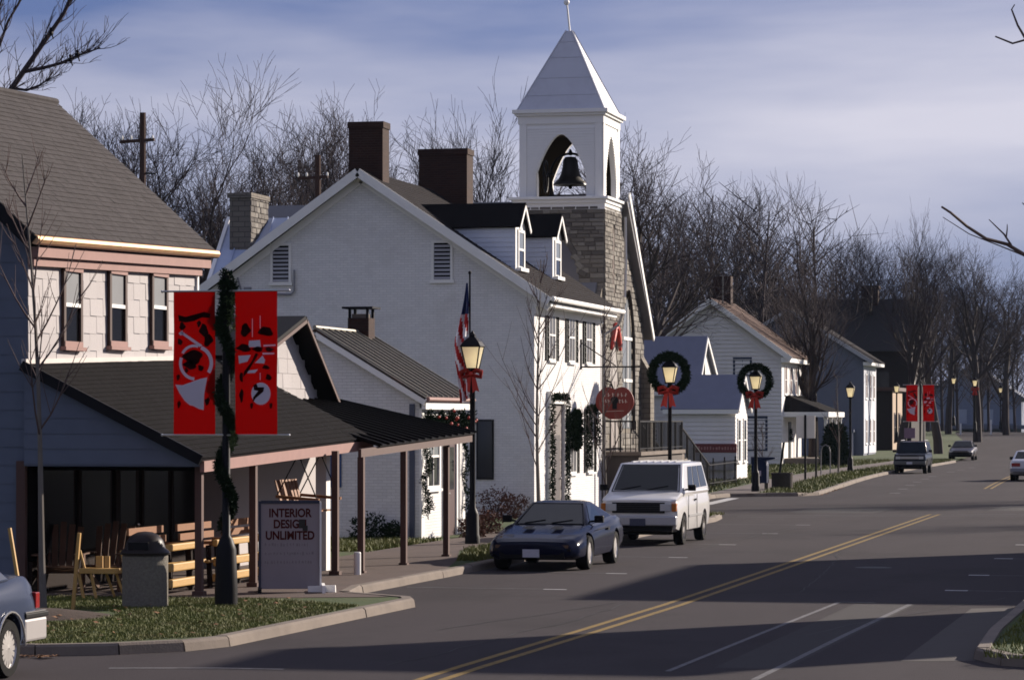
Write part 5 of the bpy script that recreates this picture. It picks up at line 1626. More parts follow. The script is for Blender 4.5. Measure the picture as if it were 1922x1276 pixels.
for (x, y, H, k, lb) in (
        (-21.32, 215.7, 18.7, 'D', 'broad brush-topped bare tree left of the road end'),
        (-20.41, 236.43, 19.94, 'D', 'brush-topped bare tree nearest the red banners'),
        (-21.57, 292.6, 20.12, 'A', 'bare tree above the far blue house'),
        (-21.44, 333.67, 19.41, 'B', 'bare tree at the far right where the road disappears'),
        (-27.65, 332.24, 20.64, 'E', 'thin distant bare tree behind the far street lamps'),
        (-27.96, 301.39, 21.26, 'B', 'distant bare tree behind the red banner pole'),
        (-29.68, 280.47, 20.56, 'A', 'distant bare tree at the right end of the dark brick building'),
        ):
    tree(k, x, y, H, rnd(0, 6.28), lb, 'bare trees at the end of the street', gz(y) * .8)
# tree behind the shop roof, its limbs showing over the ridge at top left
tlt = thing('bare_tree', 'bare tree whose branches reach over the shop ridge at top left', 'tree', (-29.88, 70.09, 0), 'bare trees behind the houses')
def twiggy(mb, pts, r, n, seed, ln):
    random.seed(seed)
    pts = [Vector(p) for p in pts]
    mb.tube(pts, [lerp(r, r * .35, i / (len(pts) - 1)) for i in range(len(pts))], 6, cap=False)
    for k in range(n):
        i = random.randint(0, len(pts) - 2); p = pts[i].lerp(pts[i + 1], rnd(0, 1))
        d = (pts[i + 1] - pts[i]).normalized()
        d = (d + Vector((rnd(-.9, .9), rnd(-.9, .9), rnd(-.2, .9)))).normalized(); l_ = ln * rnd(.5, 1.2)
        q = [p]
        for j in range(4):
            d = (d + Vector((rnd(-.25, .25), rnd(-.25, .25), rnd(-.05, .25)))).normalized(); q.append(q[-1] + d * l_ / 4)
        mb.tube(q, [.014, .012, .009, .007, .004], 4, cap=False)
        for j in range(4):
            e = (d + Vector((rnd(-1, 1), rnd(-1, 1), rnd(-.2, 1)))).normalized(); o_ = q[random.randint(1, 4)]
            mb.tube([o_, o_ + e * l_ * .3 + Vector((0, 0, .03)), o_ + e * l_ * .5], [.007, .006, .004], 3, cap=False)
    return mb
mb = MB(); mb.tube([(-29.88, 70.09, -0.08), (-29.88, 70.09, 3.99), (-29.75, 70.12, 7.28), (-29.56, 70.16, 9.26), (-29.37, 70.21, 10.38)], [.24, .22, .19, .15, .12], 8); obj('trunk', mb, bark, tlt)
for i, (pts, r, n, ln) in enumerate((
        ([(-29.37, 70.21, 10.38), (-28.88, 70.32, 10.94), (-28.41, 70.43, 11.63), (-27.93, 70.54, 12.34), (-27.57, 70.62, 12.88), (-27.32, 70.68, 13.47), (-27.19, 70.71, 13.99)], .085, 34, 1.0),
        ([(-28.53, 70.4, 11.43), (-28.08, 70.5, 11.52), (-27.6, 70.61, 11.65), (-27.19, 70.71, 11.84), (-26.7, 70.82, 12.02)], .05, 26, .8),
        ([(-29.52, 70.58, 10.42), (-29.39, 70.61, 11.81), (-29.07, 70.69, 12.73), (-28.69, 70.78, 13.39), (-28.49, 70.82, 13.92)], .05, 26, .9),
        ([(-29.43, 69.68, 9.22), (-29.3, 69.71, 11.18), (-29.04, 69.77, 12.35), (-28.92, 69.8, 13.01), (-28.66, 69.86, 13.66)], .05, 24, .9),
        ([(-28.83, 70.33, 11.03), (-28.47, 70.41, 10.97), (-28.15, 70.49, 11.1), (-27.96, 70.53, 11.23)], .04, 18, .7))):
    obj('limb', twiggy(MB(), pts, r, n, 300 + i, ln), twigm, tlt)
# far wood that reads as one mass
def wood(name, label, spots, seed):
    random.seed(seed)
    mb = MB()
    for (x, y, H) in spots:
        mb.tube([(x, y, -.5), (x + rnd(-.5, .5), y, H * .5), (x + rnd(-1, 1), y, H * .85)], [.28, .18, .05], 4, cap=False)
        for k in range(46):
            t = rnd(.2, .85); a = rnd(0, 6.283); Ls = H * rnd(.16, .34) * (1.15 - t * .6)
            p = Vector((x, y, H * t)); d = Vector((math.cos(a) * .7, math.sin(a) * .7, rnd(.5, 1.3))).normalized()
            q = p + d * Ls
            mb.tube([p, p.lerp(q, .5) + Vector((rnd(-.2, .2), rnd(-.2, .2), 0)), q], [.06, .04, .02], 3, cap=False)
            for j in range(5):
                s_ = p.lerp(q, rnd(.3, 1)); e = s_ + Vector((rnd(-1, 1), rnd(-1, 1), rnd(0, 1.4))).normalized() * Ls * rnd(.3, .55)
                mb.tube([s_, e], [.028, .012], 3, cap=False)
    o = obj(name, mb, twigm); o['kind'] = 'stuff'; o['label'] = label; o['category'] = 'woodland'
    return o
random.seed(51)
sp = []
for i in range(30):
    x, y = rnd(-75, -30), rnd(190, 285); sp.append((x, y, rnd(15.5, 22)))
for i in range(150):
    y = rnd(345, 620); x = rnd(-.19, .02) * y; sp.append((x, y, rnd(15, 24)))
wood('woodland', 'far wood of bare trees closing the view behind the town', sp, 52)

# young street trees
def young(x, y, H, seed, label, n=11, low=.35, lean=(0, 0), spread=.34, r0=.045):
    random.seed(seed)
    T = thing('young_tree', label, 'tree', (x, y, .1), 'young street trees')
    mb = MB(); pts = []; rs = []
    for i in range(9):
        t = i / 8
        pts.append((x + lean[0] * t + .05 * math.sin(t * 5 + seed), y + lean[1] * t, .05 + H * t)); rs.append(lerp(r0, .008, t ** .8))
    mb.tube(pts, rs, 8); obj('trunk', mb, barky, T)
    mb = MB()
    for k in range(n):
        t = lerp(low, .93, k / (n - 1)) + rnd(-.03, .03)
        i = min(int(t * 8), 7); p = Vector(pts[i]).lerp(Vector(pts[i + 1]), t * 8 - i)
        a = rnd(0, 6.283); Ls = H * spread * (1.2 - t) * rnd(.75, 1.15)
        d = Vector((math.cos(a) * .62, math.sin(a) * .62, .75)).normalized()
        q = [p]; dd = d
        for s_ in range(5):
            dd = (dd + Vector((0, 0, .14)) + Vector((rnd(-.1, .1), rnd(-.1, .1), 0))).normalized(); q.append(q[-1] + dd * Ls / 5)
        mb.tube(q, [.016, .013, .011, .009, .006, .004], 5, cap=False)
        for j in range(5):
            i2 = random.randint(1, 4); a2 = rnd(0, 6.283)
            d2 = (dd + Vector((math.cos(a2), math.sin(a2), .2)) * .6).normalized(); l2 = Ls * rnd(.25, .5)
            r_ = q[i2]; mb.tube([r_, r_ + d2 * l2 * .5, r_ + d2 * l2 + Vector((0, 0, .08))], [.007, .005, .003], 4, cap=False)
    obj('branches', mb, P('young_twig', (.085, .055, .05), .85, .25, 6), T)
    return T
young(-16.23, 40.9, 6.6, 5, 'staked young tree on the corner verge by the parked blue-grey saloon', 14, .38, (-.35, 0), .36, .06)
young(-16.75, 76.0, 6.9, 9, 'slender young tree in front of the white house corner behind the dark coupe', 26, .22, (0, 0), .40, .062)
young(-15.55, 78.6, 6.0, 14, 'slim young tree in front of the hanging apple sign', 18, .20, (0, 0), .30, .04)
young(-18.6, 128.5, 2.6, 17, 'small bare sapling behind the iron fence', 12, .2, (0, 0), .5, .03)
young(-17.9, 150, 5.0, 19, 'thin young tree beside the lamp post in front of the blue-grey house', 12, .25, (0, 0), .34, .05)
# stakes holding the corner tree
for (a, b, lb) in (((-17.05, 42.0, .1), (-17.25, 42.0, 1.25), 'pine stake leaning left behind the blue-grey saloon'), ((-15.95, 41.2, .1), (-15.85, 41.2, 1.22), 'upright pine stake between the young tree and the litter bin')):
    mb = MB(); mb.bar(a, b, .045); tag(obj('tree_stake', mb, pine), lb, 'stake')
# branches of a street tree whose trunk stands outside the right edge
nr = thing('overhanging_tree', 'bare tree outside the frame sending branches in at the right edge', 'tree', (1.5, 31, .1))
def brn(pts, r, n=6):
    mb = MB(); mb.tube(pts, [lerp(r, r * .4, i / (len(pts) - 1)) for i in range(len(pts))], n); return mb
mb = MB(); mb.tube([(1.5, 31, 0), (1.45, 31, 2.5), (1.3, 30.9, 4.5), (1.0, 30.8, 6.5), (.8, 30.8, 8.5)], [.16, .14, .11, .08, .03], 8); obj('trunk', mb, barky, nr)
for pts, r in (([(1.35, 30.9, 3.9), (-0.89, 31.09, 4.06), (-1.48, 30.75, 4.35), (-1.8, 30.57, 4.49), (-1.96, 30.54, 4.59), (-2.16, 30.39, 4.64), (-2.34, 30.35, 4.76), (-2.49, 30.21, 4.89), (-2.58, 30.19, 4.95)], .026),
        ([(-1.92, 30.54, 4.58), (-1.99, 30.53, 4.69), (-2.06, 30.41, 4.76), (-2.13, 30.4, 4.83)], .012), ([(-1.97, 30.53, 4.65), (-1.96, 30.54, 4.74), (-1.96, 30.54, 4.79)], .009),
        ([(-1.48, 30.85, 4.38), (-1.79, 30.78, 4.48), (-2.03, 30.73, 4.58), (-2.35, 30.75, 4.71), (-2.61, 30.7, 4.88)], .009),
        ([(1.05, 30.8, 6.3), (-1.26, 31.11, 6.38), (-1.54, 30.94, 6.58), (-1.78, 30.78, 6.65), (-1.92, 30.75, 6.61), (-2.09, 30.71, 6.68)], .020), ([(-1.79, 30.78, 6.65), (-1.87, 30.76, 6.79), (-1.93, 30.75, 6.95), (-1.9, 30.76, 7.0)], .014),
        ([(-1.53, 30.74, 4.8), (-1.74, 30.69, 4.93), (-1.82, 30.67, 5.01)], .012)):
    obj('branch', brn(pts, r), P('near_twig', (.11, .075, .06), .85, .2, 8), nr)
# utility poles
for (x, y, H, za, w_, lb) in ((-38.34, 106.11, 14.15, 13.09, 1.0, 'taller wooden utility pole with crossarm behind the shop roof'), (-33.76, 113.32, 13.1, 12.21, .9, 'shorter utility pole behind the white house roof')):
    t = thing('utility_pole', lb, 'pole', (x, y, 0), 'utility poles')
    mb = MB(); mb.tube([(x, y, 0), (x, y, H)], [.17, .12], 8); obj('shaft', mb, P('pole_wood', (.05, .026, .02), .9, .2, 4), t)
    mb = MB(); mb.bar((x - w_ * .9, y, za), (x + w_ * .45, y, za + .06), .11); ar = obj('crossarm', mb, P('pole_wood', (.05, .026, .02)), t)
    for dx in (-.8, -.45, .38):
        m2 = MB(); m2.lathe([(.02, 0), (.05, .06), (.05, .13), (.02, .18)], 8, (x + dx, y - .02, za + .05)); obj('insulator', m2, trimw, ar)
    if w_ == 1.0:
        mb = MB(); mb.bar((x, y, 11.93), (x + .5, y, 11.89), .06); obj('bracket', mb, black, t)
# birds on the branch
for (x, y, z, v) in ((-27.87, 70.55, 12.39, 66), (-27.41, 70.66, 11.73, 116), (-27.24, 70.7, 11.84, 108)):
    mb = MB(); mb.sphere((x, y, z), .065, 8, sq=(.8, 1.2, 1.25)); mb.sphere((x, y - .03, z + .09), .042, 8); mb.bar((x, y + .05, z - .05), (x, y + .12, z - .14), .03, .012); mb.bar((x, y - .06, z + .09), (x, y - .10, z + .085), .012)
    tag(obj('perched_bird', mb, black), {66: 'small dark bird perched highest in the top left branches', 116: 'lower left bird of the pair perched side by side', 108: 'right-hand bird of the pair perched side by side'}[v], 'bird', 'birds in the top left tree')
# ---------------------------------------------------------------- lamp posts, banners, furniture
def lamp(H=4.78):
    """lantern post built at the origin"""
    r = thing('lamp_post', '', 'street lamp', (0, 0, 0), 'black lantern lamp posts')
    mb = MB(); mb.lathe([(.17, 0), (.17, .25), (.15, .30), (.14, .75), (.11, .82), (.075, .9), (.065, 1.2), (.06, H - .95), (.075, H - .92), (.075, H - .86), (.05, H - .84)], 14); obj('post', mb, black, r, True)
    z0, z1 = H - .84, H - .36
    b, t = .115, .205
    for k in range(4):
        a = k * math.pi / 2
        c, s_ = math.cos(a), math.sin(a)
        def q(x, y, z): return (x * c - y * s_, x * s_ + y * c, z)
        m2 = MB(); m2.add([q(-b * .92, -b, z0 + .02), q(b * .92, -b, z0 + .02), q(t * .93, -t, z1), q(-t * .93, -t, z1)], [(0, 1, 2, 3)]); obj('pane', m2, lampglass, r)
        m2 = MB(); m2.bar(q(-b, -b, z0), q(-t, -t, z1), .022); obj('corner_bar', m2, black, r)
    mb = MB(); mb.lathe([(.17, z0 - .02), (.17, z0 + .02)], 4); obj('cage_base', mb, black, r)
    mb = MB()
    mb.lathe([(.315, z1), (.33, z1 + .02), (.24, z1 + .12), (.13, z1 + .20), (.09, z1 + .22), (.09, z1 + .27), (.05, z1 + .30), (.02, z1 + .36)], 4)
    mb.xf(lambda x, y, z: ((x - y) * .7071, (x + y) * .7071, z)); obj('cap', mb, black, r)
    return r
L0 = lamp()
def bow(mb, c, s_, sc=1.0):
    """ribbon bow facing -Y: two loops and two tails"""
    x, y, z = c
    for s in (-1, 1):
        for w_ in (0, 1):
            mb.tube([(x, y - .02, z), (x + s * .10 * sc, y - .05, z + .07 * sc), (x + s * .20 * sc, y - .03, z + .04 * sc), (x + s * .19 * sc, y - .01, z - .06 * sc), (x + s * .08 * sc, y - .04, z - .04 * sc), (x, y - .02, z)], [.03 * sc, .05 * sc, .055 * sc, .05 * sc, .04 * sc, .03 * sc], 6)
        mb.add([(x, y - .03, z), (x + s * .07 * sc, y - .035, z - .01), (x + s * .17 * sc, y - .05, z - .36 * sc), (x + s * .10 * sc, y - .03, z - .33 * sc), (x + s * .03 * sc, y - .05, z - .38 * sc)], [(0, 1, 2, 3, 4)])
    mb.sphere((x, y - .04, z), .05 * sc, 8)
    return mb
def bow_on(x, y, z, label, sc=1.0):
    return tag(obj('ribbon_bow', bow(MB(), (x, y, z), 1, sc), ribbon), label, 'bow', 'red bows on the lamp posts')
L0.location = (-15.81, 64.96, .02); L0['label'] = 'black lantern post with flag and red bow beside the white house'
bow_on(-15.81, 64.88, 3.85, 'red bow tied under the lantern that carries the flag', 1.1)
lamps = [(-16.45, 93.7, 1.0, 'black lantern post with large wreath behind the white van'), (-16.78, 114.4, 1.0, 'black lantern post with wreath beside the blue mailbox'),
         (-18.1, 157.0, 1.0, 'plain lantern post in front of the blue-grey house')]
for x, y, s_, lb in lamps: dup(L0, (x, y, .05), 0, lb)
for (x, y, z, lb) in (
        (-23.39, 287.05, 2.25, 'small distant lamp post right of the red banners'),
        (-19.71, 264.29, 1.77, 'distant lamp post with red bow above the dark parked car'),
        (-22.12, 333.51, 1.81, 'distant lamp post in front of the far blue house'),
        (-24.09, 240.72, 1.04, 'distant lamp post left of the red banners'),
        ):
    dup(L0, (x, y, z), 0, lb)
    if 'bow' in lb: bow_on(x, y - .1, z + 3.7, 'red bow under the distant lantern above the dark parked car', 1.5)
for (x, y, z, sc, rr, lb, k) in ((-16.45, 93.55, 4.28, 1.0, .55, 'large evergreen wreath round the lantern behind the white van', 1), (-16.78, 114.25, 4.30, 1.0, .56, 'evergreen wreath round the lantern beside the mailbox', 2)):
    W = thing('lamp_wreath', lb, 'wreath', (x, y, z), 'wreaths on the lamp posts')
    mb = MB(); ring = [(x + rr * math.cos(6.283 * i / 28), y, z + rr * math.sin(6.283 * i / 28)) for i in range(29)]
    m0 = MB(); m0.tube(ring, .075, 6); obj('wreath_frame', m0, needle, W)
    garland(mb, ring, .14, 5200, .075, 70 + k); obj('greenery', mb, needle, W)
    bow_on(x, y - .12, z - .52, 'red bow at the foot of the wreath ' + ('behind the white van' if k == 1 else 'beside the mailbox'), 1.45)
# flag on the first lamp
fl = thing('flag', 'limp striped flag on a thin staff above the lamp by the white house', 'flag', (-15.87, 64.9, 3.2))
mb = MB(); mb.tube([(-15.87, 64.96, 3.9), (-15.87, 64.96, 6.05)], .022, 6); mb.sphere((-15.87, 64.96, 6.08), .04, 8); obj('staff', mb, black, fl)
blue_ = P('flag_blue', (.02, .03, .10), .8); red_ = P('flag_red', (.50, .02, .02), .8); wht_ = P('flag_white', (.85, .82, .82), .8)
mb = MB(); NU, NV = 22, 34
random.seed(3)
V = []
for j in range(NV + 1):
    t = j / NV; z = 5.85 - 2.55 * t
    wd = .04 + .26 * min(1, t * 2.1) * (1 - .45 * max(0, t - .62) / .38)
    for i in range(NU + 1):
        u = i / NU
        V.append((-15.90 - wd * u + .02 * math.sin(t * 9), 64.93 + .07 * math.sin(u * 13 + t * 3) * min(1, t * 3) - .03, z - .10 * u * t))
fs = []; mi = []
for j in range(NV):
    for i in range(NU):
        a = j * (NU + 1) + i; fs.append((a, a + NU + 1, a + NU + 2, a + 1))
        t, u = (j + .5) / NV, (i + .5) / NU
        k = int((t * 9 + u * 3.2)) % 2
        mi.append(0 if (t < .27 and u > .12 * t) else (1 if k else 2))
mb.add(V, fs); mb.m = mi
obj('cloth', mb, [blue_, red_, wht_], fl, True)

def banners(x, y, z0, sc, lb, wrapped, group):
    """post with a pair of red banners; artwork is flat cut shapes just proud of the cloth"""
    t = thing('banner_post', lb[0], 'post', (x, y, z0), group)
    H = 5.0 * sc
    mb = MB(); mb.lathe([(.17 * sc, 0), (.17 * sc, .3), (.15 * sc, .9 * sc), (.10 * sc, 1.05 * sc), (.062 * sc, 1.1 * sc), (.055 * sc, H - .35), (.075 * sc, H - .3), (.04 * sc, H - .2), (.06 * sc, H - .1), (.015, H)], 14, (x, y, z0)); obj('shaft', mb, black, t, True)
    for z in (4.70, 2.58):
        mb = MB(); mb.tube([(x - .98 * sc, y - .04, z0 + z * sc), (x + .98 * sc, y - .04, z0 + z * sc)], .014 * sc, 6); mb.sphere((x + .98 * sc, y - .04, z0 + z * sc), .022 * sc, 6); mb.sphere((x - .98 * sc, y - .04, z0 + z * sc), .022 * sc, 6)
        obj('banner_arm', mb, P('arm_metal', (.5, .5, .52), .35, .05, 5, metal=.7), t)
    if wrapped:
        mb = MB()
        garland(mb, [(x + .09 * math.cos(i * .33), y + .09 * math.sin(i * .33), z0 + 4.8 - i * .055) for i in range(66)], .085, 7500, .055, 15)
        garland(mb, [(x + .0, y, z0 + 4.95), (x, y, z0 + 4.3)], .10, 1200, .06, 16)
        g = obj('pole_garland', mb, needle); tag(g, 'evergreen garland wound round the near banner post', 'garland')
        mb = MB(); garland(mb, [(x + .08, y - .04, z0 + 4.7), (x + .10, y - .04, z0 + 4.1)], .07, 90, .06, 17); obj('sunlit_sprig', mb, leafg, g)['kind'] = 'stuff'  # brighter leaf green paints in sun on the garland
        mb = MB(); garland(mb, [(x + .15, y - .1, z0 + 2.65), (x + .13, y - .08, z0 + 2.4)], .04, 70, .055, 18); obj('sunlit_sprig', mb, leafg, g)['kind'] = 'stuff'
    for side, (xa, xb), kind in ((-1, (x - .80 * sc, x - .155 * sc), 'horn'), (1, (x + .155 * sc, x + .80 * sc), 'ornament')):
        za, zb = z0 + 2.59 * sc, z0 + 4.69 * sc
        B = thing('red_banner', lb[1] if kind == 'horn' else lb[2], 'banner', ((xa + xb) / 2, y - .04, za), group + ' cloths')
        mb = MB(); n = 12
        vs = []
        for i in range(n + 1):
            for j in (0, 1):
                vs.append((lerp(xa, xb, j), y - .045 + .012 * math.sin(i * .9 + j * 1.4) * min(1, i / 3, (n - i) / 3), lerp(za, zb, i / n)))
        mb.add(vs, [(2 * i, 2 * i + 1, 2 * i + 3, 2 * i + 2) for i in range(n)])
        obj('cloth', mb, bannerred, B)
        wd, hg = xb - xa, zb - za
        yy = y - .064
        def P2(p): return (xa + p[0] * wd, yy, zb - p[1] * hg)
        def shape(nm, polys, mat, off=0.0):
            m2 = MB()
            for pl in polys:
                m2.add([(P2(p)[0], yy - off, P2(p)[2]) for p in pl], [tuple(range(len(pl)))])
                if off:
                    obj(nm, m2, mat, B); m2 = MB()
            if not off: obj(nm, m2, mat, B)
        def ring(cx, cy, r, wdt, a0, a1, n=22, asp=.305):
            out_ = []; inn = []
            for i in range(n + 1):
                a = lerp(a0, a1, i / n); out_.append((cx + r * math.cos(a), cy + r * asp * math.sin(a)))
                inn.append((cx + (r - wdt) * math.cos(a), cy + (r - wdt) * asp * math.sin(a)))
            return [[out_[i], out_[i + 1], inn[i + 1], inn[i]] for i in range(n)]
        def blob(cx, cy, rx, ry, seed, n=26):
            random.seed(seed)
            k1, k2 = rnd(0, 6), rnd(0, 6)
            return [(cx + rx * math.cos(6.283 * i / n) * (.82 + .18 * math.sin(3 * 6.283 * i / n + k1)), cy + ry * math.sin(6.283 * i / n) * (.82 + .18 * math.sin(2 * 6.283 * i / n + k2))) for i in range(n)]
        if kind == 'horn':
            shape('horn', ring(.54, .50, .42, .085, math.radians(-70), math.radians(35)) + ring(.54, .50, .40, .07, math.radians(95), math.radians(200)) + ring(.5, .47, .33, .06, math.radians(205), math.radians(290)) +
                  [[(.17, .275), (.25, .285), (.70, .375), (.64, .388), (.22, .30)], [(.13, .29), (.22, .27), (.25, .30), (.17, .305)]] +
                  [[(.05, .65), (.22, .655), (.42, .635), (.5, .625), (.48, .80), (.40, .795), (.28, .765), (.15, .71)], [(.5, .625), (.66, .61), (.82, .60), (.78, .66), (.745, .72), (.735, .83), (.62, .822), (.48, .80)]], printw)
            shape('ribbon_print', [[(.12, .16), (.3, .175), (.55, .155), (.75, .14), (.90, .155), (.88, .185), (.7, .18), (.5, .205), (.3, .215), (.14, .205)], blob(.22, .24, .09, .03, 1), blob(.74, .27, .13, .05, 2), blob(.84, .34, .13, .05, 3), blob(.16, .35, .07, .03, 4),
                  blob(.48, .46, .28, .055, 5), blob(.42, .51, .20, .035, 6), blob(.66, .535, .08, .03, 7), blob(.32, .55, .05, .02, 8), blob(.12, .60, .05, .03, 9), blob(.82, .77, .07, .035, 10), blob(.14, .79, .05, .03, 11), blob(.62, .225, .06, .025, 12)], printk, .004)
        else:
            shape('ornament', [[(.5 + .23 * math.cos(6.283 * i / 22) + .12, .715 + .078 * math.sin(6.283 * i / 22)) for i in range(22)]] +
                  [[(.34, .345), (.6, .34), (.62, .39), (.32, .39)], [(.08, .45), (.38, .445), (.3, .49), (.1, .505)], [(.48, .50), (.66, .45), (.72, .48), (.7, .505)], [(.68, .375), (.97, .372), (.97, .382), (.68, .386)], [(.66, .43), (.94, .43), (.94, .44), (.66, .442)], [(.28, .555), (.55, .545), (.48, .57), (.3, .572)]] +
                  [[(.41, .19), (.425, .19), (.425, .32), (.41, .32)], [(.595, .17), (.61, .17), (.61, .26), (.595, .26)], [(.595, .57), (.61, .57), (.61, .62), (.595, .62)]], printw)
            shape('branch_print', [blob(.25, .27, .14, .05, 21), blob(.74, .28, .2, .045, 22), blob(.22, .395, .2, .03, 23), blob(.55, .405, .16, .02, 24), blob(.82, .407, .12, .018, 25), [(.5, .43), (.56, .44), (.32, .56), (.2, .60), (.22, .56), (.4, .49)], blob(.16, .60, .05, .05, 26), blob(.16, .73, .06, .05, 27), blob(.80, .60, .08, .03, 28),
                  [(.44, .655), (.52, .645), (.55, .67), (.7, .67), (.68, .70), (.5, .745), (.42, .78), (.44, .74), (.56, .695), (.46, .69)], blob(.4, .80, .04, .03, 29), blob(.86, .80, .04, .03, 30), blob(.74, .53, .1, .02, 31)], printk, .004)
    return t
banners(-14.12, 42.67, .04, 1.0, ('near black banner post wrapped in evergreen garland', 'near red banner printed with a pale hunting horn', 'near red banner printed with a round pale ornament'), True, 'near banners')
banners(-16.62, 180.0, .1, 1.02, ('distant banner post behind the dark sport utility', 'distant red banner with horn behind the dark sport utility', 'distant red banner with ornament behind the dark sport utility'), False, 'far banners')

# litter bin
t = thing('litter_bin', 'round pebble-finish litter bin with dark domed lid on the grass', 'litter bin', (-15.16, 42.06, .1))
x, y = -15.16, 42.06
mb = MB(); mb.lathe([(.31, .10), (.335, .12), (.335, .86), (.31, .88)], 32, (x, y, 0)); obj('drum', mb, P('exposed_aggregate', (.16, .145, .12), .95, .55, 26, bump=.9, bscale=70), t, True)
mb = MB(); mb.lathe([(.36, .88), (.365, .91), (.34, .94), (.30, .97), (.285, 1.02), (.26, 1.09), (.20, 1.16), (.11, 1.205), (.02, 1.215)], 32, (x, y, 0)); ld_ = obj('domed_lid', mb, P('brown_plastic', (.016, .011, .010), .42, .1, 6, spec=.2), t, True)
mb = MB(); mb.box(x - .15, x + .15, y - .315, y - .25, .96, 1.07); obj('flap', mb, black, ld_)
# A-frame shop sign
t = thing('shop_sign', 'freestanding white board sign reading INTERIOR DESIGN UNLIMITED on a white foot', 'sign', (-14.25, 46.2, .1))
ang = math.atan2(.75, .82) * .35
x0, x1, y0, y1 = -14.67, -13.72, 45.95, 46.25
def sl(f): return (lerp(x0, x1, f), lerp(y0, y1, f))
boardm = P('sign_board_shaded', (.27, .24, .255), .7, .08, 3, spec=.1, dirt=(.20, .18, .19), dscale=1.5, damount=.4)  # white board greyed, its shade put into the colour
d_ = Vector((x1 - x0, y1 - y0, 0)).normalized(); n_ = Vector((d_.y, -d_.x, 0))
def brd(mb, f0, f1, z0, z1, th0, th1):
    a = Vector((*sl(f0), 0)); b = Vector((*sl(f1), 0))
    vs = []
    for z in (z0, z1):
        vs += [a + n_ * th1 + Vector((0, 0, z)), b + n_ * th1 + Vector((0, 0, z)), b + n_ * th0 + Vector((0, 0, z)), a + n_ * th0 + Vector((0, 0, z))]
    mb.add(vs, [(3, 2, 1, 0), (4, 5, 6, 7), (0, 1, 5, 4), (1, 2, 6, 5), (2, 3, 7, 6), (3, 0, 4, 7)]); return mb
obj('board', brd(MB(), .04, .97, .17, 1.52, -.015, .015), boardm, t)
obj('side_rail', brd(MB(), .0, .04, .12, 1.56, -.03, .03), P('navy_rail', (.03, .035, .06), .7), t)
obj('side_rail', brd(MB(), .97, 1.0, .12, 1.55, -.05, .05), trimw, t)
obj('top_rail', brd(MB(), .04, .97, 1.52, 1.57, -.03, .03), P('navy_rail', (.03, .035, .06)), t)
mb = MB(); a = Vector((*sl(1.0), 0)); mb.bar(a + n_ * .42 + Vector((.03, 0, .17)), a - n_ * .42 + Vector((.03, 0, .17)), .05, .14); mb.bar(a + n_ * .1 + Vector((-.22, 0, .15)), a + n_ * .1 + Vector((.23, 0, .17)), .04, .13); obj('foot', mb, trimw, t)
mb = MB(); a = Vector((*sl(0.02), 0)); mb.bar(a + n_ * .4 + Vector((0, 0, .14)), a - n_ * .4 + Vector((0, 0, .14)), .06, .10); obj('foot', mb, black, t)
ink = P('oxblood_lettering', (.06, .012, .010), .7, spec=.05)
rz = math.atan2(d_.y, d_.x)
for s_, z in (('INTERIOR', 1.31), ('DESIGN', 1.135), ('UNLIMITED', .955)):
    p = Vector((*sl(.50), z)) + n_ * .0165
    text('lettering', s_, .185, p, (R(90), 0, rz), ink, t, .002, sx=.82, bold=.006)
mb = MB(); random.seed(5)
for z, f0, f1 in ((.86, .1, .78), (.72, .1, .88), (.58, .1, .84)):
    f = f0
    while f < f1:
        w_ = rnd(.01, .03); brd(mb, f, min(f + w_, f1), z + rnd(-.02, 0), z + rnd(.02, .04), .015, .0165); f += w_ + rnd(.012, .04)
obj('faded_lines', mb, P('faded_ink', (.19, .165, .175), .8), t)
mb = MB(); brd(mb, .64, .74, 1.13, 1.27, .0175, .021); brd(mb, .70, .78, 1.09, 1.17, .0175, .021); obj('dark_blot', mb, P('blot', (.03, .03, .028), .8), t)
# porch furniture
def plank_bench(x, y, ln, label):
    b = thing('garden_glider', label, 'bench', (x, y, .13), 'rustic timber seats on the porch')
    for z, dx, hh in ((.30, .22, .13), (.55, .23, .13), (.56, .08, .05), (.56, -.08, .05), (.86, .22, .11)):
        mb = MB(); mb.bar((x + dx, y - ln / 2, z), (x + dx, y + ln / 2, z), .09, hh); obj('slat' if z > .4 else 'stretcher', mb, pine, b, bev=.02)  # bright pine on the fronts paints in their sunlit faces
    for yy in (y - ln / 2 + .12, y + ln / 2 - .12):
        for dx in (-.25, .1):
            mb = MB(); mb.bar((x + dx, yy, .13), (x + dx - .03, yy, .82), .07); obj('leg', mb, dkwood, b)  # legs coloured dark to paint them into shade
        mb = MB(); mb.bar((x - .35, yy, .86), (x + .16, yy, .86), .10, .05); obj('arm', mb, cedar, b)
    for z in (.8, .95, 1.1):
        mb = MB(); mb.bar((x - .34 - (z - .8) * .3, y - ln / 2, z), (x - .34 - (z - .8) * .3, y + ln / 2, z), .04, .11); obj('back_slat', mb, cedar, b)
    return b
plank_bench(-15.95, 45.45, 1.6, 'rustic timber seat behind the domed litter bin')
plank_bench(-15.85, 47.5, 1.7, 'rustic timber seat behind the garland-wrapped banner post')
plank_bench(-15.8, 49.5, 1.6, 'rustic timber seat behind the shop sign')
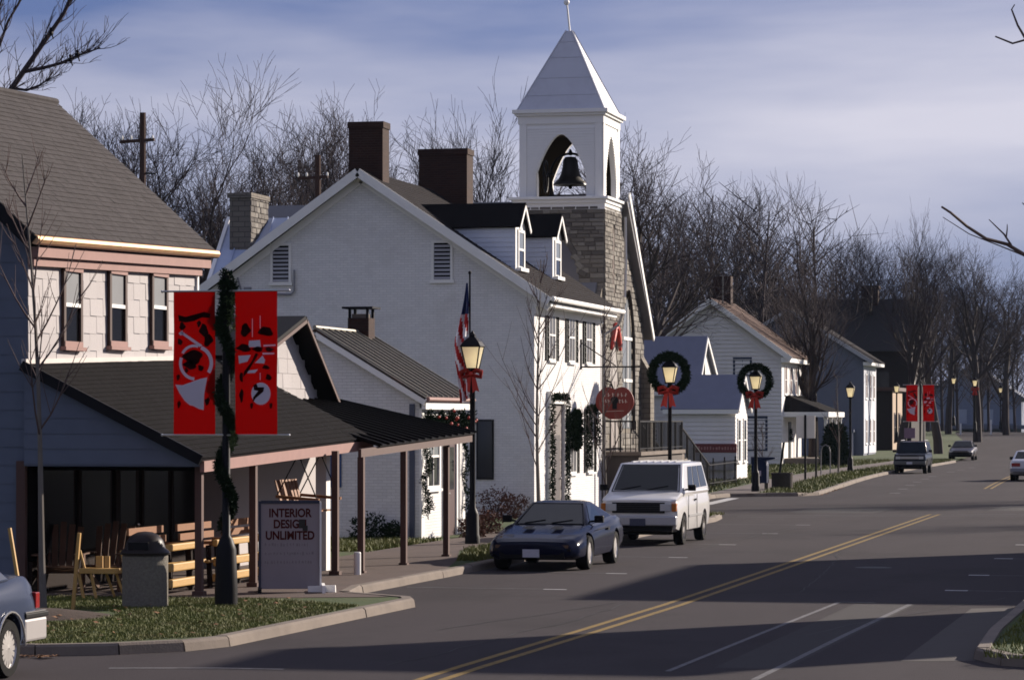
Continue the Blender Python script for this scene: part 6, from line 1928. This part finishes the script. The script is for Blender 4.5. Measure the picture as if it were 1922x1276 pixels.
def adirondack(x, y, rz, label):
    cedar = P('cedar_porch_shade', (.075, .03, .011), .7, .25, 7)  # darker cedar paints in the shade of the porch roof
    b = thing('slatted_chair', label, 'chair', (0, 0, 0), 'reclining timber chairs on the porch')
    for i in range(5):
        w_ = (i - 2) * .11
        mb = MB(); mb.bar((w_, .28, .30), (w_ * 1.25, .62, 1.08 - abs(i - 2) * .04), .095, .02, up=(0, 1, 0)); obj('back_slat', mb, cedar, b)
    for i in range(5):
        mb = MB(); mb.box(-.28, .28, -.32 + i * .12, -.22 + i * .12, .40 - i * .03, .42 - i * .03); obj('seat_slat', mb, cedar, b)
    for s_ in (-1, 1):
        mb = MB(); mb.box(s_ * .33 - .07, s_ * .33 + .07, -.38, .40, .58, .605); obj('arm', mb, cedar, b)
        mb = MB(); mb.box(s_ * .29 - .02, s_ * .29 + .02, -.34, -.24, 0, .58); obj('leg', mb, cedar, b)
        mb = MB(); mb.bar((s_ * .29, -.2, .36), (s_ * .29, .6, .03), .03, .10); obj('leg', mb, cedar, b)
    b.location = (x, y, .13); b.rotation_euler = (0, 0, rz)
    return b
adirondack(-17.72, 45.2, R(15), 'slatted timber chair nearest the shop corner')
adirondack(-17.15, 45.75, R(5), 'slatted timber chair behind the splay-legged pine bench')
b = thing('pine_bench', 'low yellow pine bench with splayed legs by the litter bin', 'bench', (-16.5, 43.85, .12))
x, y = -16.5, 43.85
mb = MB(); mb.box(x - .32, x + .28, y - .16, y + .16, .50, .58); obj('seat', mb, pine, b, bev=.01)
mb = MB(); mb.box(x - .14, x - .03, y + .10, y + .13, .58, .76); mb.box(x + .0, x + .08, y + .10, y + .13, .58, .76); obj('splat', mb, pine, b)
for dx, dy in ((-.28, -.12), (-.08, -.12), (.07, .12), (.24, .1)):
    mb = MB(); mb.bar((x + dx - .05, y + dy, .50), (x + dx + .06, y + dy * 1.7, .12), .035); obj('leg', mb, pine, b)
for s_ in (-.36, .30):
    mb = MB(); mb.bar((x + s_, y, .85), (x + s_ + .09, y + .02, .5), .05, .03); obj('side_brace', mb, pine, b)
# porch swing
b = thing('porch_swing', 'cedar porch swing hanging on chains above the shop sign', 'swing', (-15.2, 51, 1.2))
for i in range(4):
    mb = MB(); mb.box(-15.62 + i * .13, -15.51 + i * .13, 50.3, 51.6, 1.24, 1.27); obj('seat_slat', mb, cedar, b)
for i in range(7):
    yy = 50.35 + i * .19
    mb = MB(); mb.bar((-15.64, yy, 1.32), (-15.76, yy, 1.80), .12, .02, up=(1, 0, 0)); obj('back_slat', mb, cedar, b)
for yy in (50.25, 51.6):
    mb = MB(); mb.bar((-15.72, yy, 1.52), (-14.95, yy, 1.46), .08, .05); obj('arm', mb, cedar, b)
    mb = MB(); mb.bar((-15.1, yy, 1.3), (-15.1, yy, 1.5), .04); obj('arm_post', mb, cedar, b)
    mb = MB(); mb.tube([(-15.0, yy, 1.5), (-15.3, yy, 2.2)], .012, 5); mb.tube([(-15.7, yy, 1.55), (-15.35, yy, 2.2)], .012, 5); obj('chain', mb, black, b)
# corner block: mailbox, planter, signs
t = thing('mailbox', 'dark blue street mailbox on short legs at the far corner', 'mailbox', (-17.0, 118.5, .12))
x, y = -17.05, 117.4
mb = MB(); prof = [(-.3, .38), (.3, .38), (.3, 1.05)] + [(.3 * math.cos(a), 1.05 + .27 * math.sin(a)) for a in [math.pi * i / 10 for i in range(1, 10)]] + [(-.3, 1.05)]
mb.prism([(x + a, b_) for a, b_ in prof], 'y', y - .3, y + .3); obj('body', mb, P('mail_blue', (.008, .016, .045), .5, .1, 4, spec=.12), t, bev=.01)
for dx in (-.24, .24):
    for dy in (-.24, .24):
        mb = MB(); mb.box(x + dx - .03, x + dx + .03, y + dy - .03, y + dy + .03, .12, .40); obj('leg', mb, black, t)
mb = MB(); mb.prism([(x - .32, 1.12), (x + .62, 1.33), (x + .62, 1.38), (x - .32, 1.40)], 'y', y - .28, y + .28); obj('chute_hood', mb, P('mail_blue', (.012, .022, .06)), t)
mb = MB(); mb.box(x - .10, x + .08, y - .312, y - .3, .66, .86); em = obj('emblem', mb, printw, t)
mb = MB(); mb.box(x - .055, x + .035, y - .318, y - .312, .71, .81); obj('emblem_centre', mb, P('mail_blue', (.012, .022, .06)), em)
t = thing('planter', 'round dark concrete planter beside the blue mailbox', 'planter', (-16.35, 118.6, .1))
mb = MB(); mb.lathe([(.40, .1), (.42, .14), (.42, .66), (.44, .70), (.44, .76), (.38, .76), (.36, .66)], 24, (-16.35, 118.6, 0)); obj('bowl', mb, P('dark_aggregate', (.06, .05, .045), .95, .4, 20, bump=.6, bscale=60), t, True)
mb = MB(); mb.lathe([(.36, .66), (.2, .70), (.02, .71)], 16, (-16.35, 118.6, 0)); obj('soil', mb, soil, t)
t = thing('notice_sign', 'blank pale notice board on dark posts before the porch', 'sign', (-17.4, 134, .1))
for (xa, xb) in ((-17.82, -17.47), (-17.36, -16.98)):
    mb = MB(); mb.box(xa, xb, 133.75, 133.80, 2.02, 3.02); obj('panel', mb, P('buff_board', (.78, .70, .60), .7), t)
mb = MB(); mb.bar((-17.415, 133.76, .1), (-17.415, 133.76, 3.05), .09); obj('post', mb, black, t)
for (x, y, h, lb) in ((-17.37, 137.2, 2.3, 'thin dark sign post just right of the notice board'), (-18.1, 151.8, 1.5, 'short dark meter post beside the hooped rack'), (-17.55, 126.0, 1.9, 'leaning dark post left of the notice board')):
    mb = MB(); mb.tube([(x, y, .05), (x + (.25 if 'leaning' in lb else 0), y, h)], .05, 8)
    if 'meter' in lb: mb.lathe([(.05, h - .02), (.09, h + .05), (.09, h + .25), (.03, h + .34)], 10, (x, y, 0))
    tag(obj('sign_post', mb, black), lb, 'post')
mb = MB(); mb.tube([(-18.75, 150, .1), (-18.75, 150, 1.25), (-18.68, 150, 1.5), (-18.52, 150, 1.6), (-18.36, 150, 1.5), (-18.29, 150, 1.25), (-18.29, 150, .1)], .03, 8); tag(obj('hoop_rack', mb, P('dull_steel', (.10, .10, .11), .5, .1, 4)), 'hooped metal bicycle rack near the columned porch', 'rack')
mb = MB(); mb.lathe([(.02, .1), (.7, .3), (.85, .9), (.8, 1.7), (.5, 2.5), (.05, 3.0)], 12, (-21.2, 176, 0)); 
t = thing('evergreen_shrub', 'dark conical evergreen shrub at the porch of the clapboard house', 'shrub', (-21.4, 178, .1))
m2 = MB(); m2.tube([(-21.4, 178, .1), (-21.4, 178, 2.6)], [.06, .02], 6); obj('stem', m2, bark, t)
m2 = MB(); random.seed(6)
for i in range(40):
    zz = .3 + 2.2 * i / 40; rr = .8 * (1 - (zz / 3.5) ** 2) * .9
    garland(m2, [(-21.4 + rr * math.cos(a), 178 + rr * math.sin(a), zz) for a in [6.283 * k / 9 for k in range(10)]], .18, 90, .22, i)
obj('needles', m2, needle, t)
for i, (x, y, lb) in enumerate(((-17.1, 178.5, 'small purple sign on a post behind the dark sport utility'), )):
    t = thing('small_sign', lb, 'sign', (x, y, .1)); mb = MB(); mb.tube([(x, y, .1), (x, y, 1.9)], .03, 6); obj('post', mb, black, t)
    mb = MB(); mb.box(x - .32, x + .32, y - .06, y - .03, 1.75, 2.35); obj('plate', mb, P('mauve_plate', (.20, .12, .17), .6), t)
for (x, y, h, lb) in ((-26.75, 337.58, 1.2, 'white road marker post left of the street end'), (-24.97, 337.98, 0.7, 'small white marker beside a pale shrub at the street end'), (-23.49, 338.33, 1.6, 'taller white marker post at the street end')):
    z = gz(y)
    mb = MB(); mb.box(x - .09, x + .09, y - .09, y + .09, z, z + h); mb.box(x - .1, x + .1, y - .1, y + .1, z + h, z + h + .04); tag(obj('marker_post', mb, trimw), lb, 'marker post')

# ---------------------------------------------------------------- buildings across the street whose shade lies on the road (outside the frame)
for (x0, x1, y0, y1, H, lb) in ((1.7, 12.0, 60.8, 72.4, 6.5, 'flat-roofed brick shop across the street, its shade crossing the road'), (1.7, 7.0, 48.6, 51.3, 7.3, 'narrow unseen brick block across the street, shaped to its shade by the corner')):
    t = thing('opposite_building', lb, 'building', (x0, y0, 0))
    mb = MB(); mb.box(x0, x1, y0, y1, 0, H - .3); obj('wall', mb, redbrick, t)
    mb = MB(); mb.box(x0 - .12, x1 + .1, y0 - .1, y1 + .1, H - .3, H); obj('parapet', mb, concrete, t)
    for k in range(max(1, int((y1 - y0) / 2.6))):
        yc = y0 + (k + .5) * (y1 - y0) / max(1, int((y1 - y0) / 2.6))
        mb = MB(); mb.box(x0 - .04, x0, yc - .5, yc + .5, 3.9, 5.5); obj('window', mb, glass, t)
        mb = MB(); mb.box(x0 - .04, x0, yc - .8, yc + .8, .2, 2.6); obj('shop_window', mb, glass, t)
for (k, x, y, H, lb) in (('A', 7, 118, 13, 'bare tree across the street throwing branch shade on the far road'), ('E', 9, 96, 12, 'bare tree across the street past the white house')):
    tree(k, x, y, H, 1.0, lb, 'bare trees across the street')
# ---------------------------------------------------------------- vehicles
def paint(name, c, rough=.28, coat=.8, metal=0.0):
    return P(name, c, rough, .04, 3, coat=coat, metal=metal, spec=.5)
carglass = GLASS('car_glass', (.008, .012, .016), .05); carglass.node_tree.nodes['Principled BSDF'].inputs['Specular IOR Level'].default_value = .28
cartrim = P('car_black_trim', (.007, .007, .008), .55, .1, 5, spec=.1)
lens = P('headlamp_lens', (.45, .46, .47), .12, .1, 8, spec=.8)
amber = P('amber_lens', (.42, .13, .02), .25, .1, 8)
redlens = P('tail_lens', (.22, .012, .012), .2, .1, 8)
plate = P('number_plate', (.42, .43, .50), .5, .2, 30)

def loft(mb, st):
    """closed body from half sections; st = [(y, [(x, z), ...])]"""
    def cr(p0, p1, p2, p3, t):
        return .5 * (2 * p1 + (p2 - p0) * t + (2 * p0 - 5 * p1 + 4 * p2 - p3) * t * t + (3 * p1 - p0 - 3 * p2 + p3) * t ** 3)
    # finer sections: spline along the length and round the section
    full = []
    for i in range(len(st) - 1):
        q = [st[max(0, i - 1)], st[i], st[i + 1], st[min(len(st) - 1, i + 2)]]
        for k in range(4):
            t = k / 4
            y = lerp(q[1][0], q[2][0], t)
            full.append((y, [(cr(*[a[1][j][0] for a in q], t), cr(*[a[1][j][1] for a in q], t)) for j in range(len(st[0][1]))]))
    full.append(st[-1])
    st = []
    for y, h in full:
        hh = []
        for i in range(len(h) - 1):
            q = [h[max(0, i - 1)], h[i], h[i + 1], h[min(len(h) - 1, i + 2)]]
            for k in range(2):
                t = k / 2
                hh.append((cr(q[0][0], q[1][0], q[2][0], q[3][0], t), cr(q[0][1], q[1][1], q[2][1], q[3][1], t)))
        hh.append(h[-1]); st.append((y, hh))
    rings = []
    for y, half in st:
        ring = [(x, y, z) for x, z in half] + [(-x, y, z) for x, z in reversed(half)]
        rings.append(ring)
    n = len(rings[0])
    vs = [p for r in rings for p in r]
    fs = []
    for i in range(len(rings) - 1):
        for k in range(n):
            a, b = i * n + k, i * n + (k + 1) % n
            fs.append((a, b, b + n, a + n))
    fs.append(tuple(range(n))[::-1]); fs.append(tuple(range((len(rings) - 1) * n, len(rings) * n)))
    mb.add(vs, fs); mb.f = [f[::-1] for f in mb.f]
    return mb

def sect(hw, zb, zs, zt, inset=.86, crown=.02):
    """half section from bottom edge round the side to the centre of the top"""
    zm = lerp(zb, zs, .55)
    return [(hw * .80, zb), (hw * .95, zb + .05), (hw * .99, lerp(zb, zm, .6)), (hw, zm), (hw * .985, lerp(zm, zs, .6)), (hw * .95, zs), (hw * inset, zt), (hw * .5, zt + crown * .7), (.02, zt + crown)]

def quad(p, u0, u1, v0, v1, off):
    """inset patch on a quad p0..p3 (p0-p1 lower edge, p3-p2 upper edge)"""
    p = [Vector(q) for q in p]
    def at_(u, v): return p[0].lerp(p[1], u).lerp(p[3].lerp(p[2], u), v)
    n = (p[1] - p[0]).cross(p[3] - p[0]).normalized() * off
    return [at_(u0, v0) + n, at_(u1, v0) + n, at_(u1, v1) + n, at_(u0, v1) + n]

def wheel(root, x, y, r, w_, rim, spokes=0, hub=None, side=1):
    mb = MB(); mb.lathe([(r * .66, -w_ / 2), (r * .94, -w_ / 2), (r, -w_ * .32), (r, w_ * .32), (r * .94, w_ / 2), (r * .66, w_ / 2)], 28, (x, y, r), 'x', cap=False); W = obj('wheel', mb, rubber, root, True)
    s = side
    mb = MB(); mb.lathe([(.01, 0), (r * .64, 0), (r * .66, s * w_ * .46)] if s > 0 else [(r * .66, s * w_ * .46), (r * .64, 0), (.01, 0)], 28, (x, y, r), 'x', cap=False); obj('rim', mb, rim if not spokes else P('rim_shadow', (.05, .05, .05), .5, metal=.4), W)
    if spokes:
        mb = MB()
        for k in range(spokes):
            a = 6.283 * k / spokes
            mb.bar((x + s * w_ * .40, y + .10 * r * math.cos(a), r + .10 * r * math.sin(a)), (x + s * w_ * .36, y + .62 * r * math.cos(a), r + .62 * r * math.sin(a)), r * (2.4 / spokes), .02, up=(1, 0, 0))
        obj('spokes', mb, rim, W)
        mb = MB(); mb.lathe([(r * .60, s * w_ * .30), (r * .66, s * w_ * .48), (r * .69, s * w_ * .40)], 28, (x, y, r), 'x', cap=False); obj('rim_lip', mb, rim, W)
    mb = MB(); mb.lathe([(.01, s * w_ * .46), (r * .2, s * w_ * .44), (r * .22, s * w_ * .2)], 16, (x, y, r), 'x', cap=False); obj('hub_cap', mb, rim, W)
    return W

def car(name, label, cat, st, cab, axles, wr, hw, body, rim, spokes=0, group='vehicles along the street', roofm=None, side_split=((.06, .46), (.52, .94)), wheel_w=.21, cabm=None):
    root = thing(name, label, cat, (0, 0, 0), group)
    mb = loft(MB(), st)
    B = obj('body', mb, body, root)
    cut = []
    for ya in axles:
        c = MB(); c.lathe([(wr * 1.16, -1.3), (wr * 1.16, 1.3)], 28, (0, ya, wr * 1.02), 'x')
        cut.append(c)
    inner = MB()
    boolean(B, cut)
    # keep the tunnel between the wheels dark
    mb = MB()
    for ya in axles: mb.box(-hw + .26, hw - .26, ya - wr * 1.25, ya + wr * 1.25, .24, wr * 1.9)
    obj('wheel_well', mb, cartrim, root)
    smooth(B, 32)
    y0, y1, y2, y3, zb, zr, wb, wt, zb3 = cab
    c = [(-wb, y0, zb), (wb, y0, zb), (wb, y3, zb3), (-wb, y3, zb3), (-wt, y1, zr), (wt, y1, zr), (wt, y2, zr), (-wt, y2, zr)]
    mb = MB()
    cr = .035
    mb.add(c + [(-wt * .6, lerp(y1, y2, .2), zr + cr), (wt * .6, lerp(y1, y2, .2), zr + cr), (wt * .6, lerp(y1, y2, .85), zr + cr), (-wt * .6, lerp(y1, y2, .85), zr + cr)],
           [(0, 1, 5, 4), (1, 2, 6, 5), (2, 3, 7, 6), (3, 0, 4, 7), (4, 5, 9, 8), (5, 6, 10, 9), (6, 7, 11, 10), (7, 4, 8, 11), (8, 9, 10, 11), (0, 3, 2, 1)])
    CB = obj('cabin', mb, cabm or body, root); bevel(CB, .035, 3); smooth(CB, 50)
    # glass
    m2 = MB(); m2.add(quad([c[0], c[1], c[5], c[4]], .07, .93, .10, .92, .008), [(0, 1, 2, 3)]); WS = obj('windscreen', m2, carglass, root)
    m2 = MB(); m2.add(quad([c[2], c[3], c[7], c[6]], .07, .93, .12, .92, .008), [(0, 1, 2, 3)]); obj('rear_window', m2, carglass, root)
    q = quad([c[0], c[1], c[5], c[4]], .05, .95, .07, .945, .006)
    m2 = MB()
    for i in range(4): m2.bar(q[i], q[(i + 1) % 4], .022, .012)
    obj('windscreen_rubber', m2, cartrim, root)
    for (ua, ub) in ((.16, .42), (.52, .80)):
        a_, b_ = quad([c[0], c[1], c[5], c[4]], ua, ub, .11, .30, .016)[0], quad([c[0], c[1], c[5], c[4]], ua, ub, .11, .24, .016)[2]
        m2 = MB(); m2.bar(a_, b_, .014, .012); obj('wiper', m2, cartrim, WS)
    for (p, nm) in (([c[1], c[2], c[6], c[5]], 1), ([c[3], c[0], c[4], c[7]], -1)):
        for (u0, u1) in side_split:
            if nm < 0: u0, u1 = 1 - u1, 1 - u0
            q = quad(p, u0, u1, .12, .88, .008)
            m2 = MB(); m2.add(q, [(0, 1, 2, 3)]); obj('side_window', m2, carglass, root)
    for ya in axles:
        for s in (-1, 1):
            wheel(root, s * (hw - wheel_w * .52), ya, wr, wheel_w, rim, spokes, side=s)
    # mirrors
    for s in (-1, 1):
        m2 = MB(); m2.box(min(s * (wb + .06), s * (wb + .24)), max(s * (wb + .06), s * (wb + .24)), y0 + .32, y0 + .42, zb + .06, zb + .20); m2.bar((s * (wb - .05), y0 + .40, zb + .08), (s * (wb + .12), y0 + .38, zb + .10), .04)
        bevel(obj('mirror', m2, cartrim, root), .02)
    return root
def bx(root, name, mat, x0, x1, y0, y1, z0, z1, bev=.0):
    mb = MB(); mb.box(x0, x1, y0, y1, z0, z1); return obj(name, mb, mat, root, bev=bev)
silver = P('alloy', (.52, .50, .48), .35, .08, 6, metal=.7)

# dark blue coupe with pop-up lamp nose
navy = P('midnight_blue_paint', (.006, .008, .022), .14, .04, 3, spec=.09)
st = [(-2.42, sect(.60, .34, .46, .49)), (-2.37, sect(.76, .27, .48, .545)), (-2.2, sect(.86, .22, .53, .60)), (-1.85, sect(.905, .20, .60, .67)), (-1.35, sect(.92, .20, .68, .74)), (-.78, sect(.92, .20, .75, .82)), (0.2, sect(.92, .20, .80, .86)),
      (1.2, sect(.93, .22, .83, .92)), (1.85, sect(.90, .27, .82, .94)), (2.25, sect(.86, .32, .76, .92)), (2.40, sect(.78, .36, .70, .84))]
cp = car('sports_coupe', 'low dark blue sports coupe parked at the kerb before the white house', 'car', st, (-.86, .02, .62, 1.72, .80, 1.235, .76, .53, .92), (-1.35, 1.22), .325, .915, navy, silver, 5, side_split=((.10, .60),), wheel_w=.23)
bx(cp, 'lower_grille', cartrim, -.62, .62, -2.405, -2.25, .25, .37)
bx(cp, 'bumper_strip', cartrim, -.74, .74, -2.395, -2.3, .385, .43)
bx(cp, 'number_plate', plate, -.17, .15, -2.425, -2.40, .27, .42)
for s in (-1, 1):
    mb = MB(); mb.add([(s * .42, -2.16, .622), (s * .74, -2.12, .600), (s * .76, -1.88, .668), (s * .44, -1.92, .69)], [(0, 1, 2, 3) if s > 0 else (3, 2, 1, 0)]); obj('lamp_cover', mb, navy, cp)
    bx(cp, 'parking_lamp', P('dim_lens', (.09, .05, .03), .2), min(s * .30, s * .70), max(s * .30, s * .70), -2.40, -2.30, .445, .50)
    mb = MB(); mb.add([(s * .18, -1.6, .765), (s * .38, -1.58, .755), (s * .36, -1.15, .80), (s * .20, -1.15, .81)], [(0, 1, 2, 3) if s > 0 else (3, 2, 1, 0)]); mb.v = [(x, y, z + .012) for x, y, z in mb.v]; obj('bonnet_vent', mb, cartrim, cp)
    mb = MB(); mb.tube([(s * .925, -.70, .74), (s * .932, .5, .76)], .008, 4); obj('door_line', mb, cartrim, cp)
    mb = MB(); mb.box(min(s * .915, s * .94), max(s * .915, s * .94), .28, .44, .70, .74); obj('door_handle', mb, cartrim, cp)
mb = MB(); mb.box(-.5, .5, -.62, -.3, .84, .90); obj('dashboard', mb, cartrim, cp)
cp.location = (-12.38, 57.95, 0)

# white van
wv = paint('white_van_paint', (.62, .61, .60), .3, .7)
st = [(-2.30, sect(.78, .40, .96, 1.02, .92)), (-2.22, sect(.88, .34, 1.0, 1.05, .93)), (-1.9, sect(.905, .30, 1.05, 1.12, .92)), (-1.4, sect(.915, .28, 1.10, 1.20, .92)), (-.9, sect(.92, .28, 1.12, 1.22, .94)),
      (1.4, sect(.92, .28, 1.12, 1.22, .95)), (2.1, sect(.91, .32, 1.12, 1.22, .95)), (2.22, sect(.86, .38, 1.10, 1.20, .95))]
vn = car('minivan', 'white minivan parked behind the dark blue coupe', 'van', st, (-1.50, -.62, 1.95, 2.16, 1.16, 1.84, .875, .735, 1.2), (-1.50, 1.32), .345, .915, wv, silver, 0, side_split=((.20, .40), (.43, .66), (.69, .94)), wheel_w=.21)
bx(vn, 'grille', cartrim, -.60, .60, -2.335, -2.2, .74, .98)
for i in range(5): bx(vn, 'grille_bar', P('grille_grey', (.035, .035, .04), .4), -.58, .58, -2.345, -2.335, .765 + i * .043, .775 + i * .043)
for s in (-1, 1):
    bx(vn, 'headlight', lens, min(s * .50, s * .74), max(s * .50, s * .74), -2.352, -2.25, .79, .95, .01)
    bx(vn, 'turn_lamp', amber, min(s * .755, s * .865), max(s * .755, s * .865), -2.315, -2.12, .78, .96, .01)
    mb = MB(); mb.tube([(s * .922, -1.0, .35), (s * .93, -1.0, 1.12)], .008, 4); mb.tube([(s * .93, .15, .35), (s * .93, .15, 1.12)], .008, 4); obj('door_line', mb, cartrim, vn)
    bx(vn, 'door_handle', cartrim, min(s * .92, s * .945), max(s * .92, s * .945), -.12, .06, .98, 1.02)
    bx(vn, 'side_moulding', P('moulding_grey', (.25, .25, .25), .5), min(s * .915, s * .935), max(s * .915, s * .935), -.95, 1.0, .62, .67)
bx(vn, 'bumper', P('bumper_silver', (.40, .40, .42), .35, metal=.3), -.88, .88, -2.42, -2.2, .46, .68, .03)
bx(vn, 'number_plate', P('dark_plate', (.05, .055, .09), .5, .3, 30), -.18, .18, -2.435, -2.42, .46, .62)
bx(vn, 'valance', cartrim, -.78, .78, -2.34, -2.2, .33, .46)
for i in range(7):
    x = -.5 + i / 6; bx(vn, 'roof_rib', wv, x - .02, x + .02, -.4, 1.7, 1.865, 1.885)
mb = MB(); mb.box(-.3, -.12, -1.05, -.9, 1.2, 1.45); mb.box(.16, .34, -1.05, -.9, 1.2, 1.45); obj('head_rest', mb, cartrim, vn)
vn.location = (-12.56, 69.75, 0)

# dark sport utility
dk = P('dark_blue_suv_paint', (.009, .013, .022), .18, .04, 3, spec=.18)
st = [(-2.05, sect(.76, .45, .92, .98, .93)), (-1.95, sect(.84, .38, .95, 1.02, .93)), (-1.3, sect(.85, .36, 1.0, 1.06, .93)), (-.8, sect(.85, .36, 1.02, 1.09, .94)), (1.9, sect(.85, .38, 1.05, 1.10, .95)), (2.1, sect(.82, .42, 1.02, 1.08, .95))]
su = car('sport_utility', 'dark sport utility with roof rack parked under the distant red banners', 'car', st, (-.86, -.42, 1.85, 2.06, 1.05, 1.66, .80, .68, 1.08), (-1.28, 1.25), .36, .85, dk, silver, 0, side_split=((.08, .42), (.46, .68), (.72, .94)))
bx(su, 'grille', P('grille_chrome', (.3, .31, .33), .3, metal=.6), -.72, .72, -2.09, -1.98, .78, .90)
for s in (-1, 1):
    bx(su, 'headlight', lens, min(s * .50, s * .72), max(s * .50, s * .72), -2.10, -2.0, .77, .91)
    mb = MB(); mb.tube([(s * .62, -.3, 1.74), (s * .62, 1.7, 1.74)], .022, 6); obj('roof_rail', mb, chrome, su)
bx(su, 'bumper', P('bumper_dark', (.08, .085, .09), .4, metal=.4), -.84, .84, -2.17, -1.98, .48, .66, .03)
bx(su, 'number_plate', plate, -.15, .15, -2.185, -2.17, .50, .62)
su.location = (-15.35, 162.2, 0)
# dark coupe further on
st2 = [(-2.3, sect(.62, .34, .55, .60)), (-2.2, sect(.80, .26, .60, .68)), (-1.3, sect(.87, .22, .72, .80)), (-.6, sect(.88, .22, .78, .88)), (1.2, sect(.88, .24, .84, .94)), (2.0, sect(.86, .3, .84, .94)), (2.25, sect(.80, .36, .76, .88))]
dc = car('parked_coupe', 'small dark maroon car parked furthest along the kerb', 'car', st2, (-.7, .1, .9, 1.75, .86, 1.32, .76, .58, .93), (-1.3, 1.25), .32, .88, P('maroon_black_paint', (.020, .012, .015), .32, .04, 3, coat=.25, spec=.3), silver, 0, side_split=((.1, .5), (.54, .9)))
bx(dc, 'grille', cartrim, -.6, .6, -2.30, -2.15, .40, .56)
for s in (-1, 1): bx(dc, 'headlight', lens, min(s * .50, s * .76), max(s * .50, s * .76), -2.28, -2.1, .57, .66)
bx(dc, 'bumper', cartrim, -.8, .8, -2.36, -2.2, .32, .42, .03)
dc.location = (-16.75, 213.5, .02)
# white saloon driving away
st3 = [(-2.35, sect(.70, .36, .62, .66)), (-2.2, sect(.82, .26, .68, .74)), (-1.35, sect(.86, .22, .76, .84)), (-.7, sect(.87, .22, .82, .92)), (1.2, sect(.87, .24, .88, .98)), (2.1, sect(.85, .3, .88, 1.0)), (2.3, sect(.80, .38, .82, .95)), (2.36, sect(.74, .42, .76, .9))]
ws = car('white_saloon', 'white saloon driving away at the right edge, tail lamps toward us', 'car', st3, (-.85, -.1, 1.0, 1.6, .9, 1.38, .78, .62, .98), (-1.35, 1.3), .31, .87, paint('white_car_paint', (.56, .56, .60), .3, .7), silver, 0, side_split=((.08, .46), (.5, .9)))
for s in (-1, 1): bx(ws, 'tail_lamp', redlens, min(s * .36, s * .76), max(s * .36, s * .76), 2.30, 2.385, .68, .84, .01)
bx(ws, 'bumper', P('bumper_grey', (.20, .20, .22), .5), -.82, .82, 2.3, 2.45, .42, .60, .03)
bx(ws, 'number_plate', plate, -.17, .17, 2.44, 2.46, .62, .74)
ws.location = (-8.15, 144.2, 0); ws.rotation_euler = (0, 0, math.pi)
# blue-grey saloon at the left edge, tail toward us
bgp = P('blue_grey_paint', (.034, .044, .075), .2, .04, 3, spec=.2)
st4 = [(-2.37, sect(.68, .36, .62, .68)), (-2.2, sect(.82, .24, .70, .78)), (-1.4, sect(.865, .22, .82, .90)), (-.7, sect(.87, .22, .88, .96)), (.6, sect(.87, .24, .90, .99)), (1.4, sect(.87, .26, .92, 1.05)), (2.0, sect(.86, .30, .92, 1.09)), (2.22, sect(.83, .36, .88, 1.05)), (2.30, sect(.78, .42, .80, .96))]
mc = car('blue_grey_saloon', 'blue-grey saloon cropped by the left edge, rear wheel and bumper showing', 'car', st4, (-.9, -.15, 1.05, 1.62, .95, 1.42, .78, .62, 1.06), (-1.45, 1.36), .325, .87, bgp, silver, 15, side_split=((.08, .46), (.5, .9)))
cladding = P('silver_cladding', (.34, .32, .31), .4, .06, 4, coat=.4)
for s in (-1, 1):
    bx(mc, 'side_cladding', cladding, min(s * .84, s * .885), max(s * .84, s * .885), -1.0, .92, .24, .50, .01)
    bx(mc, 'tail_lamp', redlens, min(s * .50, s * .845), max(s * .50, s * .845), 2.18, 2.30, .72, .90, .01)
    mb = MB(); mb.tube([(s * .885, 1.36 + .40 * math.cos(a), .33 + .40 * math.sin(a)) for a in [math.pi * i / 12 for i in range(13)]], .014, 5); obj('arch_trim', mb, chrome, mc)
bx(mc, 'rear_bumper', cladding, -.875, .875, 1.80, 2.45, .36, .62, .03)
bx(mc, 'bumper_strip', cartrim, -.885, .885, 1.80, 2.47, .625, .68, .01)
bx(mc, 'chrome_strip', chrome, -.88, .88, 1.80, 2.40, .685, .70)
mc.location = (-13.76, 30.04, 0)

# ---------------------------------------------------------------- thin winter haze
hm = bpy.data.materials.new('haze_air'); hm.use_nodes = True
ht = hm.node_tree; ht.nodes.clear()
ho = ht.nodes.new('ShaderNodeOutputMaterial'); hv = ht.nodes.new('ShaderNodeVolumePrincipled')
hv.inputs['Color'].default_value = (0.62, 0.76, 1.0, 1)
hv.inputs['Density'].default_value = 0.000045
hv.inputs['Anisotropy'].default_value = 0.0
ht.links.new(hv.outputs['Volume'], ho.inputs['Volume'])
mb = MB(); mb.box(-1450, 1450, -350, 1650, -3.0, 32)
hz = obj('haze', mb, hm); hz['kind'] = 'stuff'; hz['label'] = 'thin blue haze in the winter air'
